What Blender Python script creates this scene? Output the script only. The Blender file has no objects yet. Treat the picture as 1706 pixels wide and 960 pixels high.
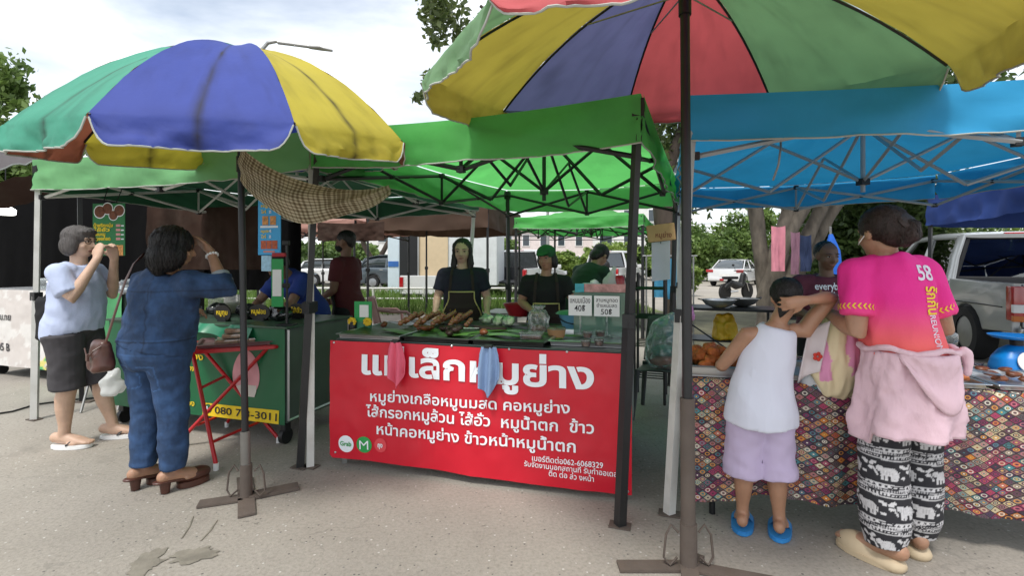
import bpy, bmesh, math, random
import numpy as np
from mathutils import Vector as V, Matrix as MX, noise as NZ
random.seed(7)
SC = bpy.context.scene
COL = SC.collection
R = math.radians
# ---------------------------------------------------------------- camera, sky, sun, exposure
EYE = 1.37
cam = bpy.data.cameras.new('camera'); cam.sensor_width = 36; cam.lens = 17.3; cam.shift_y = -0.0264
cam.clip_end = 600; cam.clip_start = 0.05
co = bpy.data.objects.new('camera', cam); COL.objects.link(co)
co.location = (0, 0, EYE); co.rotation_euler = (R(90), 0, 0); SC.camera = co
SUN_EL, SUN_AZ = 62, 205          # azimuth clockwise from +Y
w = bpy.data.worlds.new('World'); SC.world = w; w.use_nodes = True
nt = w.node_tree; nt.nodes.clear()
def N(nt, t, **k):
    n = nt.nodes.new(t)
    for a, b in k.items():
        if hasattr(n, a): setattr(n, a, b)
    return n
sky = N(nt, 'ShaderNodeTexSky', sky_type='NISHITA', sun_disc=False, sun_elevation=R(SUN_EL), sun_rotation=R(SUN_AZ), air_density=1.0, dust_density=1.5, ozone_density=1.0)
tc = N(nt, 'ShaderNodeTexCoord')
mp = N(nt, 'ShaderNodeMapping'); mp.inputs['Scale'].default_value = (1.0, 1.0, 2.6)
mp.inputs['Location'].default_value = (0.35, 0.1, 0.2)
nz = N(nt, 'ShaderNodeTexNoise'); nz.inputs['Scale'].default_value = 1.7; nz.inputs['Detail'].default_value = 8; nz.inputs['Roughness'].default_value = 0.55; nz.inputs['Distortion'].default_value = 0.3
cr = N(nt, 'ShaderNodeValToRGB'); cr.color_ramp.elements[0].position = 0.39; cr.color_ramp.elements[1].position = 0.60
cr.color_ramp.elements[0].color = (0.42, 0.42, 0.42, 1); cr.color_ramp.elements[1].color = (1, 1, 1, 1)
nz2 = N(nt, 'ShaderNodeTexNoise'); nz2.inputs['Scale'].default_value = 3.4; nz2.inputs['Detail'].default_value = 6
cr2 = N(nt, 'ShaderNodeValToRGB'); cr2.color_ramp.elements[0].position = 0.3; cr2.color_ramp.elements[1].position = 0.7
cr2.color_ramp.elements[0].color = (6.2, 6.7, 7.2, 1); cr2.color_ramp.elements[1].color = (11.5, 11.6, 11.6, 1)
mix = N(nt, 'ShaderNodeMix', data_type='RGBA'); bg = N(nt, 'ShaderNodeBackground'); bg.inputs['Strength'].default_value = 0.080
wo = N(nt, 'ShaderNodeOutputWorld')
L = nt.links.new
L(tc.outputs['Generated'], mp.inputs['Vector']); L(mp.outputs['Vector'], nz.inputs['Vector']); L(mp.outputs['Vector'], nz2.inputs['Vector'])
L(nz.outputs['Fac'], cr.inputs['Fac']); L(nz2.outputs['Fac'], cr2.inputs['Fac'])
L(cr.outputs['Color'], mix.inputs['Factor']); L(sky.outputs['Color'], mix.inputs[6]); L(cr2.outputs['Color'], mix.inputs[7])
L(mix.outputs[2], bg.inputs['Color']); L(bg.outputs['Background'], wo.inputs['Surface'])
sl = bpy.data.lights.new('sun', 'SUN'); sl.energy = 1.5; sl.angle = R(11); sl.color = (1, 0.96, 0.9)
so = bpy.data.objects.new('sun', sl); COL.objects.link(so)
sd = V((math.sin(R(SUN_AZ)) * math.cos(R(SUN_EL)), math.cos(R(SUN_AZ)) * math.cos(R(SUN_EL)), math.sin(R(SUN_EL))))
so.rotation_euler = sd.to_track_quat('Z', 'Y').to_euler(); so.location = (0, 0, 30)
SC.view_settings.view_transform = 'Standard'; SC.view_settings.look = 'None'; SC.view_settings.gamma = 1
SC.view_settings.exposure = 1.08
SC.cycles.max_bounces = 8; SC.cycles.transparent_max_bounces = 12; SC.cycles.use_denoising = True
try: SC.cycles.sample_clamp_indirect = 6
except Exception: pass

# ---------------------------------------------------------------- placement helpers: pixel measurements become real positions
def W(px, py, d): return V(((px - 853) / 820 * d, d, EYE - (py - 435) / 820 * d))
def G(px, py):
    d = EYE * 820 / (py - 435); return V(((px - 853) / 820 * d, d, 0))
# ---------------------------------------------------------------- materials
def lin(c):
    if isinstance(c, str):
        c = c.lstrip('#'); c = [int(c[i:i + 2], 16) / 255 for i in (0, 2, 4)]
        c = [x / 12.92 if x <= 0.04045 else ((x + 0.055) / 1.055) ** 2.4 for x in c]
    return tuple(c[:3])
MATS = {}
def mat(key, col=(.5, .5, .5), rough=.7, metal=0, var=.12, vscale=6, bump=0, bscale=40, trans=0, attr=False, spec=.5, dirt=0, dcol=(.12, .1, .08), dscale=2.5, emit=0, sss=0, coat=0, stretch=None, fold=0, fscale=5):
    if key in MATS: return MATS[key]
    col = lin(col)
    m = bpy.data.materials.new(key); m.use_nodes = True; t = m.node_tree; t.nodes.clear(); L = t.links.new
    out = N(t, 'ShaderNodeOutputMaterial'); p = N(t, 'ShaderNodeBsdfPrincipled')
    p.inputs['Roughness'].default_value = rough; p.inputs['Metallic'].default_value = metal
    p.inputs['Specular IOR Level'].default_value = spec
    if coat: p.inputs['Coat Weight'].default_value = coat; p.inputs['Coat Roughness'].default_value = .06
    if sss:
        p.inputs['Subsurface Weight'].default_value = sss; p.inputs['Subsurface Radius'].default_value = (.02, .008, .004)
    tc = N(t, 'ShaderNodeTexCoord'); vec = tc.outputs['Object']
    if stretch:
        mp = N(t, 'ShaderNodeMapping'); mp.inputs['Scale'].default_value = stretch; L(vec, mp.inputs['Vector']); vec = mp.outputs['Vector']
    nz = N(t, 'ShaderNodeTexNoise'); nz.inputs['Scale'].default_value = vscale; nz.inputs['Detail'].default_value = 5; L(vec, nz.inputs['Vector'])
    mr = N(t, 'ShaderNodeMapRange'); mr.inputs['From Min'].default_value = .25; mr.inputs['From Max'].default_value = .75
    mr.inputs['To Min'].default_value = 1 - var; mr.inputs['To Max'].default_value = 1 + var; L(nz.outputs['Fac'], mr.inputs['Value'])
    if attr:
        a = N(t, 'ShaderNodeAttribute', attribute_name='Col'); csrc = a.outputs['Color']
    else:
        rgb = N(t, 'ShaderNodeRGB'); rgb.outputs[0].default_value = (*col, 1); csrc = rgb.outputs[0]
    mul = N(t, 'ShaderNodeVectorMath', operation='SCALE'); L(csrc, mul.inputs[0]); L(mr.outputs['Result'], mul.inputs['Scale'])
    c = mul.outputs['Vector']
    if dirt:
        n2 = N(t, 'ShaderNodeTexNoise'); n2.inputs['Scale'].default_value = dscale; n2.inputs['Detail'].default_value = 7; n2.inputs['Roughness'].default_value = .65; L(vec, n2.inputs['Vector'])
        r2 = N(t, 'ShaderNodeMapRange'); r2.inputs['From Min'].default_value = .48; r2.inputs['From Max'].default_value = .75; r2.inputs['To Max'].default_value = dirt; L(n2.outputs['Fac'], r2.inputs['Value'])
        mx = N(t, 'ShaderNodeMix', data_type='RGBA'); L(r2.outputs['Result'], mx.inputs['Factor']); L(c, mx.inputs[6]); mx.inputs[7].default_value = (*dcol, 1); c = mx.outputs[2]
    L(c, p.inputs['Base Color'])
    if emit: L(c, p.inputs['Emission Color']); p.inputs['Emission Strength'].default_value = emit
    if bump:
        n3 = N(t, 'ShaderNodeTexNoise'); n3.inputs['Scale'].default_value = bscale; n3.inputs['Detail'].default_value = 4; L(vec, n3.inputs['Vector'])
        b = N(t, 'ShaderNodeBump'); b.inputs['Strength'].default_value = bump; b.inputs['Distance'].default_value = .01; L(n3.outputs['Fac'], b.inputs['Height']); L(b.outputs['Normal'], p.inputs['Normal'])
    if fold:
        n4 = N(t, 'ShaderNodeTexNoise', noise_type='RIDGED_MULTIFRACTAL'); n4.inputs['Scale'].default_value = fscale; n4.inputs['Detail'].default_value = 2.5; n4.inputs['Roughness'].default_value = .4; n4.inputs['Distortion'].default_value = .9; L(vec, n4.inputs['Vector'])
        b4 = N(t, 'ShaderNodeBump'); b4.inputs['Strength'].default_value = fold; b4.inputs['Distance'].default_value = .02; L(n4.outputs['Fac'], b4.inputs['Height']); L(b4.outputs['Normal'], p.inputs['Normal'])
        if bump: L(b.outputs['Normal'], b4.inputs['Normal'])
    s = p.outputs['BSDF']
    if trans:
        tb = N(t, 'ShaderNodeBsdfTranslucent'); L(c, tb.inputs['Color']); ms = N(t, 'ShaderNodeMixShader'); ms.inputs[0].default_value = trans
        L(s, ms.inputs[1]); L(tb.outputs[0], ms.inputs[2]); s = ms.outputs[0]
    L(s, out.inputs['Surface']); MATS[key] = m; return m
def glassmat(key, tint=(.75, .82, .8), rough=.03, refl=.12, milky=0, mcol=(.8, .85, .85)):
    if key in MATS: return MATS[key]
    m = bpy.data.materials.new(key); m.use_nodes = True; t = m.node_tree; t.nodes.clear(); L = t.links.new
    out = N(t, 'ShaderNodeOutputMaterial'); tr = N(t, 'ShaderNodeBsdfTransparent'); tr.inputs['Color'].default_value = (*tint, 1)
    gl = N(t, 'ShaderNodeBsdfGlossy'); gl.inputs['Roughness'].default_value = rough; gl.inputs['Color'].default_value = (.9, .9, .9, 1)
    fr = N(t, 'ShaderNodeFresnel'); fr.inputs['IOR'].default_value = 1.45
    ad = N(t, 'ShaderNodeMath', operation='ADD'); ad.inputs[1].default_value = refl; L(fr.outputs[0], ad.inputs[0])
    mx = N(t, 'ShaderNodeMixShader'); L(ad.outputs[0], mx.inputs[0]); L(tr.outputs[0], mx.inputs[1]); L(gl.outputs[0], mx.inputs[2]); s = mx.outputs[0]
    if milky:
        df = N(t, 'ShaderNodeBsdfDiffuse'); df.inputs['Color'].default_value = (*mcol, 1)
        tl = N(t, 'ShaderNodeBsdfTranslucent'); tl.inputs['Color'].default_value = (*mcol, 1)
        m0 = N(t, 'ShaderNodeMixShader'); m0.inputs[0].default_value = .5; L(df.outputs[0], m0.inputs[1]); L(tl.outputs[0], m0.inputs[2])
        m2 = N(t, 'ShaderNodeMixShader'); m2.inputs[0].default_value = milky; L(s, m2.inputs[1]); L(m0.outputs[0], m2.inputs[2]); s = m2.outputs[0]
    L(s, out.inputs['Surface']); MATS[key] = m; return m
# ---------------------------------------------------------------- mesh builder
class B:
    def __init__(s): s.m = bmesh.new(); s.uv = None
    def box(s, c, d, rot=None, bev=0):
        r = bmesh.ops.create_cube(s.m, size=1); vs = r['verts']
        for v in vs: v.co = V((v.co.x * d[0], v.co.y * d[1], v.co.z * d[2]))
        if bev:
            es = list({e for v in vs for e in v.link_edges})
            g = bmesh.ops.bevel(s.m, geom=es, offset=bev, segments=2, affect='EDGES', profile=.6)
            vs = list({v for f in g['faces'] for v in f.verts} | {v for v in vs if v.is_valid})
        mt = MX.Translation(V(c))
        if rot is not None: mt = mt @ (rot if isinstance(rot, MX) else MX.Rotation(rot, 4, 'Z'))
        for v in vs: v.co = mt @ v.co
        return s
    def ring(s, c, a, b, rx, ry, n, ex=1):
        o = []
        for i in range(n):
            t = 2 * math.pi * i / n; ct, st = math.cos(t), math.sin(t)
            if ex != 1: ct = math.copysign(abs(ct) ** ex, ct); st = math.copysign(abs(st) ** ex, st)
            o.append(s.m.verts.new(c + a * (rx * ct) + b * (ry * st)))
        return o
    def bridge(s, r0, r1):
        n = len(r0)
        for i in range(n): s.m.faces.new((r0[i], r0[(i + 1) % n], r1[(i + 1) % n], r1[i]))
    def tube(s, pts, rad, n=12, cap='flat', up=None, ex=1):
        pts = [V(p) for p in pts]; k = len(pts)
        if not isinstance(rad, (list, tuple)): rad = [rad] * k
        rad = [(q, q) if not isinstance(q, (list, tuple)) else tuple(q) for q in rad]
        up = V(up) if up is not None else None
        tg = []
        for i in range(k):
            t = (pts[min(i + 1, k - 1)] - pts[max(i - 1, 0)]); tg.append(t.normalized() if t.length > 1e-9 else V((0, 0, 1)))
        if cap == 'round':
            h0, h1 = max(rad[0]), max(rad[-1])
            pre = [(pts[0] - tg[0] * h0 * .96, [q * .3 for q in rad[0]], tg[0]), (pts[0] - tg[0] * h0 * .72, [q * .7 for q in rad[0]], tg[0]), (pts[0] - tg[0] * h0 * .38, [q * .93 for q in rad[0]], tg[0])]
            post = [(pts[-1] + tg[-1] * h1 * .38, [q * .93 for q in rad[-1]], tg[-1]), (pts[-1] + tg[-1] * h1 * .72, [q * .7 for q in rad[-1]], tg[-1]), (pts[-1] + tg[-1] * h1 * .96, [q * .3 for q in rad[-1]], tg[-1])]
        else: pre, post = [], []
        seq = pre + [(pts[i], rad[i], tg[i]) for i in range(k)] + post
        rings = []; prevb = None
        for p, r, t in seq:
            u = up if up is not None else (prevb if prevb is not None else (V((0, 0, 1)) if abs(t.z) < .9 else V((0, 1, 0))))
            b = u - t * u.dot(t)
            if b.length < 1e-4: b = V((1, 0, 0)) - t * t.x
            b.normalize(); a = t.cross(b); prevb = b
            rings.append(s.ring(p, a, b, r[0], r[1], n, ex))
        for i in range(len(rings) - 1): s.bridge(rings[i], rings[i + 1])
        s.m.faces.new(rings[0][::-1]); s.m.faces.new(rings[-1])
        return s
    def ell(s, c, r, mt=None, seg=16):
        g = bmesh.ops.create_uvsphere(s.m, u_segments=seg, v_segments=max(8, seg * 2 // 3), radius=1)
        for v in g['verts']:
            q = V((v.co.x * r[0], v.co.y * r[1], v.co.z * r[2])) + V(c); v.co = mt @ q if mt is not None else q
        return s
    def lathe(s, prof, c=(0, 0, 0), n=24, mt=None, capb=True, capt=True):
        rs = []
        for r, z in prof:
            ring = [s.m.verts.new(V((c[0] + r * math.cos(2 * math.pi * i / n), c[1] + r * math.sin(2 * math.pi * i / n), c[2] + z))) for i in range(n)]
            if mt is not None:
                for v in ring: v.co = mt @ v.co
            rs.append(ring)
        for i in range(len(rs) - 1): s.bridge(rs[i], rs[i + 1])
        if capb: s.m.faces.new(rs[0][::-1])
        if capt: s.m.faces.new(rs[-1])
        return s
    def sheet(s, f, nu, nv, uvf=None):
        g = [[s.m.verts.new(V(f(i / nu, j / nv))) for j in range(nv + 1)] for i in range(nu + 1)]
        if uvf and s.uv is None: s.uv = s.m.loops.layers.uv.new('UVMap')
        for i in range(nu):
            for j in range(nv):
                fa = s.m.faces.new((g[i][j], g[i + 1][j], g[i + 1][j + 1], g[i][j + 1]))
                if uvf:
                    for l, (a, b) in zip(fa.loops, ((i, j), (i + 1, j), (i + 1, j + 1), (i, j + 1))): l[s.uv].uv = uvf(a / nu, b / nv)
        return s
    def prism(s, poly, z0, z1, mt=None):
        lo = [s.m.verts.new(V((x, y, z0))) for x, y in poly]; hi = [s.m.verts.new(V((x, y, z1))) for x, y in poly]
        if mt is not None:
            for v in lo + hi: v.co = mt @ v.co
        s.bridge(lo, hi); s.m.faces.new(lo[::-1]); s.m.faces.new(hi); return s
    def mesh(s, name, smooth=None):
        bmesh.ops.recalc_face_normals(s.m, faces=s.m.faces)
        me = bpy.data.meshes.new(name); s.m.to_mesh(me); s.m.free()
        if smooth: sm(me, smooth)
        return me
    def build(s, name, m, parent=None, smooth=None, loc=None):
        return link(name, s.mesh(name, smooth), m, parent, loc)
def sm(me, ang=40):
    for p in me.polygons: p.use_smooth = True
    if ang < 180:
        try: me.set_sharp_from_angle(angle=R(ang))
        except Exception: pass
def link(name, me, m, parent=None, loc=None):
    o = bpy.data.objects.new(name, me); COL.objects.link(o)
    if m is not None:
        me.materials.clear(); me.materials.append(m)
    if parent is not None: o.parent = parent
    if loc is not None: o.location = loc
    return o
def tag(o, label, cat, group=None, kind=None):
    if label: o['label'] = label
    if cat: o['category'] = cat
    if group: o['group'] = group
    if kind: o['kind'] = kind
    return o
def thing(name, label, cat, loc=(0, 0, 0), rz=0, group=None):
    o = bpy.data.objects.new(name, None); COL.objects.link(o); o.empty_display_size = .1
    o.location = loc; o.rotation_euler = (0, 0, rz); return tag(o, label, cat, group)
def dup(root, loc, rz=None, label=None):
    def cp(o, par):
        c = o.copy(); COL.objects.link(c)
        if par is not None: c.parent = par
        for ch in list(o.children): cp(ch, c)
        return c
    r = cp(root, None); r.location = loc
    if rz is not None: r.rotation_euler = (0, 0, rz)
    if label: r['label'] = label
    return r
def paint(me, f):
    a = me.color_attributes.new('Col', 'FLOAT_COLOR', 'POINT')
    buf = np.ones((len(me.vertices), 4), dtype=np.float32)
    for i, v in enumerate(me.vertices): buf[i, :3] = f(v.co, v.normal)
    a.data.foreach_set('color', buf.ravel())
TXT = {}
def text(body, mp, m, parent, name='lettering', width=None, height=None, bold=0.0, align='CENTER', shear=0, thick=0):
    """flat lettering; mp maps (x, y) of the text plane to a 3D point"""
    c = bpy.data.curves.new('t', 'FONT'); c.body = body; c.size = 1; c.align_x = align; c.offset = bold; c.shear = shear; c.resolution_u = 3; c.fill_mode = 'FRONT' if not thick else 'BOTH'
    o = bpy.data.objects.new('t', c); COL.objects.link(o); bpy.context.view_layer.update()
    me = bpy.data.meshes.new_from_object(o.evaluated_get(bpy.context.evaluated_depsgraph_get()))
    bpy.data.objects.remove(o); bpy.data.curves.remove(c)
    if len(me.vertices) == 0: return None
    xs = [v.co.x for v in me.vertices]; x0, x1 = min(xs), max(xs)
    sx = width / (x1 - x0) if width else 1
    sy = height if height else sx
    off = {'CENTER': (x0 + x1) / 2, 'LEFT': x0, 'RIGHT': x1}[align]
    # one mesh per word
    n = len(me.vertices); par = list(range(n))
    def find(a):
        while par[a] != a: par[a] = par[par[a]]; a = par[a]
        return a
    for e in me.edges: par[find(e.vertices[0])] = find(e.vertices[1])
    comp = {}
    for v in me.vertices: comp.setdefault(find(v.index), []).append(v.co.x)
    iv = sorted((min(q), max(q), k) for k, q in comp.items()); words = []; end = None
    for a, b_, k in iv:
        if end is None or a > end + .2: words.append(set())
        words[-1].add(k); end = b_ if end is None else max(end, b_)
    co = [V(mp((v.co.x - off) * sx, v.co.y * sy)) for v in me.vertices]; out = None
    for wd in words:
        ids = [i for i in range(n) if find(i) in wd]; rm = {i: j for j, i in enumerate(ids)}
        fs = [[rm[i] for i in p.vertices] for p in me.polygons if p.vertices[0] in rm]
        m2 = bpy.data.meshes.new(name); m2.from_pydata([co[i] for i in ids], [], fs); out = link(name, m2, m, parent)
    bpy.data.meshes.remove(me); return out
def plane(o, ex, ey):
    o, ex, ey = V(o), V(ex), V(ey)
    return lambda x, y: o + ex * x + ey * y
def fbm(p, s=1): return NZ.fractal(V(p) * s, .6, 2.1, 4)
# common materials
M_black = mat('black_painted_steel', '#1d1e20', .45, var=.2, dirt=.15, dcol=(.07, .065, .06))
M_white = mat('white_painted_steel', '#c9c9c4', .45, var=.1, dirt=.35, dcol=(.25, .22, .18), dscale=5)
M_alu = mat('aluminium', '#c4c6c8', .32, metal=.9, var=.08, dirt=.1)
M_steel = mat('dull_steel', '#9a9a98', .45, metal=.7, var=.15, dirt=.3)
M_rust = mat('rusty_brown_steel', '#5a5049', .8, var=.25, dirt=.6, dcol=(.11, .08, .06), dscale=8, bump=.3)
M_blackp = mat('black_plastic', '#17181a', .5)
M_whitep = mat('white_plastic', '#e4e5e4', .4, var=.05)
M_clear = glassmat('clear_plastic', (.93, .95, .95), .08, .06, .12)
M_bag = glassmat('clear_bag_film', (.9, .93, .92), .15, .05, .13)
M_whitetext = mat('white_print', '#e9eef3', .6, var=.03)
M_blacktext = mat('black_print', '#1c1c22', .6, var=.03)
M_yellow = mat('yellow_print', '#e8c81e', .6, var=.05)
A19 = R(19)
EX = V((math.cos(A19), -math.sin(A19), 0)); EY = V((math.sin(A19), math.cos(A19), 0)); EZ = V((0, 0, 1))
# ================================================================ GROUND
def ground_mat():
    m = bpy.data.materials.new('asphalt'); m.use_nodes = True; t = m.node_tree; t.nodes.clear(); L = t.links.new
    out = N(t, 'ShaderNodeOutputMaterial'); p = N(t, 'ShaderNodeBsdfPrincipled'); p.inputs['Roughness'].default_value = .9
    tc = N(t, 'ShaderNodeTexCoord'); v = tc.outputs['Object']
    def noise(sc, det=5, ro=.6):
        n = N(t, 'ShaderNodeTexNoise'); n.inputs['Scale'].default_value = sc; n.inputs['Detail'].default_value = det; n.inputs['Roughness'].default_value = ro; L(v, n.inputs['Vector']); return n.outputs['Fac']
    def ramp(f, st):
        r = N(t, 'ShaderNodeValToRGB'); e = r.color_ramp.elements
        while len(e) < len(st): e.new(.5)
        for q, (po, c) in zip(e, st): q.position = po; q.color = (*c, 1)
        L(f, r.inputs['Fac']); return r.outputs['Color']
    def mixc(f, a, b, mode='MIX'):
        x = N(t, 'ShaderNodeMix', data_type='RGBA', blend_type=mode)
        if isinstance(f, float): x.inputs['Factor'].default_value = f
        else: L(f, x.inputs['Factor'])
        for sk, q in ((6, a), (7, b)):
            if isinstance(q, tuple): x.inputs[sk].default_value = (*q, 1)
            else: L(q, x.inputs[sk])
        return x.outputs[2]
    base = ramp(noise(.55, 7, .65), [(.3, (.262, .238, .205)), (.55, (.320, .294, .256)), (.75, (.368, .340, .298))])
    fine = ramp(noise(55, 4, .7), [(.32, (.80, .79, .77)), (.5, (1, 1, 1)), (.7, (1.14, 1.13, 1.11))])
    c = mixc(1.0, base, fine, 'MULTIPLY')
    vo = N(t, 'ShaderNodeTexVoronoi'); vo.inputs['Scale'].default_value = 48; L(v, vo.inputs['Vector'])
    vd = N(t, 'ShaderNodeMath', operation='LESS_THAN'); L(vo.outputs['Distance'], vd.inputs[0]); vd.inputs[1].default_value = .26
    sp = N(t, 'ShaderNodeSeparateColor'); L(vo.outputs['Color'], sp.inputs[0])
    gt = N(t, 'ShaderNodeMath', operation='GREATER_THAN'); L(sp.outputs[0], gt.inputs[0]); gt.inputs[1].default_value = .86
    an = N(t, 'ShaderNodeMath', operation='MULTIPLY'); L(vd.outputs[0], an.inputs[0]); L(gt.outputs[0], an.inputs[1])
    c = mixc(an.outputs[0], c, ramp(sp.outputs[1], [(.35, (.12, .11, .1)), (.6, (.36, .34, .31)), (.8, (.52, .5, .46))]))
    dk = ramp(noise(1.9, 8, .72), [(.56, (0, 0, 0)), (.72, (1, 1, 1))])
    c = mixc(dk, c, mixc(.4, c, (.10, .09, .08)))
    cr = N(t, 'ShaderNodeTexVoronoi', feature='DISTANCE_TO_EDGE'); cr.inputs['Scale'].default_value = .5
    wv = N(t, 'ShaderNodeVectorMath', operation='ADD'); nn = N(t, 'ShaderNodeTexNoise'); nn.inputs['Scale'].default_value = 3; nn.inputs['Detail'].default_value = 6; L(v, nn.inputs['Vector']); L(v, wv.inputs[0]); L(nn.outputs['Color'], wv.inputs[1]); L(wv.outputs[0], cr.inputs['Vector'])
    lt = N(t, 'ShaderNodeMath', operation='LESS_THAN'); L(cr.outputs['Distance'], lt.inputs[0]); lt.inputs[1].default_value = .0035
    cm = N(t, 'ShaderNodeMath', operation='MULTIPLY'); L(lt.outputs[0], cm.inputs[0]); cm.inputs[1].default_value = .22
    c = mixc(cm.outputs[0], c, (.1, .095, .085))
    v3 = N(t, 'ShaderNodeTexVoronoi'); v3.inputs['Scale'].default_value = 5.5; L(wv.outputs[0], v3.inputs['Vector']); s3 = N(t, 'ShaderNodeSeparateColor'); L(v3.outputs['Color'], s3.inputs[0])
    r3 = N(t, 'ShaderNodeMath', operation='MULTIPLY'); L(s3.outputs[0], r3.inputs[0]); r3.inputs[1].default_value = .13
    l3 = N(t, 'ShaderNodeMath', operation='LESS_THAN'); L(v3.outputs['Distance'], l3.inputs[0]); L(r3.outputs[0], l3.inputs[1]); g3 = N(t, 'ShaderNodeMath', operation='GREATER_THAN'); L(s3.outputs[1], g3.inputs[0]); g3.inputs[1].default_value = .55
    m3 = N(t, 'ShaderNodeMath', operation='MULTIPLY'); L(l3.outputs[0], m3.inputs[0]); L(g3.outputs[0], m3.inputs[1]); m4 = N(t, 'ShaderNodeMath', operation='MULTIPLY'); L(m3.outputs[0], m4.inputs[0]); m4.inputs[1].default_value = .55
    c = mixc(m4.outputs[0], c, (.085, .075, .062))
    big = ramp(noise(.22, 4, .5), [(.35, (.86, .86, .87)), (.5, (1, 1, 1)), (.65, (1.1, 1.09, 1.06))]); c = mixc(1.0, c, big, 'MULTIPLY')
    L(c, p.inputs['Base Color'])
    b = N(t, 'ShaderNodeBump'); b.inputs['Strength'].default_value = .55; b.inputs['Distance'].default_value = .006; L(noise(70, 4, .7), b.inputs['Height']); L(b.outputs['Normal'], p.inputs['Normal'])
    L(p.outputs[0], out.inputs['Surface']); return m
b = B(); b.sheet(lambda u, v: (-250 + 500 * u, -20 + 470 * v, 0), 40, 40)
tag(b.build('ground', ground_mat()), None, None, kind='structure')
# oil and water stains with their own outline
def blob(name, c, rx, ry, ang, m, z=.004, n=40, rough=.25, seed=0):
    b = B(); pts = []
    for i in range(n):
        t = 2 * math.pi * i / n; k = 1 + rough * fbm((math.cos(t) * 1.5 + seed, math.sin(t) * 1.5, seed))
        x, y = rx * k * math.cos(t), ry * k * math.sin(t)
        pts.append((c[0] + x * math.cos(ang) - y * math.sin(ang), c[1] + x * math.sin(ang) + y * math.cos(ang)))
    b.m.faces.new([b.m.verts.new((x, y, z)) for x, y in pts]); return tag(b.build(name, m), None, None, kind='structure')
M_stain = mat('damp_stain', (.205, .187, .152), .75, var=.35, vscale=9, bump=.4)
p = G(322, 926); blob('ground_stain', p, .10, .062, .15, M_stain, seed=2, rough=.6)
p = G(240, 942); blob('ground_stain', p, .075, .085, .3, M_stain, seed=5, rough=.7)
for q0, q1 in (((303, 898), (322, 862)), ((334, 903), (362, 868))):
    a, c_ = G(*q0), G(*q1); b = B(); b.tube([a + V((0, 0, .0025)), (a + c_) / 2 + V((.006, 0, .0025)), c_ + V((0, 0, .0025))], [(.004, .002), (.006, .002), (.003, .002)], n=6, up=(0, 0, 1))
    tag(b.build('ground_stain', M_stain), None, None, kind='structure')
# grass verge and far road
def grassmat(): return mat('grass_blades', (.11, .19, .035), .7, var=.45, vscale=2, trans=.35)
M_soil = mat('verge_soil', (.16, .19, .06), .95, var=.4, vscale=1.5, bump=.4)
b = B(); b.sheet(lambda u, v: (-40 + 44 * u, 12.2 + 8.5 * v + .5 * math.sin(u * 17), .004 + .03 * math.sin(3.14 * v)), 40, 6)
tag(b.build('grass_verge', M_soil), None, None, kind='structure')
rng = np.random.default_rng(3)
def blades(n, xf, hmin, hmax, wd, name):
    xs = xf(n); h = rng.uniform(hmin, hmax, n) * rng.uniform(.6, 1.3, n); a = rng.uniform(0, 6.283, n); ln = rng.normal(0, .35, (n, 2)) * h[:, None]
    d = np.stack([np.cos(a), np.sin(a), np.zeros(n)], 1) * wd
    base = np.c_[xs, np.full(n, 0.005)]; tip = base + np.c_[ln, h]; mid = base + np.c_[ln * .35, h * .6]
    v = np.stack([base - d, base + d, mid + d * .8, mid - d * .8, tip], 1).reshape(-1, 3)
    f = [];
    for i in range(n): k = i * 5; f += [(k, k + 1, k + 2, k + 3), (k + 3, k + 2, k + 4)]
    me = bpy.data.meshes.new(name); me.from_pydata(v.tolist(), [], f); return tag(link(name, me, grassmat()), 'long green grass growing on the verge behind the stalls', 'grass', kind='stuff')
blades(26000, lambda n: np.c_[rng.uniform(-22, 3.5, n), 12.3 + 8 * rng.random(n)], .1, .45, .012, 'grass')
M_bed = mat('tree_bed_soil', (.10, .095, .06), .95, var=.45, vscale=3, bump=.6)
b = B(); b.sheet(lambda u, v: (2.6 + 9 * u, 7.0 + 6.5 * v - .15 * math.sin(u * 9), .006 + .05 * math.sin(3.14 * v)), 30, 8); tag(b.build('tree_bed', M_bed), None, None, kind='structure')
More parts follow.
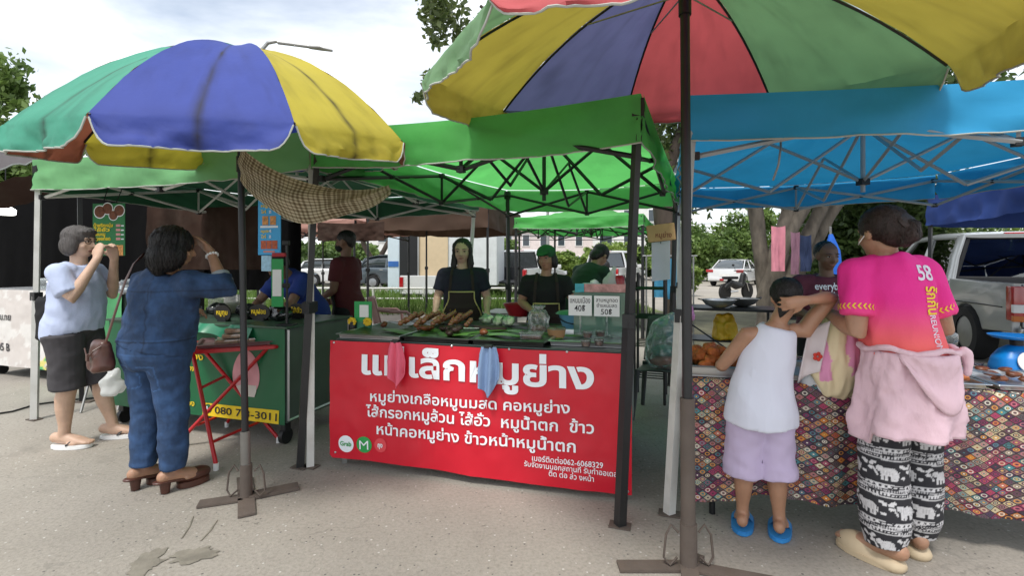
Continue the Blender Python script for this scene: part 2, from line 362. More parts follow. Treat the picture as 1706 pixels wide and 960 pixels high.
# ================================================================ TREES
def leaves(blobs, size, name, m, parent, rnd, cols, flat=.4):
    P = []; C = []
    for (c, r, n) in blobs:
        # clustered leaf clumps inside the ellipsoid: gaps between clumps let the sky through
        nc = max(6, n // 55); cc = rnd.normal(size=(nc, 3)); cc /= np.linalg.norm(cc, axis=1)[:, None]; cc *= (rnd.random(nc) ** .45)[:, None]
        idx = rnd.integers(0, nc, n); pts = cc[idx] + rnd.normal(size=(n, 3)) * .13
        P.append(np.array(c) + pts * np.array(r)); tone = rnd.random(nc)[idx] * .6 + rnd.random(n) * .4
        C.append(np.array(cols[0])[None] * (1 - tone)[:, None] + np.array(cols[1])[None] * tone[:, None])
    P = np.concatenate(P); C = np.concatenate(C); n = len(P)
    a = rnd.normal(size=(n, 3)); a /= np.linalg.norm(a, axis=1)[:, None]; bb = np.cross(a, rnd.normal(size=(n, 3))); bb /= np.linalg.norm(bb, axis=1)[:, None]
    s = size * rnd.uniform(.6, 1.4, n)[:, None]; a = a * s; bb = bb * s * .55
    nrm = np.cross(a, bb); nrm /= np.linalg.norm(nrm, axis=1)[:, None]
    v = np.stack([P - a, P + bb * .9 + nrm * s * .12, P + a, P - bb * .9 + nrm * s * .12], 1).reshape(-1, 3)
    me = bpy.data.meshes.new(name); me.vertices.add(n * 4); me.vertices.foreach_set('co', v.ravel()); me.loops.add(n * 4); me.polygons.add(n)
    me.loops.foreach_set('vertex_index', np.arange(n * 4)); me.polygons.foreach_set('loop_start', np.arange(0, n * 4, 4)); me.polygons.foreach_set('loop_total', np.full(n, 4)); me.update(); me.validate()
    at = me.color_attributes.new('Col', 'FLOAT_COLOR', 'POINT'); at.data.foreach_set('color', np.c_[np.repeat(C, 4, 0), np.ones(n * 4)].astype(np.float32).ravel())
    return link(name, me, m, parent)
M_leaf = mat('leaf', attr=True, rough=.5, var=.2, vscale=1.0, trans=.4)
M_bark = mat('grey_bark', '#625a50', .95, var=.55, vscale=9, bump=1.0, bscale=14, dirt=.5, dcol=(.05, .045, .038), dscale=6, stretch=(1, 1, .35))
M_bark2 = mat('dark_bark', '#4a4038', .95, var=.3, vscale=8, bump=.8, bscale=18, stretch=(1, 1, .3))
def tree(label, base, stems, blobs, leaf, cols, bark=M_bark, seed=1, cat='tree', name='tree', group=None):
    rnd = np.random.default_rng(seed); t = thing(name, label, cat, base, group=group)
    b = B()
    for st in stems:
        pts = [V(q[:3]) for q in st]; rr = [q[3] for q in st]
        fp, fr = [], []
        for i in range(len(pts) - 1):
            for k in range(4):
                u = k / 4; q = pts[i].lerp(pts[i + 1], u); j = rr[i] * .3
                fp.append(q + V((j * fbm((i + u, seed, 0), 2), j * fbm((i + u, 0, seed), 2), 0)) * (1 if i + k else 0)); fr.append((rr[i] + (rr[i + 1] - rr[i]) * u) * (1 + .12 * fbm((q.z * 3, seed, q.x))))
        fp.append(pts[-1]); fr.append(rr[-1]); b.tube(fp, fr, n=12)
    b.build('trunk', bark, t, smooth=60)
    leaves(blobs, leaf, 'crown', M_leaf, t, rnd, cols)
    return t
DG = ((.030, .065, .018), (.13, .20, .05)); MG = ((.06, .12, .03), (.22, .32, .08)); LG = ((.10, .18, .035), (.30, .40, .09)); OL = ((.04, .07, .022), (.16, .20, .06))
# leaning tree between green and blue canopies
tree('tall dark tree leaning between the green and the blue canopy', (3.0, 9.2, 0),
     [[(0.15, 0, 0, .26), (.02, 0, 1.2, .20), (-.2, 0, 2.4, .18), (-.42, 0, 3.8, .15), (-.9, -.2, 5.4, .1), (-1.8, -.3, 7.0, .05)], [(-.25, 0, 2.6, .12), (.25, .2, 3.9, .09), (.5, .1, 5.6, .05)], [(-.42, 0, 3.7, .1), (-1.8, .2, 4.8, .06), (-3.6, .1, 6.2, .03)]],
     [((-4.15, .2, 6.2), (.75, .8, 1.5), 800), ((-4.5, 0, 4.6), (.5, .5, .4), 120), ((-2.2, .3, 7), (1.8, 1.2, 1.1), 2200), ((-.1, 0, 6.3), (2, 1.4, 1.3), 3000), ((-.1, .3, 3.5), (.8, .8, 1.3), 900), ((.35, .2, 2.5), (.4, .5, .9), 260), ((1.6, .4, 5.2), (1.3, 1, 1.2), 1400)], .085, OL, M_bark2, 5)
# big multi stemmed tree behind the blue stall
tree('grey barked tree with many stems behind the blue stall', (4.75, 8.7, 0),
     [[(-.25, 0, 0, .24), (-.2, 0, .9, .19), (.02, 0, 1.7, .15), (.18, 0, 2.4, .12), (.55, .1, 4.2, .09)], [(-.2, .1, .4, .15), (-.3, .1, 1.4, .12), (-.32, .2, 2.2, .13), (-.6, .3, 4.2, .1)],
      [(-.05, 0, .7, .15), (.38, .1, 1.5, .13), (.78, .1, 2.3, .11), (1.4, .2, 4, .1)], [(.0, .2, .5, .15), (.66, .3, 1.5, .12), (1.2, .3, 2.4, .10), (2.0, .5, 4, .1)], [(-.15, -.1, .5, .14), (-.08, -.1, 1.5, .10), (.45, -.1, 2.5, .12), (.9, -.2, 4, .08)]],
     [((0, .3, 4.6), (2.2, 1.6, 1.2), 3500), ((2.4, .4, 4.9), (1.8, 1.5, 1.2), 2600), ((3.8, 2.0, 4.4), (1.6, 1.2, 1.2), 1800), ((-.9, 1.2, 3.4), (.8, .8, .5), 500), ((2.1, 1.6, 2.9), (1.2, .8, .55), 800)], .09, DG, M_bark, 8)
def bush(label, x, y, w_, h, z0=0, leaf=.16, cols=MG, n=2200, seed=1, cat='tree', name='tree', dp=None, group=None):
    dp = dp or w_ * .6
    rnd = random.Random(seed)
    bl = []
    for k in range(6):
        u = rnd.uniform(-1, 1); zc = z0 + h * rnd.uniform(.3, .75)
        bl.append(((u * w_ * .32, rnd.uniform(-.3, .3) * dp, zc), (w_ * rnd.uniform(.2, .34), dp * .35, h * rnd.uniform(.2, .34)), n // 6))
    bl.append(((0, 0, z0 + h * .35), (w_ * .48, dp * .4, h * .34), n // 3))
    st = [[(0, 0, 0, .09 * h / 3), (.1, 0, h * .35, .07 * h / 3), (-.05, .1, h * .75, .03)], [(0, 0, h * .25, .05 * h / 3), (w_ * .25, 0, h * .6, .02)], [(0, 0, h * .2, .05 * h / 3), (-w_ * .25, .1, h * .6, .02)]]
    return tree(label, (x, y, 0), st, bl, leaf, cols, M_bark2, seed, cat, name, group)
bush('broad green tree above the far left stalls', -13.7, 13.5, 3.8, 5.3, 1.9, .11, MG, 9000, 11)
bush('dark leafy tree behind the head of the woman in pink', 8.2, 11.6, 4.2, 4.2, .0, .075, DG, 15000, 12)
bush('olive tree right of the grey trunk behind the blue canopy', 11.4, 14.5, 4.5, 5, .2, .09, OL, 10000, 13)
for k, (px, y, w_, h, cl, c) in enumerate([(1205, 33, 6, 5.2, 'tallest of the leafy trees beyond the white saloon car', MG), (1150, 34, 5.0, 4.4, 'leafy tree beside the white apartment block left of the saloon car', LG), (1265, 35, 6, 4.8, 'bright leafy tree between the saloon car and the grey trunk', LG),
        (1330, 33, 6, 4.6, 'green tree seen through the stems of the grey trunk', MG), (1430, 30, 6, 4.2, 'light green tree behind the blue canopy frame', MG), (1590, 20, 5, 3.0, 'clipped hedge-like tree above the cab of the silver pickup', MG), (1720, 19, 5, 3.2, 'light green tree above the rear window of the silver pickup', LG), (1490, 24, 5, 4.5, 'shaded tree left of the navy canopy leg', DG),
        (590, 38, 6, 3.4, 'green tree behind the silver hatchback', MG), (500, 36, 7, 3.4, 'dark green tree far behind the blue menu sign', DG), (690, 40, 3.2, 3.6, 'small tree by the cargo box', MG), (832, 30, 2.6, 3.4, 'leafy tree between the cargo box and the white pickup', MG), (1010, 32, 4.4, 2.9, 'yellow green bush behind the man in the green shirt', LG), (945, 34, 3.0, 2.1, 'low light green bush left of the bending man', LG), (1065, 36, 4.4, 3.5, 'dark bush behind the hanging paper sheet', DG), (420, 34, 7, 3.2, 'dark tree beyond the brown tarpaulin', DG), (1130, 19, 1.6, 1.9, 'small shrub behind the blue aprons rack', LG), (1380, 15, 3.0, 2.4, 'low leafy shrub behind the woman in the maroon shirt', LG)]):
    bush(cl, (px - 853) / 820 * y, y, w_, h, .0, .10 * y / 24 + .02, c, 7500, 30 + k)
b = B()
tree('bare forked tree behind the masked man', ((625 - 853) / 820 * 26, 26, 0), [[(0, 0, 0, .2), (0, 0, 1.2, .18)], [(0, 0, 1.1, .16), (-.6, 0, 2.2, .12), (-1.0, 0, 3.4, .08)], [(0, 0, 1.1, .15), (.6, 0, 2.2, .12), (1.1, 0, 3.4, .08)]], [((0, 0, 4), (2.2, 1.5, .9), 1500)], .16, DG, M_bark2, 77)
# ================================================================ BUILDINGS, POLES, RAILS
def block(label, x, y, w_, d, h, wall, nfl, nb, roof, rz=0, roofh=0, cat='building', name='building', winw=.5):
    t = thing(name, label, cat, (x, y, 0), rz)
    B().box((0, d / 2, h / 2), (w_, d, h)).build('wall', wall, t)
    b = B()
    if roofh: b.prism([(-w_ / 2 - .3, 0), (w_ / 2 + .3, 0), (w_ / 2 + .3, .2), (0, roofh), (-w_ / 2 - .3, .2)], -.4, d + .4, MX.Translation((0, d, h)) @ MX.Rotation(R(90), 4, 'X'))
    else: b.box((0, d / 2, h + .15), (w_ + .5, d + .5, .3))
    b.build('roof', roof, t)
    fh = h / nfl; bw = w_ / nb
    for i in range(nfl):
        for j in range(nb):
            x0 = -w_ / 2 + bw * (j + .5); z0 = fh * (i + .55)
            f = B().box((x0, -.03, z0), (bw * winw + .16, .1, fh * .48 + .16)).build('window', M_whitep, t)
            B().box((x0, -.09, z0), (bw * winw, .03, fh * .48)).build('pane', M_dglass, f)
    return t
M_dglass = mat('dark_window_glass', '#39434a', .12, var=.1, spec=.7)
M_wallw = mat('white_render', '#d9d9d6', .85, var=.06, dirt=.2, dcol=(.4, .4, .38))
M_wallp = mat('pinkish_render', '#d8cdca', .85, var=.08, dirt=.2)
M_roofr = mat('red_tiles', '#8a4a38', .8, var=.2)
M_roofg = mat('grey_roof', '#7d7a78', .7)
block('white apartment block with red roof behind the leaning tree', 12.2, 46, 9, 8, 11, M_wallw, 5, 4, M_roofr, R(-10), 2.2)
block('low pink row houses behind the two white pickups', 5.2, 52, 13, 7, 4.6, M_wallp, 2, 7, M_roofg, R(-4), 1.0, winw=.35)
block('pale white house behind the brown awnings', -13.5, 52, 12, 7, 5.2, M_wallw, 2, 5, M_roofg, R(6), .8)
block('white hall wall seen left of the white pickup', -3.0, 56, 7, 7, 6.2, M_wallw, 2, 3, M_roofg, 0, .6)
def lamp_post(label, x, y, h, arm, r=.06, dirx=1):
    t = thing('street_lamp', label, 'street lamp', (x, y, 0))
    B().tube([(0, 0, 0), (0, 0, h * .5), (0, 0, h - .45)], [r * 1.5, r * 1.2, r], n=10).build('pole', M_steel, t, 60)
    pts = [(0, 0, h - .5), (.03 * dirx, 0, h - .2), (.16 * dirx, 0, h - .05), (.4 * dirx, 0, h)] + [(arm * k / 4 * dirx, 0, h - .25 * (k / 4) ** 1.2 * arm * .5) for k in range(1, 4)]
    B().tube(pts, r * .8, n=8).build('arm', M_steel, t, 60)
    e = V(pts[-1]); B().tube([e - V((.05 * dirx, 0, 0)), e + V((.25 * dirx, 0, -.03)), e + V((.55 * dirx, 0, -.1))], [(.06, .05), (.11, .06), (.05, .03)], n=10, up=(0, 0, 1)).build('lamp_head', M_steel, t, 60)
lamp_post('tall street lamp with curved arm above the left parasol', (436 - 853) / 820 * 13, 13, 1.37 + (435 - 68) / 820 * 13, 1.75, .06)
lamp_post('far thin lamp post behind the white saloon car', (1248 - 853) / 820 * 34, 34, 9, 1.2, .1, -1)
t = thing('utility_pole', 'grey utility pole with cables behind the cap seller', 'pole', (3.2, 44, 0))
B().tube([(0, 0, 0), (0, 0, 9)], [.16, .12], n=8).build('pole', M_steel, t, 60)
b = B(); b.box((0, 0, 4.9), (2.2, .12, .12)); b.box((0, 0, 4.3), (1.6, .12, .12))
b.build('crossarm', M_steel, t)
b = B()
for k in range(5): b.tube([(-30 + 6 * i, 0, 4.9 - k * .35 - .25 * math.sin(i / 10 * 3.14)) for i in range(11)], .035, n=5)
b.build('cables', M_blackp, t)
t = thing('pipe_railing', 'white pipe railing along the grass verge', 'railing', (-5.2, 15.6, 0))
for zz in (.5, .17): B().tube([(-4, 0, zz), (5.6, 0, zz)], .035, n=8).build('rail', M_white, t, 60)
for k in range(7): B().tube([(-4 + 1.6 * k, 0, 0), (-4 + 1.6 * k, 0, .52)], .04, n=8).build('post', M_white, t, 60)
# ================================================================ CANOPY TENTS
def bez(p, u): return p[0] * (1 - u) ** 3 + p[1] * 3 * u * (1 - u) ** 2 + p[2] * 3 * u * u * (1 - u) + p[3] * u ** 3
def bar(b, p, q, r=.011, n=4): b.tube([p, q], r * 1.3, n=n)
class JB:
    """each plastic joint is its own part; one shared block mesh"""
    ME = {}
    def __init__(s, t, m): s.t, s.m = t, m
    def box(s, c, d, rz=0):
        k = (s.m.name, tuple(d))
        if k not in JB.ME: JB.ME[k] = B().box((0, 0, 0), d, None, .004).mesh('joint'); JB.ME[k].materials.append(s.m)
        o = bpy.data.objects.new('joint', JB.ME[k]); COL.objects.link(o); o.parent = s.t; o.location = c; o.rotation_euler = (0, 0, rz)
def tent(label, cs, eave, val, peak, fab, frame, joint, feet=None, nsc=2, dep=.25, group=None, legr=.021, name='canopy_tent', valm=None, trim=None, sag=.06, seed=0, drop=None, back_val=True, lowleg=None):
    """cs: FL, FR, BR, BL ground positions of the roof corners; feet: where each leg stands"""
    c0 = sum((V((x, y, 0)) for x, y in cs), V()) / 4
    t = thing(name, label, 'canopy tent', c0, group=group)
    P = [V((x, y, 0)) - c0 for x, y in cs]; C = V((0, 0, peak))
    b = B()
    for i in range(4):
        p, q = P[i] + V((0, 0, eave)), P[(i + 1) % 4] + V((0, 0, eave))
        def f(u, v, p=p, q=q, i=i):
            e = p.lerp(q, u); e = e + V((0, 0, -.035 * math.sin(math.pi * u))); r = e.lerp(C, v)
            r.z -= sag * math.sin(math.pi * v) + .035 * (1 - v) * v * 4 * fbm((r.x * 2.3, r.y * 2.3, seed), 1.5); return r
        b.sheet(f, 24, 14)
    bmesh.ops.remove_doubles(b.m, verts=b.m.verts, dist=.002)
    b.build('roof_cover', fab, t, smooth=35)
    for i in range(4):
        if i == 2 and not back_val: continue
        p, q = P[i] + V((0, 0, eave - .004)), P[(i + 1) % 4] + V((0, 0, eave - .004)); nrm = (q - p).cross(V((0, 0, 1))).normalized(); ln = (q - p).length
        vv = val if not (drop and i in drop) else drop[i]
        def f(u, v, p=p, q=q, nrm=nrm, i=i, ln=ln, vv=vv):
            e = p.lerp(q, u); s = u * ln
            e = e + V((0, 0, -.035 * math.sin(math.pi * u)))
            fold = .04 * v * (fbm((s * 2.2, v * 1.5, i + seed), 1.4)) + .014 * math.sin(s * 7 + v * 5 + seed) * math.sin(math.pi * v) + .012 * fbm((s * 6 + v * 9, v * 5, seed), 1.0) * math.sin(math.pi * v)
            return e + nrm * (.012 + fold) + V((0, 0, -vv * v * (1 + .05 * fbm((s * 1.5, seed, i)))))
        va = B().sheet(f, 40, 6).build('valance', valm if (valm and i == 0) else fab, t, smooth=60)
        if trim:
            B().tube([f(k / 30, 1.0) + nrm * .002 for k in range(31)], (.0045), n=5).build('hem_trim', trim, va, 60)
    # legs
    names = range(4)
    for i in names:
        if feet and feet[i] is None: continue
        top = P[i] * .985 + V((0, 0, eave - .02)); ft = (V((feet[i][0], feet[i][1], 0)) - c0) if feet else V((P[i].x, P[i].y, 0)) * .985
        b = B(); md = ft.lerp(top, .48); b.tube([md + V((0, 0, -.02)), top], legr * 1.2, n=4, up=EY); lg = b.build('leg', frame, t)
        b = B(); b.tube([ft + V((0, 0, .006)), md], legr * 1.55, n=4, up=EY); b.build('lower_leg', lowleg or frame, lg)
        b = B(); b.box(ft + V((.0, 0, .005)), (.11, .07, .008), A19 * -1); b.build('foot_plate', M_rust, lg)
        B().box(md, (.062, .062, .07), -A19).build('leg_clip', joint, lg)
        B().box(top + V((0, 0, -.05)), (.06, .06, .09), -A19).build('corner_bracket', joint, lg)
    zt, zb = eave - .07, eave - .07 - dep
    jb = JB(t, joint)
    ctr = C - V((0, 0, .06)); cb = V((0, 0, zb + .06))
    for i in range(4):
        p, q = P[i] * .975, P[(i + 1) % 4] * .975; b = B(); n_ = nsc if isinstance(nsc, int) else nsc[i]
        xs = [p.lerp(q, k / n_) for k in range(n_ + 1)]
        for k in range(n_):
            a0, a1 = xs[k], xs[k + 1]; hi0, lo0 = a0 + V((0, 0, zt)), a0 + V((0, 0, zb)); hi1, lo1 = a1 + V((0, 0, zt)), a1 + V((0, 0, zb))
            o = (q - p).cross(V((0, 0, 1))).normalized() * .014
            bar(b, hi0 + o, lo1 + o); bar(b, lo0 - o, hi1 - o)
            jb.box((hi0 + lo1) / 2, (.05, .035, .03), -A19); jb.box(lo1, (.045, .045, .04), -A19); jb.box(hi1, (.045, .045, .04), -A19)
            if k: bar(b, hi0, lo0, .009)
        b.build('scissor_truss', frame, t)
    for i in range(4):
        n_ = nsc if isinstance(nsc, int) else nsc[i]
        if n_ < 2: continue
        m = (P[i] + P[(i + 1) % 4]) / 2 * .975; b = B()
        hi, lo = m + V((0, 0, zt)), m + V((0, 0, zb)); h2 = hi.lerp(ctr, .5); l2 = lo.lerp(cb, .5)
        bar(b, hi, V((m.x / 2, m.y / 2, (zb + cb.z) / 2 - .02))); bar(b, lo, V((m.x / 2, m.y / 2, zt + (peak - eave) * .45)))
        bar(b, V((m.x / 2, m.y / 2, (zb + cb.z) / 2 - .02)), V((0, 0, ctr.z - .12))); bar(b, V((m.x / 2, m.y / 2, zt + (peak - eave) * .45)), cb)
        b.build('inner_truss', frame, t)
    b = B(); b.tube([cb - V((0, 0, .08)), ctr], .017, n=8); b.build('centre_pole', frame, t, 60)
    jb.box(cb, (.07, .07, .05)); jb.box((0, 0, ctr.z - .12), (.07, .07, .05))
    return t
F_green = mat('green_canopy_fabric', '#66c468', .75, var=.10, vscale=1.6, trans=.55, fold=.35, fscale=2.2, dirt=.3, dcol=(.03, .10, .03), dscale=1.4, bump=.12, bscale=9)
F_greend = mat('faded_green_canopy_fabric', '#7cbc80', .8, fold=.4, fscale=2.5, var=.08, vscale=2, trans=.35, dirt=.28, dcol=(.05, .14, .06), dscale=1.8, bump=.12, bscale=9)
F_greenk = mat('shade_darkened_green_fabric', '#2c6043', .85, var=.1, trans=.04, dirt=.3, dcol=(.02, .07, .03))  # green darkened so the stall's inside shade is carried by the colour
F_blue = mat('sky_blue_canopy_fabric', '#2a9bd0', .7, var=.10, vscale=1.3, trans=.19, fold=.35, fscale=2.2, dirt=.3, dcol=(.01, .13, .25), dscale=1.2, bump=.12, bscale=9)
F_navy = mat('navy_canopy_fabric', '#2d4a92', .75, var=.12, vscale=2, trans=.05, dirt=.2, dcol=(.02, .04, .12), bump=.15, bscale=7)
F_brown = mat('brown_canopy_fabric', '#4f3a2d', .85, var=.3, vscale=1.2, trans=.25, dirt=.4, dcol=(.08, .05, .03))
F_pink = mat('pinkish_canopy_fabric', '#b98d80', .85, var=.12, trans=.35, dirt=.2)
F_mauve = mat('grey_mauve_canopy_fabric', '#a39a9b', .85, var=.08, trans=.15, dirt=.3, dcol=(.2, .17, .16))
M_trim = mat('pale_hem_tape', '#a6aaa2', .85)
GF = [(-1.29, 3.2), (.66, 2.52), (1.80, 5.35), (-.06, 5.95)]
tent('bright green canopy tent with black frame above the red banner stall', GF, 2.23, .25, 2.66, F_green, M_black, M_blackp, feet=[tuple(G(500, 780).xy), tuple(G(1033, 878).xy), (1.74, 5.4), (-.03, 5.9)], nsc=[2, 2, 2, 2], trim=M_trim, seed=1)
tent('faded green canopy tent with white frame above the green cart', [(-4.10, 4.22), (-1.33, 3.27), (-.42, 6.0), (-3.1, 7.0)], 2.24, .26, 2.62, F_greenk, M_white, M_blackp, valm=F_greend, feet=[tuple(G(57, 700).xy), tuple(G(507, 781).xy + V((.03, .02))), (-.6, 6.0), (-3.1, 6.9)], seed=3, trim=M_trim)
tent('sky blue canopy tent with white frame over the patchwork tablecloth stall', [(.95, 2.64), (3.88, 1.99), (4.35, 5.05), (2.0, 6.0)], 2.26, .24, 2.62, F_blue, mat('shaded_white_steel', '#a3a7a8', .5, var=.1, dirt=.2), M_blackp, feet=[tuple(G(1115, 858).xy), (3.85, 2.0), None, (2.03, 5.95)], lowleg=M_white, seed=5, trim=M_trim, dep=.25)  # white frame greyed, canopy shade put into the colour; lower legs plain white
tent('smaller green canopy tent far behind the bending man', [(.05, 9.4), (2.3, 8.6), (3.3, 11.4), (1.05, 12.2)], 2.2, .2, 2.6, F_green, M_black, M_blackp, seed=7, trim=M_trim, group=None)
tent('brown canopy tent with sagging awning behind the centre seller', [(-2.9, 9.8), (-.45, 9.3), (.2, 12), (-2.2, 12.6)], 2.5, .5, 2.8, F_brown, M_black, M_blackp, seed=8)
tent('faded pink canopy tent far behind the masked man', [(-5.4, 10.4), (-3.1, 9.7), (-2.6, 12.5), (-5, 13)], 2.2, .2, 2.7, F_pink, M_black, M_blackp, seed=9)
tent('navy blue canopy tent over the silver pickup', [(4.5, 4.1), (7.3, 3.2), (8.25, 5.5), (5.45, 6.45)], 2.22, .38, 2.6, F_navy, M_black, M_blackp, feet=[None, None, None, tuple(V((5.45, 6.42)))], seed=10, drop={2: .40})
# sheets hung as walls round the left stall
M_blacktarp = mat('black_shade_cloth', '#070708', .95, var=.3, spec=.1)
M_browntarp = mat('brown_tarpaulin', '#3d2d26', .9, var=.25, vscale=3, dirt=.3, trans=.05, spec=.15)
def hang(name, label, cat, p, q, z0, z1, m, fold=.05, seed=0, nu=50, nv=16, sag=.03, fr=6):
    p, q = V((*p, 0)), V((*q, 0)); nrm = (q - p).cross(V((0, 0, 1))).normalized(); ln = (q - p).length; c = (p + q) / 2
    def f(u, v):
        e = p.lerp(q, u) - c; s = u * ln
        return e + nrm * (fold * (.4 + .6 * (1 - v)) * (fbm((s * fr * .3, v * .6, seed), 1.5) + .4 * math.sin(s * fr + seed))) + V((0, 0, z0 + (z1 - z0) * v - sag * math.sin(math.pi * u) * v))
    return tag(B().sheet(f, nu, nv).build(name, m, None, 70, c), label, cat)
hang('shade_sheet', 'black shade cloth hung behind the food on the far left stall', 'sheet', (-9.5, 8.3), (-4.5, 7.2), .0, 2.5, M_blacktarp, seed=1)
hang('shade_sheet', 'black shade cloth hung across the back of the green cart stall', 'sheet', (-4.75, 7.3), (-2.95, 6.9), .95, 2.3, M_blacktarp, seed=4)
hang('tarpaulin', 'brown tarpaulin hung behind the woman in denim', 'tarpaulin', (-4.25, 5.75), (-2.75, 5.65), 1.27, 2.02, M_browntarp, seed=2, fold=.06)
hang('tarpaulin', 'dark brown tarpaulin strip hung under the pink canopy', 'tarpaulin', (-3.4, 8.6), (-2.2, 8.5), 1.72, 2.05, M_browntarp, seed=6)
# grey mauve tarpaulin roof of the far left stall
t = thing('tarpaulin_roof', 'greyish mauve tarpaulin roof of the far left stall with dark posts', 'awning', (-5.2, 5.0, 0))
tq = [W(-330, 350, 3.4), W(-60, 292, 4.1), W(60, 276, 4.6), W(138, 240, 5.1)]
def f(u, v):
    p = bez(tq, u) - V((-5.2, 5.0, 0)); k = max(0, v - .25)
    return p + V((.10 * k, 1.9 * k + .05 * v + .02 * math.sin(u * 14) * (1 - v), min(v, .25) * 1.3 + .55 * k + .03 * fbm((u * 5, v * 3, 3), 1.6)))
B().sheet(f, 40, 20).build('roof_sheet', F_mauve, t, 60)
B().tube([V(f(k / 30, 0)) for k in range(31)], .008, n=6).build('hem_trim', M_trim, t, 60)
B().sheet(lambda u, v: V(f(u, .05)) + V((.35 * u, .35 + .3 * v, -.02 - .13 * v)), 30, 6).build('inner_flap', M_browntarp, t, 60)
for (x, y) in ((-4.18, 4.78), (-8.0, 4.3), (-4.3, 6.4)):
    B().tube([(x + 5.2, y - 5.0, 0), (x + 5.2 - .02, y - 5.0, 2.28)], .027, n=4).build('post', M_black, t)
    B().box((x + 5.2 + .03, y - 5.0, .006), (.16, .08, .01)).build('foot_plate', M_rust, t)
t = thing('pendant_lamp', 'lit white bulb lamp hanging above the far left stall', 'lamp', W(9, 352, 6.6))
B().lathe([(.02, .12), (.05, .10), (.055, .05)], n=16).build('cap', M_whitep, t, 50)
M_lit = mat('lit_bulb', (1, .98, .92), .4, var=0, emit=3.2)
B().lathe([(.06, .055), (.105, .02), (.105, -.035), (.085, -.05)], n=20).build('bulb', M_lit, t, 50)
B().tube([(0, 0, .12), (0, 0, .75)], .006, n=5).build('cord', M_blackp, t)
# ================================================================ PARASOLS
def umbrella(label, c, base, zc, Rr, rot, tx, ty, D, cols, val, seam, pole_top, arms, sleeve, pw, pal, poler=.019, hooks=True):
    t = thing('market_parasol', label, 'parasol', (base[0], base[1], 0)); o = V((base[0], base[1], 0)); n = 8
    def pt(az, tt, dz=0):
        x = Rr * tt * math.sin(az); y = -Rr * tt * math.cos(az)
        return V((c[0] + x, c[1] + y, zc + tx * x + ty * y + D * (1 - tt ** pw) + dz)) - o
    for k in range(n):
        a0, a1 = rot + k * math.pi / 4, rot + (k + 1) * math.pi / 4; cl = lin(cols[k % len(cols)])
        nu, nr, nv = 28, 18, 7; b = B(); colr = []
        out = V((math.sin((a0 + a1) / 2), -math.cos((a0 + a1) / 2), 0))
        def f(u, v):
            r = v * (nr + nv) / nr
            if r <= 1.0001:
                tt = max(r, .02); p = pt(a0, tt).lerp(pt(a1, tt), u); p.z -= .05 * math.sin(math.pi * u) * tt * (1 - tt) * 2
                p.z += .006 * fbm((p.x * 3, p.y * 3, k), 2); return p
            h = (r - 1) * nr / nv; p = pt(a0, 1).lerp(pt(a1, 1), u); e = min(u, 1 - u)
            fl = (val if not isinstance(val, (list, tuple)) else val[k]) * h * (1 - max(0, 1 - e / .13) ** 2.6 * .85)
            w_ = .02 * h * math.sin(u * 8 + k) + .03 * h * fbm((u * 3, k, h), 1.5)
            return p + out * (fl * .16 + w_) + V((0, 0, -fl))
        b.sheet(f, nu, nr + nv)
        for i in range(nu + 1):
            for j in range(nr + nv + 1):
                u = i / nu; r = j / nr
                s_ = math.exp(-((u - .5 + .02 * fbm((r * 4, k, 0))) / .028) ** 2) * seam * (.5 + .5 * max(0, fbm((r * 9, k, 5)) + .6))
                st = .22 * max(0, fbm((u * 4, r * 3, k * 3.1), 1.5)) + .15 * max(0, r - .9)
                g = (1 - s_) * (1 - st); colr.append((cl[0] * g + .02 * s_, cl[1] * g + .018 * s_, cl[2] * g + .012 * s_, 1))
        m_ = bpy.data.meshes.new('canopy_panel'); bmesh.ops.recalc_face_normals(b.m, faces=b.m.faces); b.m.to_mesh(m_); b.m.free()
        at = m_.color_attributes.new('Col', 'FLOAT_COLOR', 'POINT'); at.data.foreach_set('color', np.array(colr, dtype=np.float32).ravel()); sm(m_, 50)
        pan = link('canopy_panel', m_, F_umb, t)
        B().tube([f(q / 40, 1.0) for q in range(41)], (.0042), n=5).build('edge_binding', M_trim if pal else M_blackp, pan, 60)
    b = B()
    for k in range(n):
        a = rot + k * math.pi / 4; B().tube([pt(a, q / 12, -.012) for q in range(13)], .0065, n=5).build('rib', M_blackp, t, 60)
        b.tube([V((pole_top[0], pole_top[1], zc + D * .72)) - o, pt(a, .46, -.014)], .0045, n=5)
    b.build('stretchers', M_steel, t, 60)
    pb = V((0, 0, .02)); tp = V(pole_top) - o
    pl = B(); pl.tube([pb.lerp(tp, sleeve * .9), tp], poler, n=14); pl.build('pole', M_black, t, 60)
    B().tube([pb, pb.lerp(tp, sleeve)], poler * 1.45, n=14).build('pole_sleeve', M_polesl if hooks else M_rust, t, 60)
    tmid = pb.lerp(tp, .74 if hooks else .93); B().tube([tmid, tmid + (tp - pb).normalized() * .09], poler * 1.35, n=12).build('slider_ring', M_blackp, t, 60)
    for i, (g, wd) in enumerate(arms):
        e = V(g) - o; d = e.normalized(); nn = V((-d.y, d.x, 0)) * wd / 2
        b = B(); z0 = .004; h = .012 + .006 * (i % 2)
        b.prism([tuple((d * .012 + nn).xy), tuple((d * .012 - nn).xy), tuple((e - nn).xy), tuple((e + nn).xy)], z0 + .0005 * i, z0 + h); b.build('foot_bar', M_rust, t)
    B().tube([(0, 0, .012), (0, 0, .20)], poler * 1.75, n=10).build('socket', M_rust, t, 60)
    for s in (-1, 1):
        B().tube([(s * .045, 0, .16), (s * .075, .01, .19), (s * .10, .0, .15), (s * .11, 0, .05), (s * .085, -.01, .02), (s * .05, 0, .05)], .0055, n=6).build('hook', M_rust, t, 60)
    return t
F_umb = mat('parasol_fabric', attr=True, rough=.72, var=.09, vscale=4, trans=.30, bump=.2, bscale=30, fold=.3, fscale=3.5)
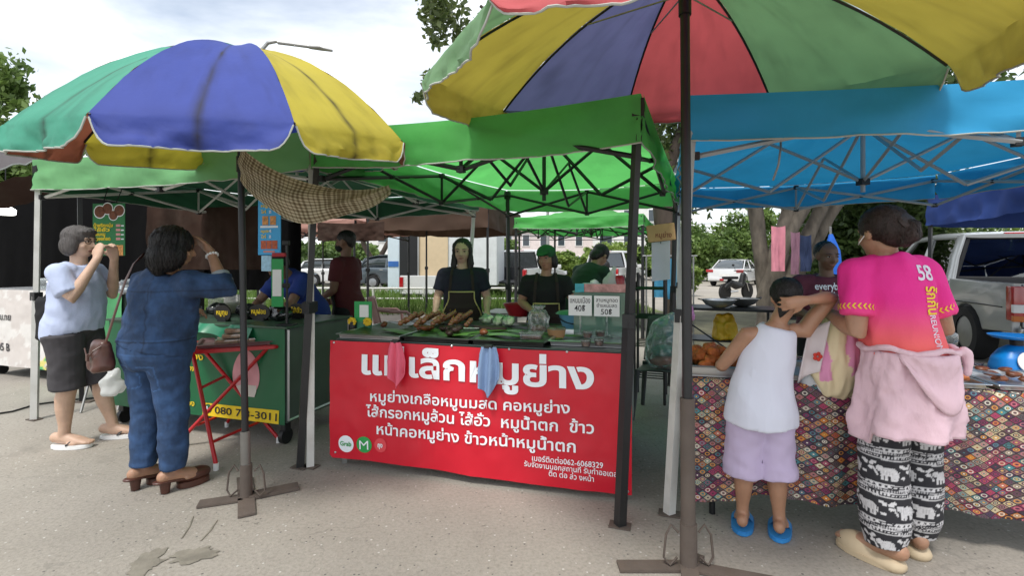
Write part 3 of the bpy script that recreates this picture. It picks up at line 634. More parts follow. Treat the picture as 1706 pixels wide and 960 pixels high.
M_polesl = mat('worn_grey_pole_sleeve', '#77746f', .55, var=.2, dirt=.4, metal=.3)
c1 = G(410, 832)
umbrella('blue, yellow, teal and rust parasol on a cross-shaped foot left of the red stall', (-1.606, 2.898), (c1.x, c1.y), 2.082, .965, -.058, -.003, .129, .545, ['#3a4b9e', '#c4b43e', '#8a503c', '#489e84'], .14, .85, (-1.606, 2.898, 2.55),
         [(G(330, 844), .085), (G(497, 814), .085), (G(411, 863), .085), (G(407, 800), .085)], .145, 2.1, True, .0185)
c2 = G(1147, 948)
umbrella('large green, yellow, blue and red parasol seen from below at the upper right', (.818, 2.331), (c2.x, c2.y), 2.276, 1.239, -.003, .026, .117, .50, ['#686b96', '#b3a444', '#719a6c', '#cc5c60'], [.05, .16, .16, .07, .10, .16, .13, .08], .15, (.818, 2.331, 2.72),
         [(G(1030, 948), .075), (G(1160, 930), .075), (c2 + V((.35, -.12, 0)), .075), (c2 + V((-.08, -.32, 0)), .075)], .27, 1.9, True, .022, hooks=False)
# gingham cloth tied from the parasol pole to the green canopy frame
t_pts = [W(398, 240, 2.75), W(470, 288, 2.9), W(560, 312, 3.05), W(648, 308, 3.15)]
b_pts = [W(400, 300, 2.72), W(450, 350, 2.85), W(560, 362, 3.0), W(652, 322, 3.14)]
bT = [t_pts[0], W(440, 292, 2.87), W(570, 335, 3.05), t_pts[3]]; bB = [b_pts[0], W(450, 388, 2.85), W(580, 388, 3.0), b_pts[3]]
cc = W(520, 300, 2.95)
def f(u, v):
    p = bez(bT, u).lerp(bez(bB, u), v); k = math.sin(math.pi * u)
    return p - cc + V((0, -.09 * math.sin(math.pi * v) * k + .018 * math.sin(u * 16 + v * 9) * math.sin(math.pi * v), .02 * math.sin(u * 11) * v * k))
b = B().sheet(f, 150, 60)
vs = [v.co.copy() for v in b.m.verts]; me = bpy.data.meshes.new('gingham_cloth'); b.m.to_mesh(me); b.m.free(); sm(me, 180)
at = me.color_attributes.new('Col', 'FLOAT_COLOR', 'POINT'); cols = []
wv = np.array([lin('#d2c8b0'), lin('#9a8c72'), lin('#6b5c48')])
for i in range(151):
    for j in range(61):
        q = int(i / 150 * .96 / .0128) % 2 + int(j / 60 * .34 / .0128) % 2; cols.append((*wv[q], 1))
at.data.foreach_set('color', np.array(cols, dtype=np.float32).ravel())
M_ging = mat('brown_gingham', attr=True, rough=.9, var=.05, trans=.4)
tag(link('gingham_cloth', me, M_ging, None, cc), 'brown and white gingham cloth slung between the parasol pole and green canopy', 'cloth')
t = thing('electric_cord', 'thin grey cord looping down under the large parasol and blue canopy', 'cord', W(1288, 172, 3.1))
o = W(1288, 172, 3.1)
B().tube([W(1290, 172, 3.1) - o, W(1299, 185, 3.05) - o, W(1300, 220, 3.0) - o, W(1301, 245, 3.0) - o, W(1297, 275, 3.0) - o, W(1288, 300, 3.05) - o], .007, n=6).build('cable', M_steel, t, 60)
B().box((0, 0, 0), (.05, .03, .045)).build('plug', M_steel, t)
b = B(); pp = [G(-60, 700), G(20, 688), G(60, 676), G(120, 668), G(200, 662)]; b.tube([p + V((0, 0, .01)) for p in pp], .008, n=6)
tag(b.build('ground_cable', M_blackp, None, 60), 'black cable lying on the asphalt by the white canopy leg', 'cable')
# ================================================================ PEOPLE
M_skin = mat('skin_tan', (.36, .20, .125), .5, var=.16, vscale=14, sss=.12, bump=.25, bscale=90)
M_skind = mat('skin_brown', (.20, .105, .065), .55, var=.10, vscale=9, sss=.1)
M_skinl = mat('skin_light', (.54, .36, .26), .5, var=.14, vscale=14, sss=.12, bump=.25, bscale=90)
M_hair = mat('black_hair', (.012, .010, .010), .38, var=.5, vscale=14, bump=.7, bscale=60, stretch=(6, 6, .6))
M_hairg = mat('greying_hair', (.075, .066, .062), .42, var=.45, vscale=14, bump=.7, bscale=60, stretch=(6, 6, .6))
M_hairb = mat('brown_hair', (.030, .016, .013), .35, var=.5, vscale=14, bump=.7, bscale=60, stretch=(6, 6, .6))
M_eye = mat('eye_dark', (.012, .01, .01), .15); M_eyew = mat('eye_white', (.38, .35, .32), .3, var=.02); M_lip = mat('lips', (.30, .13, .10), .5); M_brow = mat('eyebrow', (.03, .02, .018), .8)
def remesh(b, vox, smooth=4, fac=.5):
    bmesh.ops.recalc_face_normals(b.m, faces=b.m.faces)
    me = bpy.data.meshes.new('tmp'); b.m.to_mesh(me); b.m.free()
    o = bpy.data.objects.new('tmp', me); COL.objects.link(o)
    r = o.modifiers.new('r', 'REMESH'); r.mode = 'VOXEL'; r.voxel_size = vox
    if smooth: s = o.modifiers.new('s', 'SMOOTH'); s.factor = fac; s.iterations = smooth
    bpy.context.view_layer.update()
    m2 = bpy.data.meshes.new_from_object(o.evaluated_get(bpy.context.evaluated_depsgraph_get()))
    bpy.data.objects.remove(o); bpy.data.meshes.remove(me)
    for p in m2.polygons: p.use_smooth = True
    return m2
def wrinkle(me, amp, sc=(6, 6, 9), seed=0):
    n = [v.normal.copy() for v in me.vertices]
    for v, nn in zip(me.vertices, n):
        q = V((v.co.x * sc[0], v.co.y * sc[1], v.co.z * sc[2])) + V((seed, seed * 1.7, 0))
        k = NZ.noise(q); k = (1 - abs(k) * 2.2) if k > -.6 else 0
        v.co += nn * (amp * (k * .7 + .6 * NZ.noise(q * 2.3)))
    me.update()
def hand(b, wr, d, pn, s, side, curl=.35, spread=1.0, grip=0):
    """palm and five separate fingers; d = pointing direction, pn = palm normal, side = +1/-1 thumb side"""
    d = V(d).normalized(); pn = V(pn); pn = (pn - d * pn.dot(d)).normalized(); sd = d.cross(pn).normalized() * side
    wr = V(wr); L = s
    b.tube([wr, wr + d * L * .12, wr + d * L * .30, wr + d * L * .50], [(L * .17, L * .13), (L * .20, L * .13), (L * .235, L * .125), (L * .22, L * .10)], n=12, cap='round', up=pn)
    for k, ln in enumerate((.42, .48, .45, .36)):
        off = (1.5 - k) * .118 * L; p = wr + d * L * .50 + sd * off; a = (1.5 - k) * .10 * spread; dd = (d * math.cos(a) + sd * math.sin(a)).normalized()
        pts = [p - d * L * .1, p]; c = curl * .5
        for j, f in enumerate((.45, .32, .23)):
            c += curl * (.55 + .45 * j * .6); e = (dd * math.cos(c) + pn * math.sin(c)).normalized(); pts.append(pts[-1] + e * (ln * f * L))
        b.tube(pts, [L * .052, L * .052, L * .05, L * .045, L * .036], n=8, cap='round')
    p = wr + d * L * .16 + sd * L * .15; dd = (d * .62 + sd * .70 + pn * .25).normalized(); e = (d * .85 + sd * .35 + pn * .35).normalized()
    b.tube([p - sd * L * .05, p + dd * L * .17, p + dd * L * .17 + e * L * .16, p + dd * L * .17 + e * L * .29], [L * .075, L * .065, L * .056, L * .04], n=8, cap='round')
class Person:
    """faces +y, right hand on +x, origin on the ground between the feet"""
    def __init__(s, label, loc, rz, H=1.6, wd=1.0, belly=1.0, lean=(0, 0), skin=M_skin, yaw=0, pitch=0, arms=None, feet=None, vox=.007, hip=None, headroll=0, cat='person', lift=0, bare=False, headf=.933):
        s.bare = bare
        s.t = thing('person', label, cat, loc, rz); s.H, s.wd, s.lean, s.skin, s.belly, s.vox, s.lift = H, wd, lean, skin, belly, vox, lift
        s.hz = .53 * H
        S = s.sp
        s.sh = {1: S(.789) + V((.104 * H * wd ** .8, 0, 0)), -1: S(.789) + V((-.104 * H * wd ** .8, 0, 0))}
        s.arms = {}
        for sd in (1, -1):
            a = (arms or {}).get(sd)
            if a is None: a = (V((sd * .15 * H * wd, -.01 * H, .635 * H)), V((sd * .155 * H * wd, .03 * H, .485 * H)), (0, .15, -1), (-sd, 0, 0), .35)
            s.arms[sd] = (V(a[0]), V(a[1]), V(a[2]), V(a[3]), a[4])
        fw = .058 * H
        s.legs = {}
        for sd in (1, -1):
            ft = (feet or {}).get(sd, (sd * fw * 1.05, 0, sd * 6))
            an = V((ft[0], ft[1], .047 * H + lift)); hp = V((sd * .053 * H * wd, s.sp(.5).y, .50 * H)); kn = hp.lerp(an, .5) + V((0, .012 * H, -.01 * H))
            ra = R(-ft[2]); td = V((-math.sin(ra), math.cos(ra), 0)); s.legs[sd] = (hp, kn, an, td)
        s.hh = .134 * H * (headf / .933) ** .8
        s.hm = MX.Translation(S(headf)) @ MX.Rotation(R(yaw), 4, 'Z') @ MX.Rotation(R(pitch), 4, 'X') @ MX.Rotation(R(headroll), 4, 'Y')
    def sp(s, f):
        k = max(0, (f - .53) / .33); k = k ** 1.25
        z = f * s.H; drop = 0
        if k > 0:
            a = math.hypot(*s.lean); r = (f - .53) * s.H; drop = r - math.sqrt(max(0, r * r - min(r * .97, a * k) ** 2)) if r > 0 else 0
        return V((s.lean[0] * k, s.lean[1] * k, z - drop))
    def torso(s, prof, b, inf=0, n=24, ex=1):
        H, w_ = s.H, s.wd; pts = []; rr = []
        for f, rx, ry, dy in prof:
            p = s.sp(f); p = p + V((0, dy * H, 0)); pts.append(p); rr.append((rx * H * w_ + inf, ry * H * (w_ * .55 + .45) + inf))
        b.tube(pts, rr, n=n, up=(0, 1, 0), ex=ex)
    def prof(s):
        be = s.belly
        return [(.47, .055, .05, -.004), (.485, .085, .066, -.006), (.515, .104, .078, -.012), (.55, .103, .077 * (.6 + .4 * be), -.008), (.60, .090, .064 * be, .004), (.65, .086, .062 * be, .006), (.70, .093, .065 * (.5 + .5 * be), .004), (.745, .101, .067, 0), (.785, .092, .056, -.004), (.81, .070, .046, -.006), (.832, .045, .038, -.004)]
    def body(s):
        b = B(); H = s.H; s.torso(s.prof(), b, -.012 * H / 1.6); kb = 1.0 if s.bare else .80
        b.tube([s.sp(.81), s.sp(.85), s.hm @ V((0, -.05 * s.hh, -.3 * s.hh))], [(.037 * H, .037 * H), (.031 * H, .033 * H), (.031 * H, .034 * H)], n=14, cap='round', up=(0, 1, 0))
        hh = s.hh; m = s.hm
        def E(c, r): b.ell([q * hh for q in c], [q * hh for q in r], m, 20)
        E((0, -.07, .13), (.355, .44, .385)); E((0, .07, -.10), (.305, .345, .40)); E((0, .17, -.36), (.19, .19, .14)); E((0, .31, .12), (.25, .09, .07))
        E((0, .36, -.26), (.115, .06, .065)); E((.17, .27, -.13), (.11, .09, .10)); E((-.17, .27, -.13), (.11, .09, .10))
        b.tube([m @ (V((0, .375, .08)) * hh), m @ (V((0, .43, -.03)) * hh), m @ (V((0, .465, -.115)) * hh)], [.035 * hh, .045 * hh, .06 * hh], n=8, cap='round')
        E((.055, .41, -.13), (.05, .045, .035)); E((-.055, .41, -.13), (.05, .045, .035))
        for sd in (1, -1): b.ell((sd * .36 * hh, -.03 * hh, -.02 * hh), (.045 * hh, .10 * hh, .15 * hh), m, 12)
        for sd in (1, -1):
            el, wr, hd, pn, curl = s.arms[sd]; sh = s.sh[sd]
            b.tube([sh + V((-sd * .03 * H, 0, .0)), sh + V((sd * .005 * H, 0, -.004 * H)), sh.lerp(el, .35), sh.lerp(el, .75), el, el.lerp(wr, .25), el.lerp(wr, .7), wr], [.029 * H * kb, .033 * H * kb, .031 * H * s.wd ** .5 * (kb + 1) / 2, .028 * H, .0245 * H, .0255 * H, .019 * H, .0165 * H], n=14, cap='round')
            hand(b, wr, hd, pn, .108 * H, sd * (1 if True else 1), curl)
            hp, kn, an, td = s.legs[sd]; wl = s.wd ** .7
            b.tube([hp + V((0, -.005 * H, .02 * H)), hp.lerp(kn, .3), hp.lerp(kn, .75), kn, kn.lerp(an, .22) + V((0, -.008 * H, 0)), kn.lerp(an, .45) + V((0, -.006 * H, 0)), kn.lerp(an, .8), an], [.054 * H * wl, .050 * H * wl, .041 * H * wl, .036 * H, .037 * H, .034 * H, .0235 * H, .022 * H], n=16, cap='round')
            l = s.lift
            b.tube([an + V((0, 0, -.012 * H)) - td * .035 * H, an + V((0, 0, -.018 * H)) + td * .01 * H, an + V((0, 0, -.026 * H)) + td * .06 * H, an + V((0, 0, -.034 * H)) + td * .098 * H], [(.021 * H, .024 * H), (.023 * H, .026 * H), (.028 * H, .018 * H), (.026 * H, .010 * H)], n=12, cap='round', up=(0, 0, 1))
            sdv = V((td.y, -td.x, 0)) * sd
            for k in range(5):
                p = an + V((0, 0, -.0365 * H)) + td * (.102 - .006 * k * k * .5) * H + sdv * (k - 1.6) * .0105 * H
                b.tube([p - td * .02 * H, p + td * .010 * H], [.0075 * H if k else .0095 * H] * 2, n=6, cap='round')
        me = remesh(b, s.vox, 3); s.bodyo = link('body', me, s.skin, s.t); return s
    def face(s, lip=True, gl=False, mask=None):
        hh, m = s.hh, s.hm
        for sd in (1, -1):
            e = B().ell((sd * .155 * hh, .372 * hh, .035 * hh), (.065 * hh, .03 * hh, .026 * hh), m, 12).build('eye', M_eyew, s.t, 180)
            B().ell((sd * .155 * hh, .394 * hh, .036 * hh), (.030 * hh, .014 * hh, .025 * hh), m, 10).build('iris', M_eye, e, 180)
            B().tube([m @ (V((sd * .085, .398, .035)) * hh), m @ (V((sd * .155, .401, .065)) * hh), m @ (V((sd * .225, .362, .038)) * hh)], .009 * hh, n=5).build('lashes', M_brow, e)
            B().tube([m @ (V((sd * .075, .405, .125)) * hh), m @ (V((sd * .16, .395, .15)) * hh), m @ (V((sd * .25, .33, .12)) * hh)], [(.022 * hh, .014 * hh), (.020 * hh, .014 * hh), (.008 * hh, .006 * hh)], n=6, cap='round').build('eyebrow', M_brow, s.t, 180)
        if lip:
            B().tube([m @ (V((-.11, .385, -.262)) * hh), m @ (V((-.04, .425, -.25)) * hh), m @ (V((0, .428, -.255)) * hh), m @ (V((.04, .425, -.25)) * hh), m @ (V((.11, .385, -.262)) * hh)], [.006 * hh, .016 * hh, .015 * hh, .016 * hh, .006 * hh], n=6, cap='round').build('mouth', M_lip, s.t, 180)
            B().tube([m @ (V((-.09, .388, -.28)) * hh), m @ (V((0, .425, -.292)) * hh), m @ (V((.09, .388, -.28)) * hh)], [.006 * hh, .019 * hh, .006 * hh], n=6, cap='round').build('mouth', M_lip, s.t, 180)
        if gl:
            b = B()
            for sd in (1, -1):
                b.tube([m @ (V((sd * (.16 + .10 * math.cos(a * .5236)), .425 - .05 * (.3 + .7 * abs(math.cos(a * .5236)) * (1 if math.cos(a * .5236) > 0 else 0)), .03 + .075 * math.sin(a * .5236))) * hh) for a in range(13)], .010 * hh, n=5)
                b.tube([m @ (V((sd * .26, .39, .045)) * hh), m @ (V((sd * .35, .1, .05)) * hh), m @ (V((sd * .37, -.06, .03)) * hh)], .009 * hh, n=5)
            b.tube([m @ (V((-.06, .425, .04)) * hh), m @ (V((.06, .425, .04)) * hh)], .009 * hh, n=5)
            b.build('glasses', M_blackp, s.t)
        if mask:
            b = B(); b.ell((0, .19 * hh, -.24 * hh), (.30 * hh, .32 * hh, .24 * hh), m, 16); b.tube([m @ (V((sx * .30, .18, -.15)) * hh) for sx in (-1, 1)], .01 * hh, n=5)
            me = remesh(b, .008, 3); link('face_mask', me, mask, s.t)
        return s
    def hair(s, ells, m=M_hair, tubes=(), vox=.008, amp=.006, name='hair'):
        b = B(); hh = s.hh
        for c, r in ells: b.ell([q * hh for q in c], [q * hh for q in r], s.hm, 20)
        for pts, rr in tubes: b.tube([s.hm @ (V(p) * hh) for p in pts], [(q[0] * hh, q[1] * hh) if isinstance(q, tuple) else q * hh for q in rr], n=12, cap='round', up=s.hm.to_3x3() @ V((0, 1, 0)))
        me = remesh(b, vox, 3); n = [v.normal.copy() for v in me.vertices]; inv = s.hm.inverted()
        for v, nn in zip(me.vertices, n):
            q = inv @ v.co; a = math.atan2(q.x, q.y) * 7; v.co += nn * amp * (NZ.noise(V((a * 2.4, q.z * 5, 1))) + .6 * NZ.noise(V((a * 6, q.z * 9, 4))))
        me.update(); return link(name, me, m, s.t)
    def shirt(s, m, hem=.50, inf=.014, slv={1: .55, -1: .55}, flare=.0, vox=.009, amp=.006, name='shirt', colour=None, neck=.84, slr=1.28, tank=False, sm_=2, hemdy=0, wsc=(7, 7, 10), seed=0, hemin=0, front=None):
        b = B(); H = s.H; pr = [p for p in s.prof() if p[0] > hem + .012]
        q0 = np.interp(hem, [p[0] for p in s.prof()], [p[1] for p in s.prof()]); q1 = np.interp(hem, [p[0] for p in s.prof()], [p[2] for p in s.prof()])
        if hem < .47: q0, q1 = .10, .075
        pr2 = [(hem, max(q0, .098) + flare, max(q1, .068) + flare, hemdy)]
        for f, rx, ry, dy in pr:
            if f < .60: rx = max(rx, .098 + flare * (.6 - f) / max(.01, .6 - hem)); ry = max(ry, .068)
            elif f < .72: rx = max(rx, .096)
            if f > neck: continue
            pr2.append((f, rx, ry, dy))
        s.torso(pr2, b, inf, 28)
        if not tank:
            for sd in (1, -1):
                el, wr = s.arms[sd][0], s.arms[sd][1]; sh = s.sh[sd]; L_ = slv[sd]
                k0 = slr / 1.28 * s.wd ** .4; r0 = .0435 * H * k0; b.ell(sh, (r0, r0, r0), None, 18); b.tube([sh + V((-sd * .06 * H, 0, .010 * H)), sh], [.040 * H * k0, .0425 * H * k0], n=16)
                pts = [sh]; rr = [.0435 * H]
                up_ = [sh.lerp(el, q) for q in (.3, .6, .97)]; fo = [el.lerp(wr, q) for q in (.15, .5, .8, .96)]
                tot = 1.0
                for q in (.25, .5, .75, 1.0):
                    if q <= L_ + .001: pts.append(sh.lerp(el, q)); rr.append((.040 if q < .4 else .039) * H * (1 if L_ > 1 else 1.05))
                if L_ < 1 and L_ not in (.25, .5, .75): pts.append(sh.lerp(el, L_)); rr.append(.043 * H)
                if L_ > 1:
                    for q in (.25, .5, .75, 1.0):
                        if q <= L_ - 1 + .001: pts.append(el.lerp(wr, q)); rr.append((.038 - .008 * q) * H)
                b.tube(pts, [q * slr / 1.28 * s.wd ** .4 for q in rr], n=16)
        me = remesh(b, vox, sm_); wrinkle(me, amp, wsc, seed)
        if colour: paint(me, colour)
        return link(name, me, m, s.t)
    def pants(s, m, end=.05, w0=1.0, w1=1.0, inf=.012, top=.58, vox=.009, amp=.006, name='trousers', colour=None, seed=3, wsc=(7, 7, 9), gather=False):
        b = B(); H = s.H
        s.torso([p for p in s.prof() if .47 <= p[0] < top] + [(top, .092, .068, .0)], b, inf)
        for sd in (1, -1):
            hp, kn, an, td = s.legs[sd]; pts = [hp + V((0, -.004 * H, .015 * H))]; rr = [.066 * H * s.wd ** .7 * w0]
            tot = hp.z - an.z; zt = end * H
            for f in (.88, .72, .55, .42, .28, .16, .08, .0):
                z = .5 * H * f + .03 * H * (1 - f);
                if z <= zt + .035 * H: continue
                p = hp.lerp(kn, (hp.z - z) / (hp.z - kn.z)) if z > kn.z else kn.lerp(an, (kn.z - z) / (kn.z - an.z)) + V((0, -.004 * H, 0))
                k = 1 - (z - zt) / (.5 * H - zt); base = np.interp(z / H, [.05, .16, .28, .4, .5], [.030, .038, .042, .054, .066]); base = max(base, .054) if name == 'shorts' else base; rr.append(base * H * (w0 + (w1 - w0) * k)); pts.append(p)
            z = zt; p = (hp.lerp(kn, (hp.z - z) / (hp.z - kn.z)) if z > kn.z else kn.lerp(an, min(1.3, (kn.z - z) / (kn.z - an.z))) + V((0, -.004 * H, 0)))
            base = np.interp(z / H, [.05, .16, .28, .4, .5], [.030, .038, .042, .054, .066]); base = max(base, .054) if name == 'shorts' else base; pts.append(p); rr.append(base * H * (w1 if not gather else w1 * .8))
            b.tube(pts, [q + inf * .6 for q in rr], n=18)
        me = remesh(b, vox, 1); wrinkle(me, amp, wsc, seed)
        if colour: paint(me, colour)
        return link(name, me, m, s.t)
    def apron(s, m, trimm, z0=.30, z1=.69, wtop=.075, wbot=.115):
        """bib apron following the front of the body, with piping"""
        H = s.H; pr = s.prof()
        def surf(x, f):
            rx = np.interp(f, [p[0] for p in pr], [p[1] for p in pr]); ry = np.interp(f, [p[0] for p in pr], [p[2] for p in pr]); dy = np.interp(f, [p[0] for p in pr], [p[3] for p in pr])
            if f < .6: rx = max(rx, .104); ry = max(ry, .078)
            rx = max(rx, .098) * H * s.wd + .028; ry = max(ry, .066) * H * (s.wd * .55 + .45) + .030
            u = max(-.96, min(.96, x / rx)); y = ry * math.sqrt(1 - u * u) + .004 * math.sin(x * 40) * (1 - (f - z0) / (z1 - z0))
            if f < .53: return V((x, y + dy * H + s.sp(.53).y, f * H))
            p = s.sp(f); return p + V((x, y + dy * H, 0))
        def f(u, v):
            fz = z0 + (z1 - z0) * v; k = min(1, max(0, (v - .62) / .3)); k = k * k * (3 - 2 * k); w_ = wbot * (1 - k) + wtop * k
            return surf((u * 2 - 1) * w_ * H, fz)
        a = B().sheet(f, 24, 30).build('apron', m, s.t, 60)
        ed = [f(0, v / 20) for v in range(21)] + [f(u / 10, 1) for u in range(1, 10)] + [f(1, 1 - v / 20) for v in range(21)]
        B().tube([p + V((0, .003, 0)) for p in ed], .006, n=5).build('piping', trimm, a, 180)
        for sd in (1, -1):
            B().tube([f(.5 + sd * .47, 1), s.sp(.79) + V((sd * .062 * H, .062 * H, 0)), s.sp(.825) + V((sd * .055 * H, .012 * H, .018 * H)), s.sp(.81) + V((sd * .03 * H, -.05 * H, 0))], [(.014, .004)] * 4, n=6, up=(sd * .3, 1, .2)).build('apron_strap', m, a)
        return a, f
    def foot_pts(s, sd):
        hp, kn, an, td = s.legs[sd]; return an, td, V((td.y, -td.x, 0))
def sole(s, sd, h, m, L0=-.052, L1=.118, wd=.034, name='sandal', h2=None):
    """sandal sole under a foot; returns the object and a local mapper"""
    an, td, sv = s.foot_pts(sd); H = s.H; h2 = h2 or h; ol = []
    for k in range(28):
        t = 2 * math.pi * k / 28; x = math.cos(t); y = math.sin(t)
        l = (L0 + L1) / 2 + (L1 - L0) / 2 * math.copysign(abs(y) ** .8, y); w_ = wd * math.copysign(abs(x) ** .8, x) * (1 + .12 * y); ol.append((w_ * H, l * H))
    mt = MX.Translation((an.x, an.y, 0)) @ MX(((sv.x, td.x, 0, 0), (sv.y, td.y, 0, 0), (0, 0, 1, 0), (0, 0, 0, 1)))
    b = B(); b.prism(ol, .002, h, mt); bmesh.ops.bevel(b.m, geom=[e for e in b.m.edges if abs(e.verts[0].co.z - e.verts[1].co.z) < 1e-4 and len(e.link_faces) == 2], offset=.004, segments=2, affect='EDGES')
    o = b.build(name, m, s.t, 50)
    return o, (lambda x, y, z: mt @ V((x * H, y * H, z)))
HB = [((0, -.11, .16), (.42, .48, .43)), ((0, -.30, -.12), (.36, .26, .42))]
def strands(s, ho, n=900, to=None, ln=.10, m=None, wd=.0016, seed=1, lift=.004):
    """fine locks lying along the hair surface so its outline is not smooth"""
    rr = random.Random(seed); vs = ho.data.vertices; V_, F_ = [], []; to = (s.hm @ (V(to) * s.hh)) if to is not None else None
    from mathutils.bvhtree import BVHTree as BT
    bt = BT.FromPolygons([v.co.copy() for v in vs], [tuple(p.vertices) for p in ho.data.polygons])
    for k in range(n):
        p = vs[rr.randrange(len(vs))].co.copy(); pts = []; L_ = ln * rr.uniform(.5, 1.3) / 6; jit = V((rr.gauss(0, .25), rr.gauss(0, .25), rr.gauss(0, .1))); lf = lift * rr.uniform(.2, 1.4)
        for q in range(7):
            h = bt.find_nearest(p)
            if h[0] is None: break
            nn = h[1]; pts.append((h[0] + nn * lf * (.4 + q / 6), nn)); d = (to - p) if to is not None else V((0, 0, -1))
            d = d + jit * (d.length if to is not None else 1); d = d - nn * d.dot(nn)
            if d.length < 1e-5: break
            if to is not None and (to - p).length < .03: break
            p = h[0] + d.normalized() * L_
        if len(pts) < 3: continue
        b0 = len(V_)
        for i, (q, nn) in enumerate(pts):
            t_ = (pts[min(i + 1, len(pts) - 1)][0] - pts[max(0, i - 1)][0]); sd = t_.cross(nn); sd = sd.normalized() * wd * (1 - .7 * i / len(pts)) if sd.length > 1e-7 else V((wd, 0, 0)); V_ += [q - sd, q + sd]
        for i in range(len(pts) - 1): F_.append((b0 + 2 * i, b0 + 2 * i + 1, b0 + 2 * i + 3, b0 + 2 * i + 2))
    me = bpy.data.meshes.new('hair_strands'); me.from_pydata(V_, [], F_); sm(me, 180); return link('hair_strands', me, m or ho.data.materials[0], ho)
M_white_cl = mat('white_cotton', '#d3d6e0', .9, var=.03, bump=.1, bscale=120)
# -------- older woman in pale blue shirt, photographing, seen from her right
p = V((-3.27, 3.68, 0))
P = Person('older woman with grey bob and pale blue shirt raising her hands to her face', p, R(-82), 1.62, 1.12, 1.25, (0, .03), M_skinl, yaw=-6, pitch=-3,
           arms={1: ((.22, .12, 1.10), (.11, .22, 1.385), (-.3, .0, 1), (-1, .2, 0), .75), -1: ((-.22, .12, 1.10), (-.08, .22, 1.385), (.3, .0, 1), (1, .1, 0), .75)}, feet={1: (.075, -.02, 4), -1: (-.10, .20, -6)}, lift=.022)
P.body().face(gl=True)
P.hair([((0, -.10, .17), (.44, .48, .42)), ((.33, -.10, -.12), (.15, .30, .36)), ((-.33, -.10, -.12), (.15, .30, .36)), ((0, -.33, -.12), (.38, .25, .38)), ((0, .22, .36), (.3, .2, .16))], M_hairg); strands(P, P.t.children[-1], 1400)
M_bluetee = mat('pale_blue_knit', '#b4bfda', .9, var=.06, bump=.15, bscale=90, fold=.6, fscale=6)
P.shirt(M_bluetee, hem=.50, slv={1: .78, -1: .78}, inf=.022, amp=.012, wsc=(7, 7, 5))
P.pants(mat('dark_grey_shorts', '#3f3d40', .9, var=.12, fold=.5), end=.27, w0=1.05, w1=1.1, name='shorts')
for sd in (1, -1):
    so_, q = sole(P, sd, .030, M_whitep); B().tube([q(-.032, .03, .03), q(-.02, .045, .06), q(0, .07, .055), q(.02, .045, .06), q(.032, .03, .03)], [(.012, .006)] * 5, n=6, up=(0, 0, 1)).build('sandal_strap', M_blackp, so_, 60)
def bag(name, label, cat, loc, rz, w_, d, h, m, strap=None, taper=.8, soft=.012, seed=0, top=None):
    t = thing(name, label, cat, loc, rz); b = B()
    b.tube([(0, 0, 0), (0, 0, h * .06), (0, 0, h * .5), (0, 0, h * .92), (0, 0, h)], [(w_ * .44, d * .42), (w_ * .5, d * .5), (w_ * .5, d * .46), (w_ * .48 * taper, d * .30), (w_ * .46 * taper, d * .18)], n=28, up=(0, 1, 0), ex=.5)
    me = remesh(b, .008, 3); wrinkle(me, soft, (9, 9, 7), seed); link('bag_body', me, m, t)
    if strap:
        for st in strap: B().tube(st[0], [(st[1], .004)] * len(st[0]) if isinstance(st[1], float) else st[1], n=8, up=st[2] if len(st) > 2 else (0, 1, 0)).build('strap', st[3] if len(st) > 3 else m, t, 60)
    return t
M_blackcl = mat('black_canvas', '#141416', .85, var=.2)
bag('tote_bag', 'black tote bag hanging behind the woman in the pale blue shirt', 'bag', W(96, 566, 3.72), R(10), .26, .11, .32, M_blackcl, [([(-.10, 0, .30), (-.04, 0, .38), (.05, 0, .42), (.14, .02, .37)], .010)], taper=1.05)
M_plastw = glassmat('white_bag_film', (.85, .87, .87), .3, .06, .78, (.80, .81, .80))
bag('plastic_bag', 'small white plastic bag held between the two women on the left', 'bag', W(187, 656, 3.45), 0, .12, .10, .16, M_plastw, [([(-.03, 0, .15), (-.01, 0, .21), (.02, 0, .15)], .006)], taper=.5, soft=.02, seed=4)
# -------- woman in denim, back to the camera
p = V((-2.14, 2.96, 0))
P = Person('woman in dark denim jacket and jeans with hand raised to her black hair', p, R(-20), 1.575, 1.22, 1.2, (.13, .0), M_skin, yaw=-28, pitch=-10,
           arms={1: ((.41, .12, 1.205), (.245, .16, 1.43), (-.75, -.12, .65), (-.5, -.9, -.3), .45), -1: ((-.26, .10, 1.03), (-.16, .28, 1.02), (.5, .9, .1), (0, 0, -1), .5)}, feet={1: (.125, .02, 12), -1: (-.09, -.01, 6)}, lift=.045)
P.body()
P.hair([((0, -.12, .16), (.47, .50, .44)), ((.34, -.12, -.22), (.20, .34, .42)), ((-.34, -.12, -.22), (.20, .34, .42)), ((0, -.34, -.25), (.42, .26, .48)), ((.1, -.3, -.55), (.3, .2, .25)), ((-.2, -.2, -.5), (.24, .22, .25))], M_hair, amp=.012); strands(P, P.t.children[-1], 1800, ln=.14, lift=.007)
DEN = np.array(lin('#2b4569')); STI = np.array(lin('#5c6f8c'))
HD = P.H
def denim(co, n):
    k = .82 + .5 * max(-.3, fbm((co.x * 5, co.y * 5, co.z * 5), 1.6)) + .12 * NZ.noise(V((co.x * 90, co.y * 90, co.z * 30)))
    return np.clip(DEN * k, .004, 1)
def jacket_c(co, n):
    c = denim(co, n); x, z = co.x, co.z
    if n.y < .1:
        for xs in (-.12 - .06 * (z - 1.0), .12 + .06 * (z - 1.0)):
            if abs(x - xs) < .004: c = c * .6
        if abs(x) < .003: c = c * .7
    if abs(z - 1.185 * HD / 1.565 - .02 * abs(x)) < .004: c = c * .6
    if abs(z - .905) < .004: c = c * .5
    if abs(z - .915) < .003: c = c * 1.4
    return c
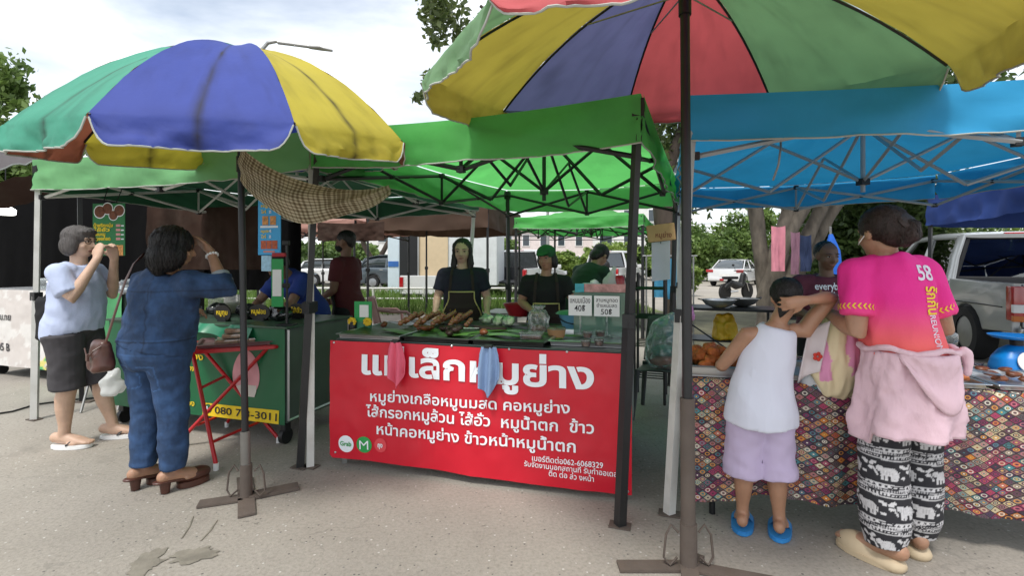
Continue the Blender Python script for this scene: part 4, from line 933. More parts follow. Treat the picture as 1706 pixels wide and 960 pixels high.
M_denim = mat('denim', attr=True, rough=.9, var=.12, vscale=18, bump=.3, bscale=150, fold=.7, fscale=6)
jk = P.shirt(M_denim, hem=.545, slv={1: 1.25, -1: 1.75}, inf=.03, amp=.013, colour=jacket_c, name='denim_jacket', slr=1.35)
def jeans_c(co, n):
    c = denim(co, n) * 1.1; x, z = co.x, co.z
    for sd in (1, -1):
        cx = sd * .088
        if n.y < .2:
            dx, dz = abs(x - cx), z - .70
            e = abs(dx - .052) < .003 and -.07 < dz < .06 or (abs(dz - .06) < .003 and dx < .052) or (abs(dz + .07 - .0 + .25 * 0 - (.0 if dx > 10 else -(.02 - .32 * dx))) < .003 and dx < .052)
            if e: c = c * 1.9
            if dx < .048 and abs(dz - .012 - .02 * math.cos(dx * 55)) < .003: c = c * 1.7
    if abs(x) < .003 and z > .6: c = c * .5
    if abs(z - .83) < .003: c = c * 1.4
    return c
P.pants(M_denim, end=.085, w0=1.0, w1=1.14, inf=.014, top=.60, amp=.008, colour=jeans_c, name='jeans')
el, wr = P.arms[1][0], P.arms[1][1]
M_cuff = mat('pale_denim_lining', '#8f979c', .9)
B().tube([el.lerp(wr, .16), el.lerp(wr, .36)], [.062, .055], n=18).build('rolled_cuff', M_cuff, P.t, 60)
b = B()
for k in range(12):
    a = k / 12 * 6.283; d = (wr - el).normalized(); u = d.orthogonal().normalized(); v_ = d.cross(u); b.ell(el.lerp(wr, .88) + (u * math.cos(a) + v_ * math.sin(a)) * .030, (.008, .008, .008), None, 8)
b.build('bracelet', M_whitep, P.t, 180)
b = B()
for x in (.03, .075): b.lathe([(.009, 0), (.009, .004), (.005, .006)], (0, 0, 0), 10, MX.Translation((x, -.142, .90)) @ MX.Rotation(R(90), 4, 'X'))
b.build('jacket_buttons', M_whitep, P.t)
M_brleather = mat('brown_leather', '#4b2a20', .4, var=.2, vscale=10, spec=.6)
for sd in (1, -1):
    an, td, sv = P.foot_pts(sd); H = P.H
    so_, q = sole(P, sd, .038, M_brleather, L0=.01, L1=.122, wd=.036, name='clog')
    B().tube([q(0, -.030, .004), q(0, -.030, .075)], [(.022, .022), (.030, .032)], n=16, up=td).build('clog_heel', M_brleather, so_, 60)
    b = B(); b.tube([q(0, -.05, .075), q(0, -.01, .07), q(0, .04, .052), q(0, .09, .04)], [(.036, .012), (.038, .014), (.040, .018), (.034, .02)], n=16, cap='round', up=(0, 0, 1)); b.ell((0, 0, 0), (.052, .09, .044), MX.Translation(q(0, .075, .056)) @ MX.Rotation(math.atan2(-td.x, td.y), 4, 'Z'), 16)
    link('clog_upper', remesh(b, .007, 3), M_brleather, so_)
t = bag('shoulder_bag', 'brown leather shoulder bag at the hip of the woman in denim', 'bag', W(168, 618, 2.86), R(-35), .17, .10, .17, M_brleather, None, taper=.95)
o = W(168, 618, 2.86); iv = (MX.Translation(o) @ MX.Rotation(R(-35), 4, 'Z')).inverted()
def bodypt(px, py, d): return iv @ W(px, py, d)
B().tube([bodypt(174, 578, 2.84), bodypt(192, 520, 2.75), bodypt(208, 470, 2.73), bodypt(222, 440, 2.76), bodypt(240, 424, 2.84), bodypt(252, 424, 3.0)], [(.013, .004)] * 6, n=8, up=(0, 1, .1)).build('strap', M_brleather, t, 60)
b = B(); b.tube([(-.075, -.055, .13), (0, -.062, .08), (.075, -.055, .13), (.08, .0, .165), (-.08, 0, .165)], .004, n=6); b.box((0, -.062, .085), (.03, .012, .04), None, .003); b.build('flap_buckle', M_brleather, t)
# -------- child in white tank top, right arm over the head
p = V((1.245, 2.47, 0))
P = Person('child in white tank top and lilac shorts holding an arm over the head', p, R(-4), 1.285, .93, 1.05, (.09, -.015), mat('skin_child', (.38, .205, .125), .48, var=.13, vscale=14, sss=.14, bump=.2, bscale=90), yaw=-14, pitch=-14,
           arms={1: ((.325, -.04, 1.195), (.150, -.150, 1.185), (-1, .05, -.18), (.05, .9, -.1), .35), -1: ((-.165, .06, .83), (-.12, .21, .80), (.3, 1, .1), (1, 0, 0), .5)}, feet={1: (.085, -.02, 26), -1: (-.075, .03, 22)}, lift=.022, bare=True)
P.sh[1] = P.sh[1] + V((.008, 0, .02))
P.body()
P.hair([((0, -.10, .17), (.41, .47, .41)), ((0, -.28, -.05), (.34, .24, .30))], M_hair, tubes=[(((-.06, -.47, -.06), (-.10, -.55, -.2), (-.18, -.52, -.42), (-.24, -.46, -.6)), (.10, .15, .13, .05))], amp=.005, vox=.007); strands(P, P.t.children[-1], 1500, to=(-.08, -.52, -.1), ln=.16, lift=.003)
B().lathe([(.022, -.01), (.028, 0), (.022, .01)], (0, 0, 0), 14, P.hm @ MX.Translation(V((-.06, -.49, -.08)) * P.hh) @ MX.Rotation(R(70), 4, 'X')).build('hair_tie', M_blackp, P.t)
M_tank = mat('white_tank_cotton', '#d5d8e6', .9, var=.025, bump=.1, bscale=100, fold=.7, fscale=6, stretch=(1, 1, .45))
b = B(); H = P.H
P.torso([(.445, .136, .116, .0), (.49, .132, .111, -.004), (.55, .118, .096, -.004), (.60, .110, .082, 0), (.65, .102, .073, 0), (.70, .099, .068, 0), (.745, .088, .062, -.002), (.775, .079, .056, -.004), (.80, .071, .050, -.005), (.815, .060, .044, -.006)], b, .009, 28)
me = remesh(b, .007, 4); wrinkle(me, .008, (7, 7, 3.5), 5); link('tank_top', me, M_tank, P.t)
P.pants(mat('lilac_shorts', '#bfb0cd', .9, var=.05, bump=.12, bscale=80, fold=.5, fscale=5), end=.225, w0=1.10, w1=1.28, inf=.014, top=.56, name='shorts', amp=.009)
M_bluefoam = mat('blue_foam', '#2f86c9', .6)
M_pinkp = mat('pink_plastic', '#c9799c', .5)
for sd in (1, -1):
    so_, q = sole(P, sd, .024, M_bluefoam, name='sandal', L0=-.06, L1=.125, wd=.042)
    b = B(); b.sheet(lambda u, v: q(-.040 + .08 * u, .035 + .055 * v, .022 + .040 * math.sin(math.pi * u)), 14, 6); b.build('sandal_strap', M_bluefoam, so_, 60)
    B().sheet(lambda u, v: q(-.02 + .04 * u, .045 + .03 * v, .028 + .040 * math.sin(math.pi * (.25 + .5 * u))), 8, 4).build('strap_patch', M_pinkp, so_, 60)
# -------- woman in pink shirt and elephant trousers
p = V((1.81, 2.27, 0))
P = Person('woman in bright pink shirt and black elephant print trousers', p, R(-6), 1.675, .82, 1.25, (-.06, .05), M_skin, yaw=18, pitch=-8,
           arms={1: ((.205, .05, 1.05), (.16, .27, 1.03), (-.3, 1, -.1), (0, 0, -1), .5), -1: ((-.215, -.02, 1.04), (-.24, .22, 1.12), (-.1, .9, .35), (1, 0, 0), .9)}, feet={1: (.075, .05, 14), -1: (-.125, -.06, -34)}, lift=.028, headf=.900)
P.body()
P.hair([((0, -.10, .17), (.415, .48, .42)), ((0, -.32, .0), (.34, .24, .36)), ((0, -.43, .02), (.26, .21, .24))], M_hairb, tubes=[(((0, -.45, .1), (.1, -.62, .02), (.04, -.64, -.18), (-.04, -.52, -.32)), (.13, .17, .16, .08))], amp=.006); strands(P, P.t.children[-1], 1800, to=(.02, -.60, .13), ln=.18, lift=.004)
B().lathe([(.038, -.012), (.046, 0), (.038, .012)], (0, 0, 0), 16, P.hm @ MX.Translation(V((.02, -.60, .13)) * P.hh) @ MX.Rotation(R(65), 4, 'X')).build('hair_tie', M_hairb, P.t, 60)
B().tube([P.hm @ (V((-.37, .02, -.02)) * P.hh), P.hm @ (V((-.35, .2, -.16)) * P.hh), P.hm @ (V((-.28, .3, -.2)) * P.hh)], .0025, n=5).build('mask_loop', M_whitep, P.t)
PK, OR = np.array(lin('#e0288c')), np.array(lin('#ef6a63'))
YO = np.array(lin('#f0a92a'))
def pink_c(co, n):
    k = min(1, max(0, (co.z - .955) / .26)); k = k * k * (3 - 2 * k); c = OR * (1 - k) + PK * k
    return c
pinkshirt = P.shirt(mat('pink_jersey', attr=True, rough=.8, var=.04, bump=.15, bscale=160, fold=.8, fscale=6, stretch=(1, 1, .5)), hem=.51, slv={1: .72, -1: .72}, inf=.022, colour=pink_c, amp=.012, seed=9, slr=1.3, wsc=(8, 8, 4))
# sleeve band of chevrons
for sd in (-1, 1):
    sh, el = P.sh[sd], P.arms[sd][0]; d = (el - sh).normalized(); c = sh.lerp(el, .60); u = d.orthogonal().normalized(); v_ = d.cross(u); b = B(); rr = .0735
    for k in range(22):
        a = k / 22 * 6.283; a1 = a + .16
        def q(a, l): return c + (u * math.cos(a) + v_ * math.sin(a)) * rr + d * l
        for s_ in (-1, 1): b.m.faces.new([b.m.verts.new(x) for x in (q(a, s_ * .013), q(a + .10, s_ * .013), q(a + .24, 0), q(a + .14, 0))])
    b.build('chevron_band', M_yellow if sd else M_yellow, P.t)
from mathutils.bvhtree import BVHTree
bv = BVHTree.FromObject(pinkshirt, bpy.context.evaluated_depsgraph_get())
def onback(x, z):
    h = bv.ray_cast(V((x, -1, z)), V((0, 1, 0)))
    return (h[0] + V((0, -.0035, 0))) if h[0] is not None else V((x, -.15, z))
M_silver = mat('silver_print', '#d9d4e2', .4)
# print runs down the spine
text('58', lambda x, y: onback(.045 + x, 1.285 + y - .02 * x), M_silver, P.t, 'number_print', width=.088, height=.095, bold=.02)
text('รักกัน', lambda x, y: onback(.034 + y, 1.195 - x), M_yellow, P.t, 'slogan_print', width=.125, height=.085, bold=.022)
text('REUNION', lambda x, y: onback(.038 + y, 1.055 - x), M_silver, P.t, 'slogan_print', width=.15, height=.048, bold=.006)
# elephant trousers
WH, BK = np.array(lin('#c9c8ca')), np.array(lin('#26262b'))
def sdf_eleph(x, y):
    # side view elephant facing -x in a unit cell (x -1..1, y -1..1)
    def el(cx, cy, rx, ry): return ((x - cx) / rx) ** 2 + ((y - cy) / ry) ** 2 < 1
    if el(.12, .12, .50, .40) or el(-.42, .32, .24, .26): return 1 if not (((x - .1) * 18 % 3 < .6) and abs(y - .1) < .2) else .75
    for lx in (-.28, -.05, .30, .50):
        if abs(x - lx) < .09 and -.62 < y < .1: return 1
    if abs(x + .68 + .12 * math.sin(y * 4)) < .06 and -.35 < y < .35: return 1
    if abs(x - .66 - .1 * y) < .035 and -.3 < y < .2: return 1
    return 0
def eleph(co, n):
    sd = 1 if co.x > 0 else -1; hp, kn, an, td = P.legs[sd]; z = co.z
    c = kn.lerp(hp, (z - kn.z) / (hp.z - kn.z)) if z > kn.z else an.lerp(kn, (z - an.z) / (kn.z - an.z))
    ang = math.atan2(co.x - c.x, -(co.y - c.y)); s = ang * .085 + sd * .4; z2 = z + .04 * s
    per = .155; row = math.floor(z2 / per); v = z2 / per - row
    if v < .36:
        k = v / .36
        if k < .10 or k > .93: return WH * .9
        if .16 < k < .30: return WH if (s * 90) % 1 < .55 else BK
        if .36 < k < .42: return WH
        if .46 < k < .62: return WH * .75 if (s * 130) % 1 < .6 else BK * 1.5
        if .66 < k < .72: return WH
        if .74 < k < .93: return WH if ((s * 55) % 1 - .5) ** 2 + ((k - .83) / .10 * .5) ** 2 < .14 else BK
        return BK
    y = ((v - .36) / .64 - .46) * 2.1; cell = .125; i = math.floor((s + .06 * row) / cell); x = (((s + .06 * row) / cell - i) - .5) * 2.3
    if (row + i) % 2: x = x * 1.0
    e = sdf_eleph(x, y)
    if e: return WH * e * (.85 + .3 * abs(NZ.noise(V((s * 120, z * 120, 3)))))
    for fx, fy in ((-.95, .55), (-.95, .2), (.95, -.3), (-.78, .75), (.85, .7), (1.05, .55)):
        if (x - fx) ** 2 * .8 + (y - fy) ** 2 < .02: return WH
    return BK
P.pants(mat('elephant_print', attr=True, rough=.85, var=.05, fold=.5, fscale=5, stretch=(1, 1, .5)), end=.055, w0=.90, w1=1.62, inf=.012, top=.585, vox=.0048, amp=.007, colour=eleph, name='printed_trousers', wsc=(6, 6, 5), gather=True)
# pale pink jacket tied round the waist
M_jpink = mat('pale_pink_sweatshirt', '#dcbcc6', .95, var=.06, bump=.25, bscale=130, fold=1.0, fscale=7, stretch=(1, 1, .4))
b = B(); H = P.H
def skirt(u, v):
    a = (-.62 + 1.24 * u) * math.pi; k = v
    rx = .172 + .045 * k; ry = .162 + .035 * k; wv = .016 * math.sin(a * 7 + .6) * k + .02 * fbm((a * 2, k * 2, 1), 1.2)
    z = .965 - .355 * k - .05 * k * (math.cos(a * 1.0)) * .2 - (.05 * k if abs(u - .10) < .12 else 0)
    return V(((rx + wv) * math.sin(a) - .02 * k, -.01 - (ry + wv) * math.cos(a), z))
b.sheet(skirt, 70, 26)
ob = b.build('tied_jacket', M_jpink, P.t, 180)
md = ob.modifiers.new('s', 'SOLIDIFY'); md.thickness = .012
b = B(); b.tube([(.178 * math.sin(a), -.01 - .166 * math.cos(a), .975 + .012 * math.sin(a * 5)) for a in [(-.62 + 1.24 * k / 24) * math.pi for k in range(25)]], [(.016, .013)] * 25, n=10, up=(0, 0, 1))
b.tube([(.17, -.11, .985), (.19, -.10, .96), (.195, -.10, .92), (.19, -.1, .88)], [.014, .018, .018, .012], n=8, cap='round')
me = remesh(b, .008, 3); wrinkle(me, .008, (9, 9, 9)); link('jacket_sleeve', me, M_jpink, ob)
b = B()   # hood lies as a crescent fold on the seat
def hood(u, v):
    a = (-.22 + .56 * u) * math.pi; k = v; dep = .25 * math.sin(math.pi * u ** 1.25) ** .8
    bul = (.020 * k + .010 * math.sin(k * 9.5) * math.sin(math.pi * u) + .008 * fbm((u * 5, k * 4, 2), 1.2)) * math.sin(math.pi * u) ** .5
    return V(((.182 + bul) * math.sin(a), -.012 - (.166 + bul + .012) * math.cos(a), .965 - dep * k))
b.sheet(hood, 40, 16); hd = b.build('jacket_hood', M_jpink, ob, 180); m2 = hd.modifiers.new('s', 'SOLIDIFY'); m2.thickness = .014
# clogs with holes
M_clog = mat('beige_foam', '#bba98c', .6, var=.06)
for sd in (1, -1):
    an, td, sv = P.foot_pts(sd); so_, q = sole(P, sd, .026, M_clog, name='clog', L0=-.050, L1=.118, wd=.038)
    b = B(); rot = MX.Rotation(math.atan2(-td.x, td.y), 4, 'Z')
    b.ell((0, 0, 0), (.064, .098, .066), MX.Translation(q(0, .060, .028)) @ rot, 18); b.tube([q(0, -.020, .02), q(0, 0, .02), q(0, .06, .02)], [(.056, .036), (.060, .040), (.062, .034)], n=16, cap='round', up=(0, 0, 1))
    link('clog_upper', remesh(b, .007, 3), M_clog, so_)
    b = B()
    for x, y in ((-.018, .07), (.018, .07), (0, .085), (-.024, .095), (.024, .095), (0, .11)): b.ell(q(x, y, .028 + .062 * math.sqrt(max(.05, 1 - (x * P.H / .060) ** 2 - ((y - .060) * P.H / .092) ** 2)) - .003), (.0055, .0055, .004), None, 8)
    b.build('vent_holes', M_blackp, so_)
# bundle of pink and cream cloth bag carried in her left hand
o = W(1400, 590, 2.46); t = thing('cloth_bag', 'pink and cream cloth bundle with red flower held by the woman in pink', 'bag', o, R(-6))
M_bundle = mat('pink_cream_cloth', attr=True, rough=.9, var=.06, bump=.15, bscale=70)
b = B(); b.tube([(.02, .0, .265), (.02, .0, .22), (.0, 0, .12), (-.01, 0, .0), (-.01, 0, -.10), (-.005, 0, -.17), (.03, 0, -.20)], [(.03, .03), (.055, .045), (.085, .055), (.115, .06), (.13, .06), (.10, .05), (.04, .03)], n=24, up=(0, 1, 0))
me = remesh(b, .006, 3); wrinkle(me, .016, (16, 12, 4.5), 2)
CR, PP, PD = np.array(lin('#d8c9a4')), np.array(lin('#d68fb2')), np.array(lin('#c05f92'))
paint(me, lambda co, n: (PP if math.sin(co.x * 46 + co.z * 7 + 1.2 * fbm((co.x * 6, co.z * 5, 2))) > .1 else CR) if co.z > -.10 + .3 * co.x else CR)
link('cloth_body', me, M_bundle, t)
b = B(); b.sheet(lambda u, v: (-.17 + .10 * u - .05 * v + .06 * (1 - v) * 0, -.035 + .02 * math.sin(u * 4), .11 - .25 * v + .06 * u), 10, 12); ob2 = b.build('white_panel', mat('white_panel_cloth', '#cfc6c6', .9), t, 60); ob2.modifiers.new('s', 'SOLIDIFY').thickness = .006
b = B()
for k in range(5): b.ell((-.135 + .014 * math.cos(k * 1.257), -.058, -.005 + .014 * math.sin(k * 1.257)), (.010, .005, .010), None, 8)
b.build('flower', mat('red_flower', '#c23326', .7), t, 180)
# grey white tote hanging below
bag('tote_bag', 'greyish white tote bag hanging between the child and the woman in pink', 'bag', W(1366, 716, 2.5), R(-10), .19, .10, .30, mat('grey_white_canvas', '#b4b7ba', .9, var=.06), [([(-.06, 0, .29), (-.02, 0, .40), (.06, 0, .29)], .010)], taper=1.0, soft=.016, seed=6)
# -------- sellers
def seller_clothes(P, tee, slv=.6, hem=.47, trous='dark_trousers'):
    P.shirt(tee, hem=hem, slv={1: slv, -1: slv}, inf=.018, vox=.011); P.pants(mat(trous, '#1d1d22', .9), vox=.012)
M_navy = mat('navy_polo', '#141829', .85, var=.1, fold=.6); M_apr = mat('dark_brown_apron', '#2b211e', .85, var=.1); M_aprt = mat('yellowish_piping', '#c8bd7a', .8)
P = Person('long-haired seller in navy polo and brown apron behind the meatball skewers', (-.475, 4.72, 0), R(182), 1.57, 1.06, 1.05, (0, .04), M_skinl, yaw=-4, pitch=-8,
           arms={1: ((.235, .03, 1.02), (.24, .17, .89), (0, .8, -.6), (0, -.2, -1), .4), -1: ((-.235, .03, 1.02), (-.24, .17, .89), (0, .8, -.6), (0, -.2, -1), .4)}, vox=.008)
P.body().face()
P.hair([((0, -.15, .20), (.41, .44, .40)), ((.36, -.06, .0), (.09, .22, .40)), ((-.36, -.06, .0), (.09, .22, .40)), ((0, -.32, -.3), (.38, .22, .55))], M_hair, tubes=[(((.34, 0, -.2), (.38, .05, -.6), (.40, .12, -.95)), (.14, .15, .08)), (((-.34, 0, -.2), (-.38, .05, -.6), (-.38, .12, -.9)), (.14, .15, .08))], amp=.008)
seller_clothes(P, M_navy, .68); ap, f = P.apron(M_apr, M_aprt)
for s_ in (-1, 1):
    B().sheet(lambda u, v: f(.5 - (-.25 + s_ * .03 + (.02 + .035 * s_ * v) * (u - .5) * 2 * (1 - v * .9) + .05 * s_ * v), .62 + .12 * v) + V((0, .006, 0)), 6, 8).build('leaf_emblem', M_yellow, ap)
text('happy', lambda x, y: f(.5 - (x / .33), .655 + y * .8) + V((0, .007, 0)), mat('dull_red_print', '#7d4636', .8), ap, 'lettering', width=.10, height=.08)
P = Person('seller in green cap and black shirt behind the food bag', (.31, 4.45, 0), R(176), 1.50, 1.05, 1.0, (0, .05), M_skin, yaw=-22, pitch=-8, headroll=4,
           arms={1: ((.225, .05, 1.00), (.10, .26, .93), (-.6, .8, 0), (0, 0, -1), .5), -1: ((-.24, .06, 1.02), (-.24, .25, 1.0), (-.2, .9, .1), (.6, 0, -.7), .6)}, vox=.008)
P.body().face()
P.hair([((0, -.14, .13), (.40, .46, .38)), ((.33, -.1, -.16), (.13, .26, .34)), ((-.33, -.1, -.16), (.13, .26, .34)), ((0, -.32, -.15), (.36, .22, .36))], M_hair)
M_gcap = mat('green_cap_cloth', '#1c5632', .8)
b = B(); b.ell((0, -.06 * P.hh, .24 * P.hh), (.43 * P.hh, .49 * P.hh, .36 * P.hh), P.hm, 20); b.tube([P.hm @ (V((0, .28, .26)) * P.hh), P.hm @ (V((0, .5, .24)) * P.hh), P.hm @ (V((0, .70, .19)) * P.hh)], [(.34 * P.hh, .05 * P.hh), (.32 * P.hh, .03 * P.hh), (.2 * P.hh, .02 * P.hh)], n=16, up=P.hm.to_3x3() @ V((0, 0, 1)))
link('cap', remesh(b, .008, 3), M_gcap, P.t)
seller_clothes(P, mat('black_tee', '#0f1012', .85, var=.1), .68); P.apron(M_apr, M_aprt, z1=.665)
P = Person('man in dark green shirt bending forward beside the cap seller', (.70, 5.35, 0), R(-52), 1.66, 1.08, 1.1, (0, .30), M_skin, yaw=0, pitch=-45,
           arms={1: ((.22, .42, 1.06), (.14, .60, .95), (-.2, 1, -.2), (0, 0, -1), .5), -1: ((-.22, .42, 1.06), (-.12, .60, .95), (.2, 1, -.2), (0, 0, -1), .5)}, vox=.009)
P.body(); P.hair(HB, M_hair); seller_clothes(P, mat('dark_green_tee', '#20382c', .85, var=.1), .68)
P = Person('seated person in dark top far behind the bending man', (1.32, 7.0, -.18), R(160), 1.56, 1.02, 1.05, (0, .1), M_skind, pitch=-20, vox=.01)
P.body().face(); P.hair(HB, M_hair); seller_clothes(P, mat('black_tee', '#0f1012', .85, var=.1), .68)
P = Person('man with black face mask and dark red shirt behind the green cart', (-1.78, 5.35, 0), R(78), 1.69, 1.02, 1.0, (0, .03), M_skind, yaw=8, pitch=-6,
           arms={1: ((.21, .03, 1.06), (.19, .22, .93), (0, 1, -.2), (-1, 0, 0), .5), -1: ((-.21, .05, 1.06), (-.17, .24, .96), (0, 1, -.2), (1, 0, 0), .5)}, vox=.009)
P.body().face(lip=False, mask=M_blackcl); P.hair([((0, -.10, .19), (.39, .45, .39)), ((0, -.30, 0), (.32, .2, .3))], M_hair); seller_clothes(P, mat('dark_red_shirt', '#551c22', .85, var=.1), .66)
P.apron(M_blackcl, M_blackcl, z0=.25, z1=.73, wbot=.13)
P = Person('person in blue shirt bending over the food behind the green cart', (-2.02, 4.95, 0), R(150), 1.62, 1.08, 1.1, (-.04, .34), M_skind, pitch=-55,
           arms={1: ((.22, .42, .98), (.14, .55, .90), (-.2, 1, -.3), (0, 0, -1), .5), -1: ((-.24, .40, .98), (-.2, .58, .90), (.2, 1, -.3), (0, 0, -1), .5)}, vox=.009)
P.body(); P.hair(HB, M_hair); seller_clothes(P, mat('royal_blue_shirt', '#1d3680', .85, var=.1), .68)
P = Person('seller in maroon slogan shirt behind the fried chicken tray', (2.42, 3.82, 0), R(168), 1.515, 1.16, 1.15, (0, .05), mat('skin_deep', (.14, .075, .048), .5, var=.1, vscale=9), yaw=10, pitch=-12,
           arms={1: ((.26, .08, 1.0), (.12, .28, .94), (-.6, .8, -.1), (0, 0, -1), .5), -1: ((-.26, .06, 1.0), (-.16, .28, .93), (.4, .9, -.1), (0, 0, -1), .5)}, vox=.008)
P.body().face(); P.hair([((0, -.16, .14), (.385, .44, .40)), ((0, -.38, .2), (.24, .2, .22))], M_hair)
ms = P.shirt(mat('maroon_tee', '#5a2535', .85, var=.08), hem=.47, slv={1: .8, -1: .8}, inf=.02, vox=.009); P.pants(mat('dark_trousers', '#1d1d22', .9), vox=.012)
bv2 = BVHTree.FromObject(ms, bpy.context.evaluated_depsgraph_get())
def onfront(x, z):
    h = bv2.ray_cast(V((x, 1, z)), V((0, -1, 0))); return (h[0] + V((0, .004, 0))) if h[0] is not None else V((x, .15, z))
for k, tx in enumerate(('everybody', 'thinks it', 'is my')): text(tx, lambda x, y: onfront(-.01 - x, 1.155 - k * .068 + y), M_whitetext, P.t, 'slogan_print', width=(.235, .18, .11)[k], height=.075, bold=.012)
# ================================================================ STALLS AND GOODS
def T(px, py, z):
    d = (EYE - z) * 820 / (py - 435); return V(((px - 853) / 820 * d, d, z))
def onplane(px, py, P, ang):
    """pixel -> (distance along the vertical plane through P running at -ang, height)"""
    dx, dy = math.cos(ang), -math.sin(ang); rx = (px - 853) / 820
    d = (P[0] * dy - P[1] * dx) / (rx * dy - dx); X = rx * d; return ((X - P[0]) * dx + (d - P[1]) * dy, EYE - (py - 435) / 820 * d)
def wavy(o, ang, amp, seed=0, off=0, sag=None):
    dx, dy = math.cos(ang), -math.sin(ang); nx, ny = -math.sin(ang), -math.cos(ang)
    def f(x, z, lift=0):
        w_ = amp * (math.sin(x * 5.1 + seed) * .5 + math.sin(x * 11 + z * 4 + seed) * .25 + fbm((x * 1.7, z * 1.5, seed), 1.3))
        w_ = w_ + off + lift; return V((o[0] + dx * x + nx * w_, o[1] + dy * x + ny * w_, z))
    return f
# ---- red banner stall
A15 = R(15); CF = V((-1.20, 3.29, 0)); CX = V((math.cos(A15), -math.sin(A15), 0)); CY = V((math.sin(A15), math.cos(A15), 0)); CL = 1.94
def C(x, y, z): return CF + CX * x + CY * y + EZ * z
t = thing('market_counter', 'long steel counter behind the red banner at the centre', 'counter', CF, -A15)
M_dtop = mat('dark_counter_top', '#3a4540', .35, metal=.3, var=.15, dirt=.2)
B().box((CL / 2, .60, .835), (CL - .02, 1.16, .03), None, .006).build('counter_top', M_dtop, t)
for x in (.05, CL - .05):
    for y in (.06, 1.12): B().tube([(x, y, 0), (x, y, .82)], .022, n=4).build('leg', M_steel, t)
B().box((CL - .012, .60, .50), (.012, 1.08, .62)).build('side_panel', M_alu, t)
b = B()
for y in (.08, 1.12): b.tube([(.05, y, .25), (CL - .05, y, .25)], .014, n=4)
b.build('rails', M_steel, t)
M_redv = mat('red_vinyl', '#c8152c', .38, var=.07, vscale=3, bump=.06, bscale=12, spec=.5, fold=.35, fscale=2.2, dirt=.25, dcol=(.25, .01, .02), dscale=3)
bo = (CF.x, CF.y)
bw = wavy(bo, A15, .010, 2.2, .018)
t = thing('vinyl_banner', 'red vinyl banner with large white lettering hung along the front of the centre counter', 'banner', (0, 0, 0))
def bott(x): return .055 + .012 * math.sin(x * 2.2 + 1) + .02 * (x < .01)
B().sheet(lambda u, v: bw(u * (CL + .01) - .005, bott(u * CL) + (.842 - bott(u * CL)) * v), 90, 36).build('sheet', M_redv, t, 180)
def btext(tx, pxl, pxr, py, hk, bold, m=M_whitetext, name='lettering'):
    x0, z0 = onplane(pxl, py[0], CF, A15); x1, z1 = onplane(pxr, py[1], CF, A15); w_ = x1 - x0
    return text(tx, lambda x, y: bw(x0 + x, z0 + (z1 - z0) * x / w_ + y, .0075), m, t, name, width=w_, height=hk, bold=bold, align='LEFT')
M_shadow = mat('navy_text_edge', '#3a1a4a', .6)
btext('แม่เล็กหมูย่าง', 606, 990, (621, 648), .215, .028, M_whitetext, 'headline')
btext('หมูย่างเกลือหมูนมสด คอหมูย่าง', 620, 950, (667, 688), .088, .016)
btext('ไส้กรอกหมูล้วน ไส้อั่ว  หมูน้ำตก  ข้าว', 613, 990, (692, 722), .092, .016)
btext('หน้าคอหมูย่าง ข้าวหน้าหมูน้ำตก', 630, 960, (722, 752), .092, .016)
btext('เบอร์ติดต่อ062-6068329', 888, 1005, (765, 779), .045, .008)
btext('รับจัดงานนอกสถานที่ รับทำออเดอร์', 875, 1035, (774, 794), .042, .008)
btext('ติด ต่อ ล่ว งหน้า', 916, 990, (790, 801), .044, .008)
M_lgreen = mat('logo_green', '#2f9a4d', .6); M_lred = mat('logo_red', '#d8434c', .6)
def disc(px, py, r, m, par, lift=.004, name='logo_disc'):
    x, z = onplane(px, py, CF, A15); b = B(); c = b.m.verts.new(bw(x, z, lift)); ring = [b.m.verts.new(bw(x + r * math.cos(k * .2618), z + r * math.sin(k * .2618), lift)) for k in range(24)]
    for k in range(24): b.m.faces.new((c, ring[k], ring[(k + 1) % 24]))
    return b.build(name, m, par), x, z
o_, x, z = disc(580, 738, .056, M_whitetext, t); text('Grab', lambda a, c: bw(x + a, z - .012 + c, .008), M_lgreen, o_, 'lettering', width=.082, height=.042, bold=.02)
o_, x2, z2 = disc(609, 740, .054, M_lgreen, t); text('M', lambda a, c: bw(x2 + a, z2 - .030 + c, .008), M_whitetext, o_, 'lettering', width=.062, height=.085, bold=.0)
o_, x3, z3 = disc(636, 741, .045, M_lred, t); text('ถุง', lambda a, c: bw(x3 + a, z3 - .012 + c, .008), M_whitetext, o_, 'lettering', width=.036, height=.040, bold=.03)
b = B()
for px, py in ((560, 570), (660, 572), (755, 576), (850, 581), (945, 586), (1042, 590), (562, 752), (1046, 818)):
    x, z = onplane(px, py, CF, A15); b.lathe([(.007, 0), (.007, .004), (.004, .006)], (0, 0, 0), 10, MX.Translation(bw(x, z, .002)) @ MX.Rotation(R(90), 4, 'X'))
    B().lathe([(.007, 0), (.007, .004), (.004, .006)], (0, 0, 0), 10, MX.Translation(bw(x, z, .002)) @ MX.Rotation(R(90), 4, 'X')).build('eyelet', M_alu, t)
b.m.free()
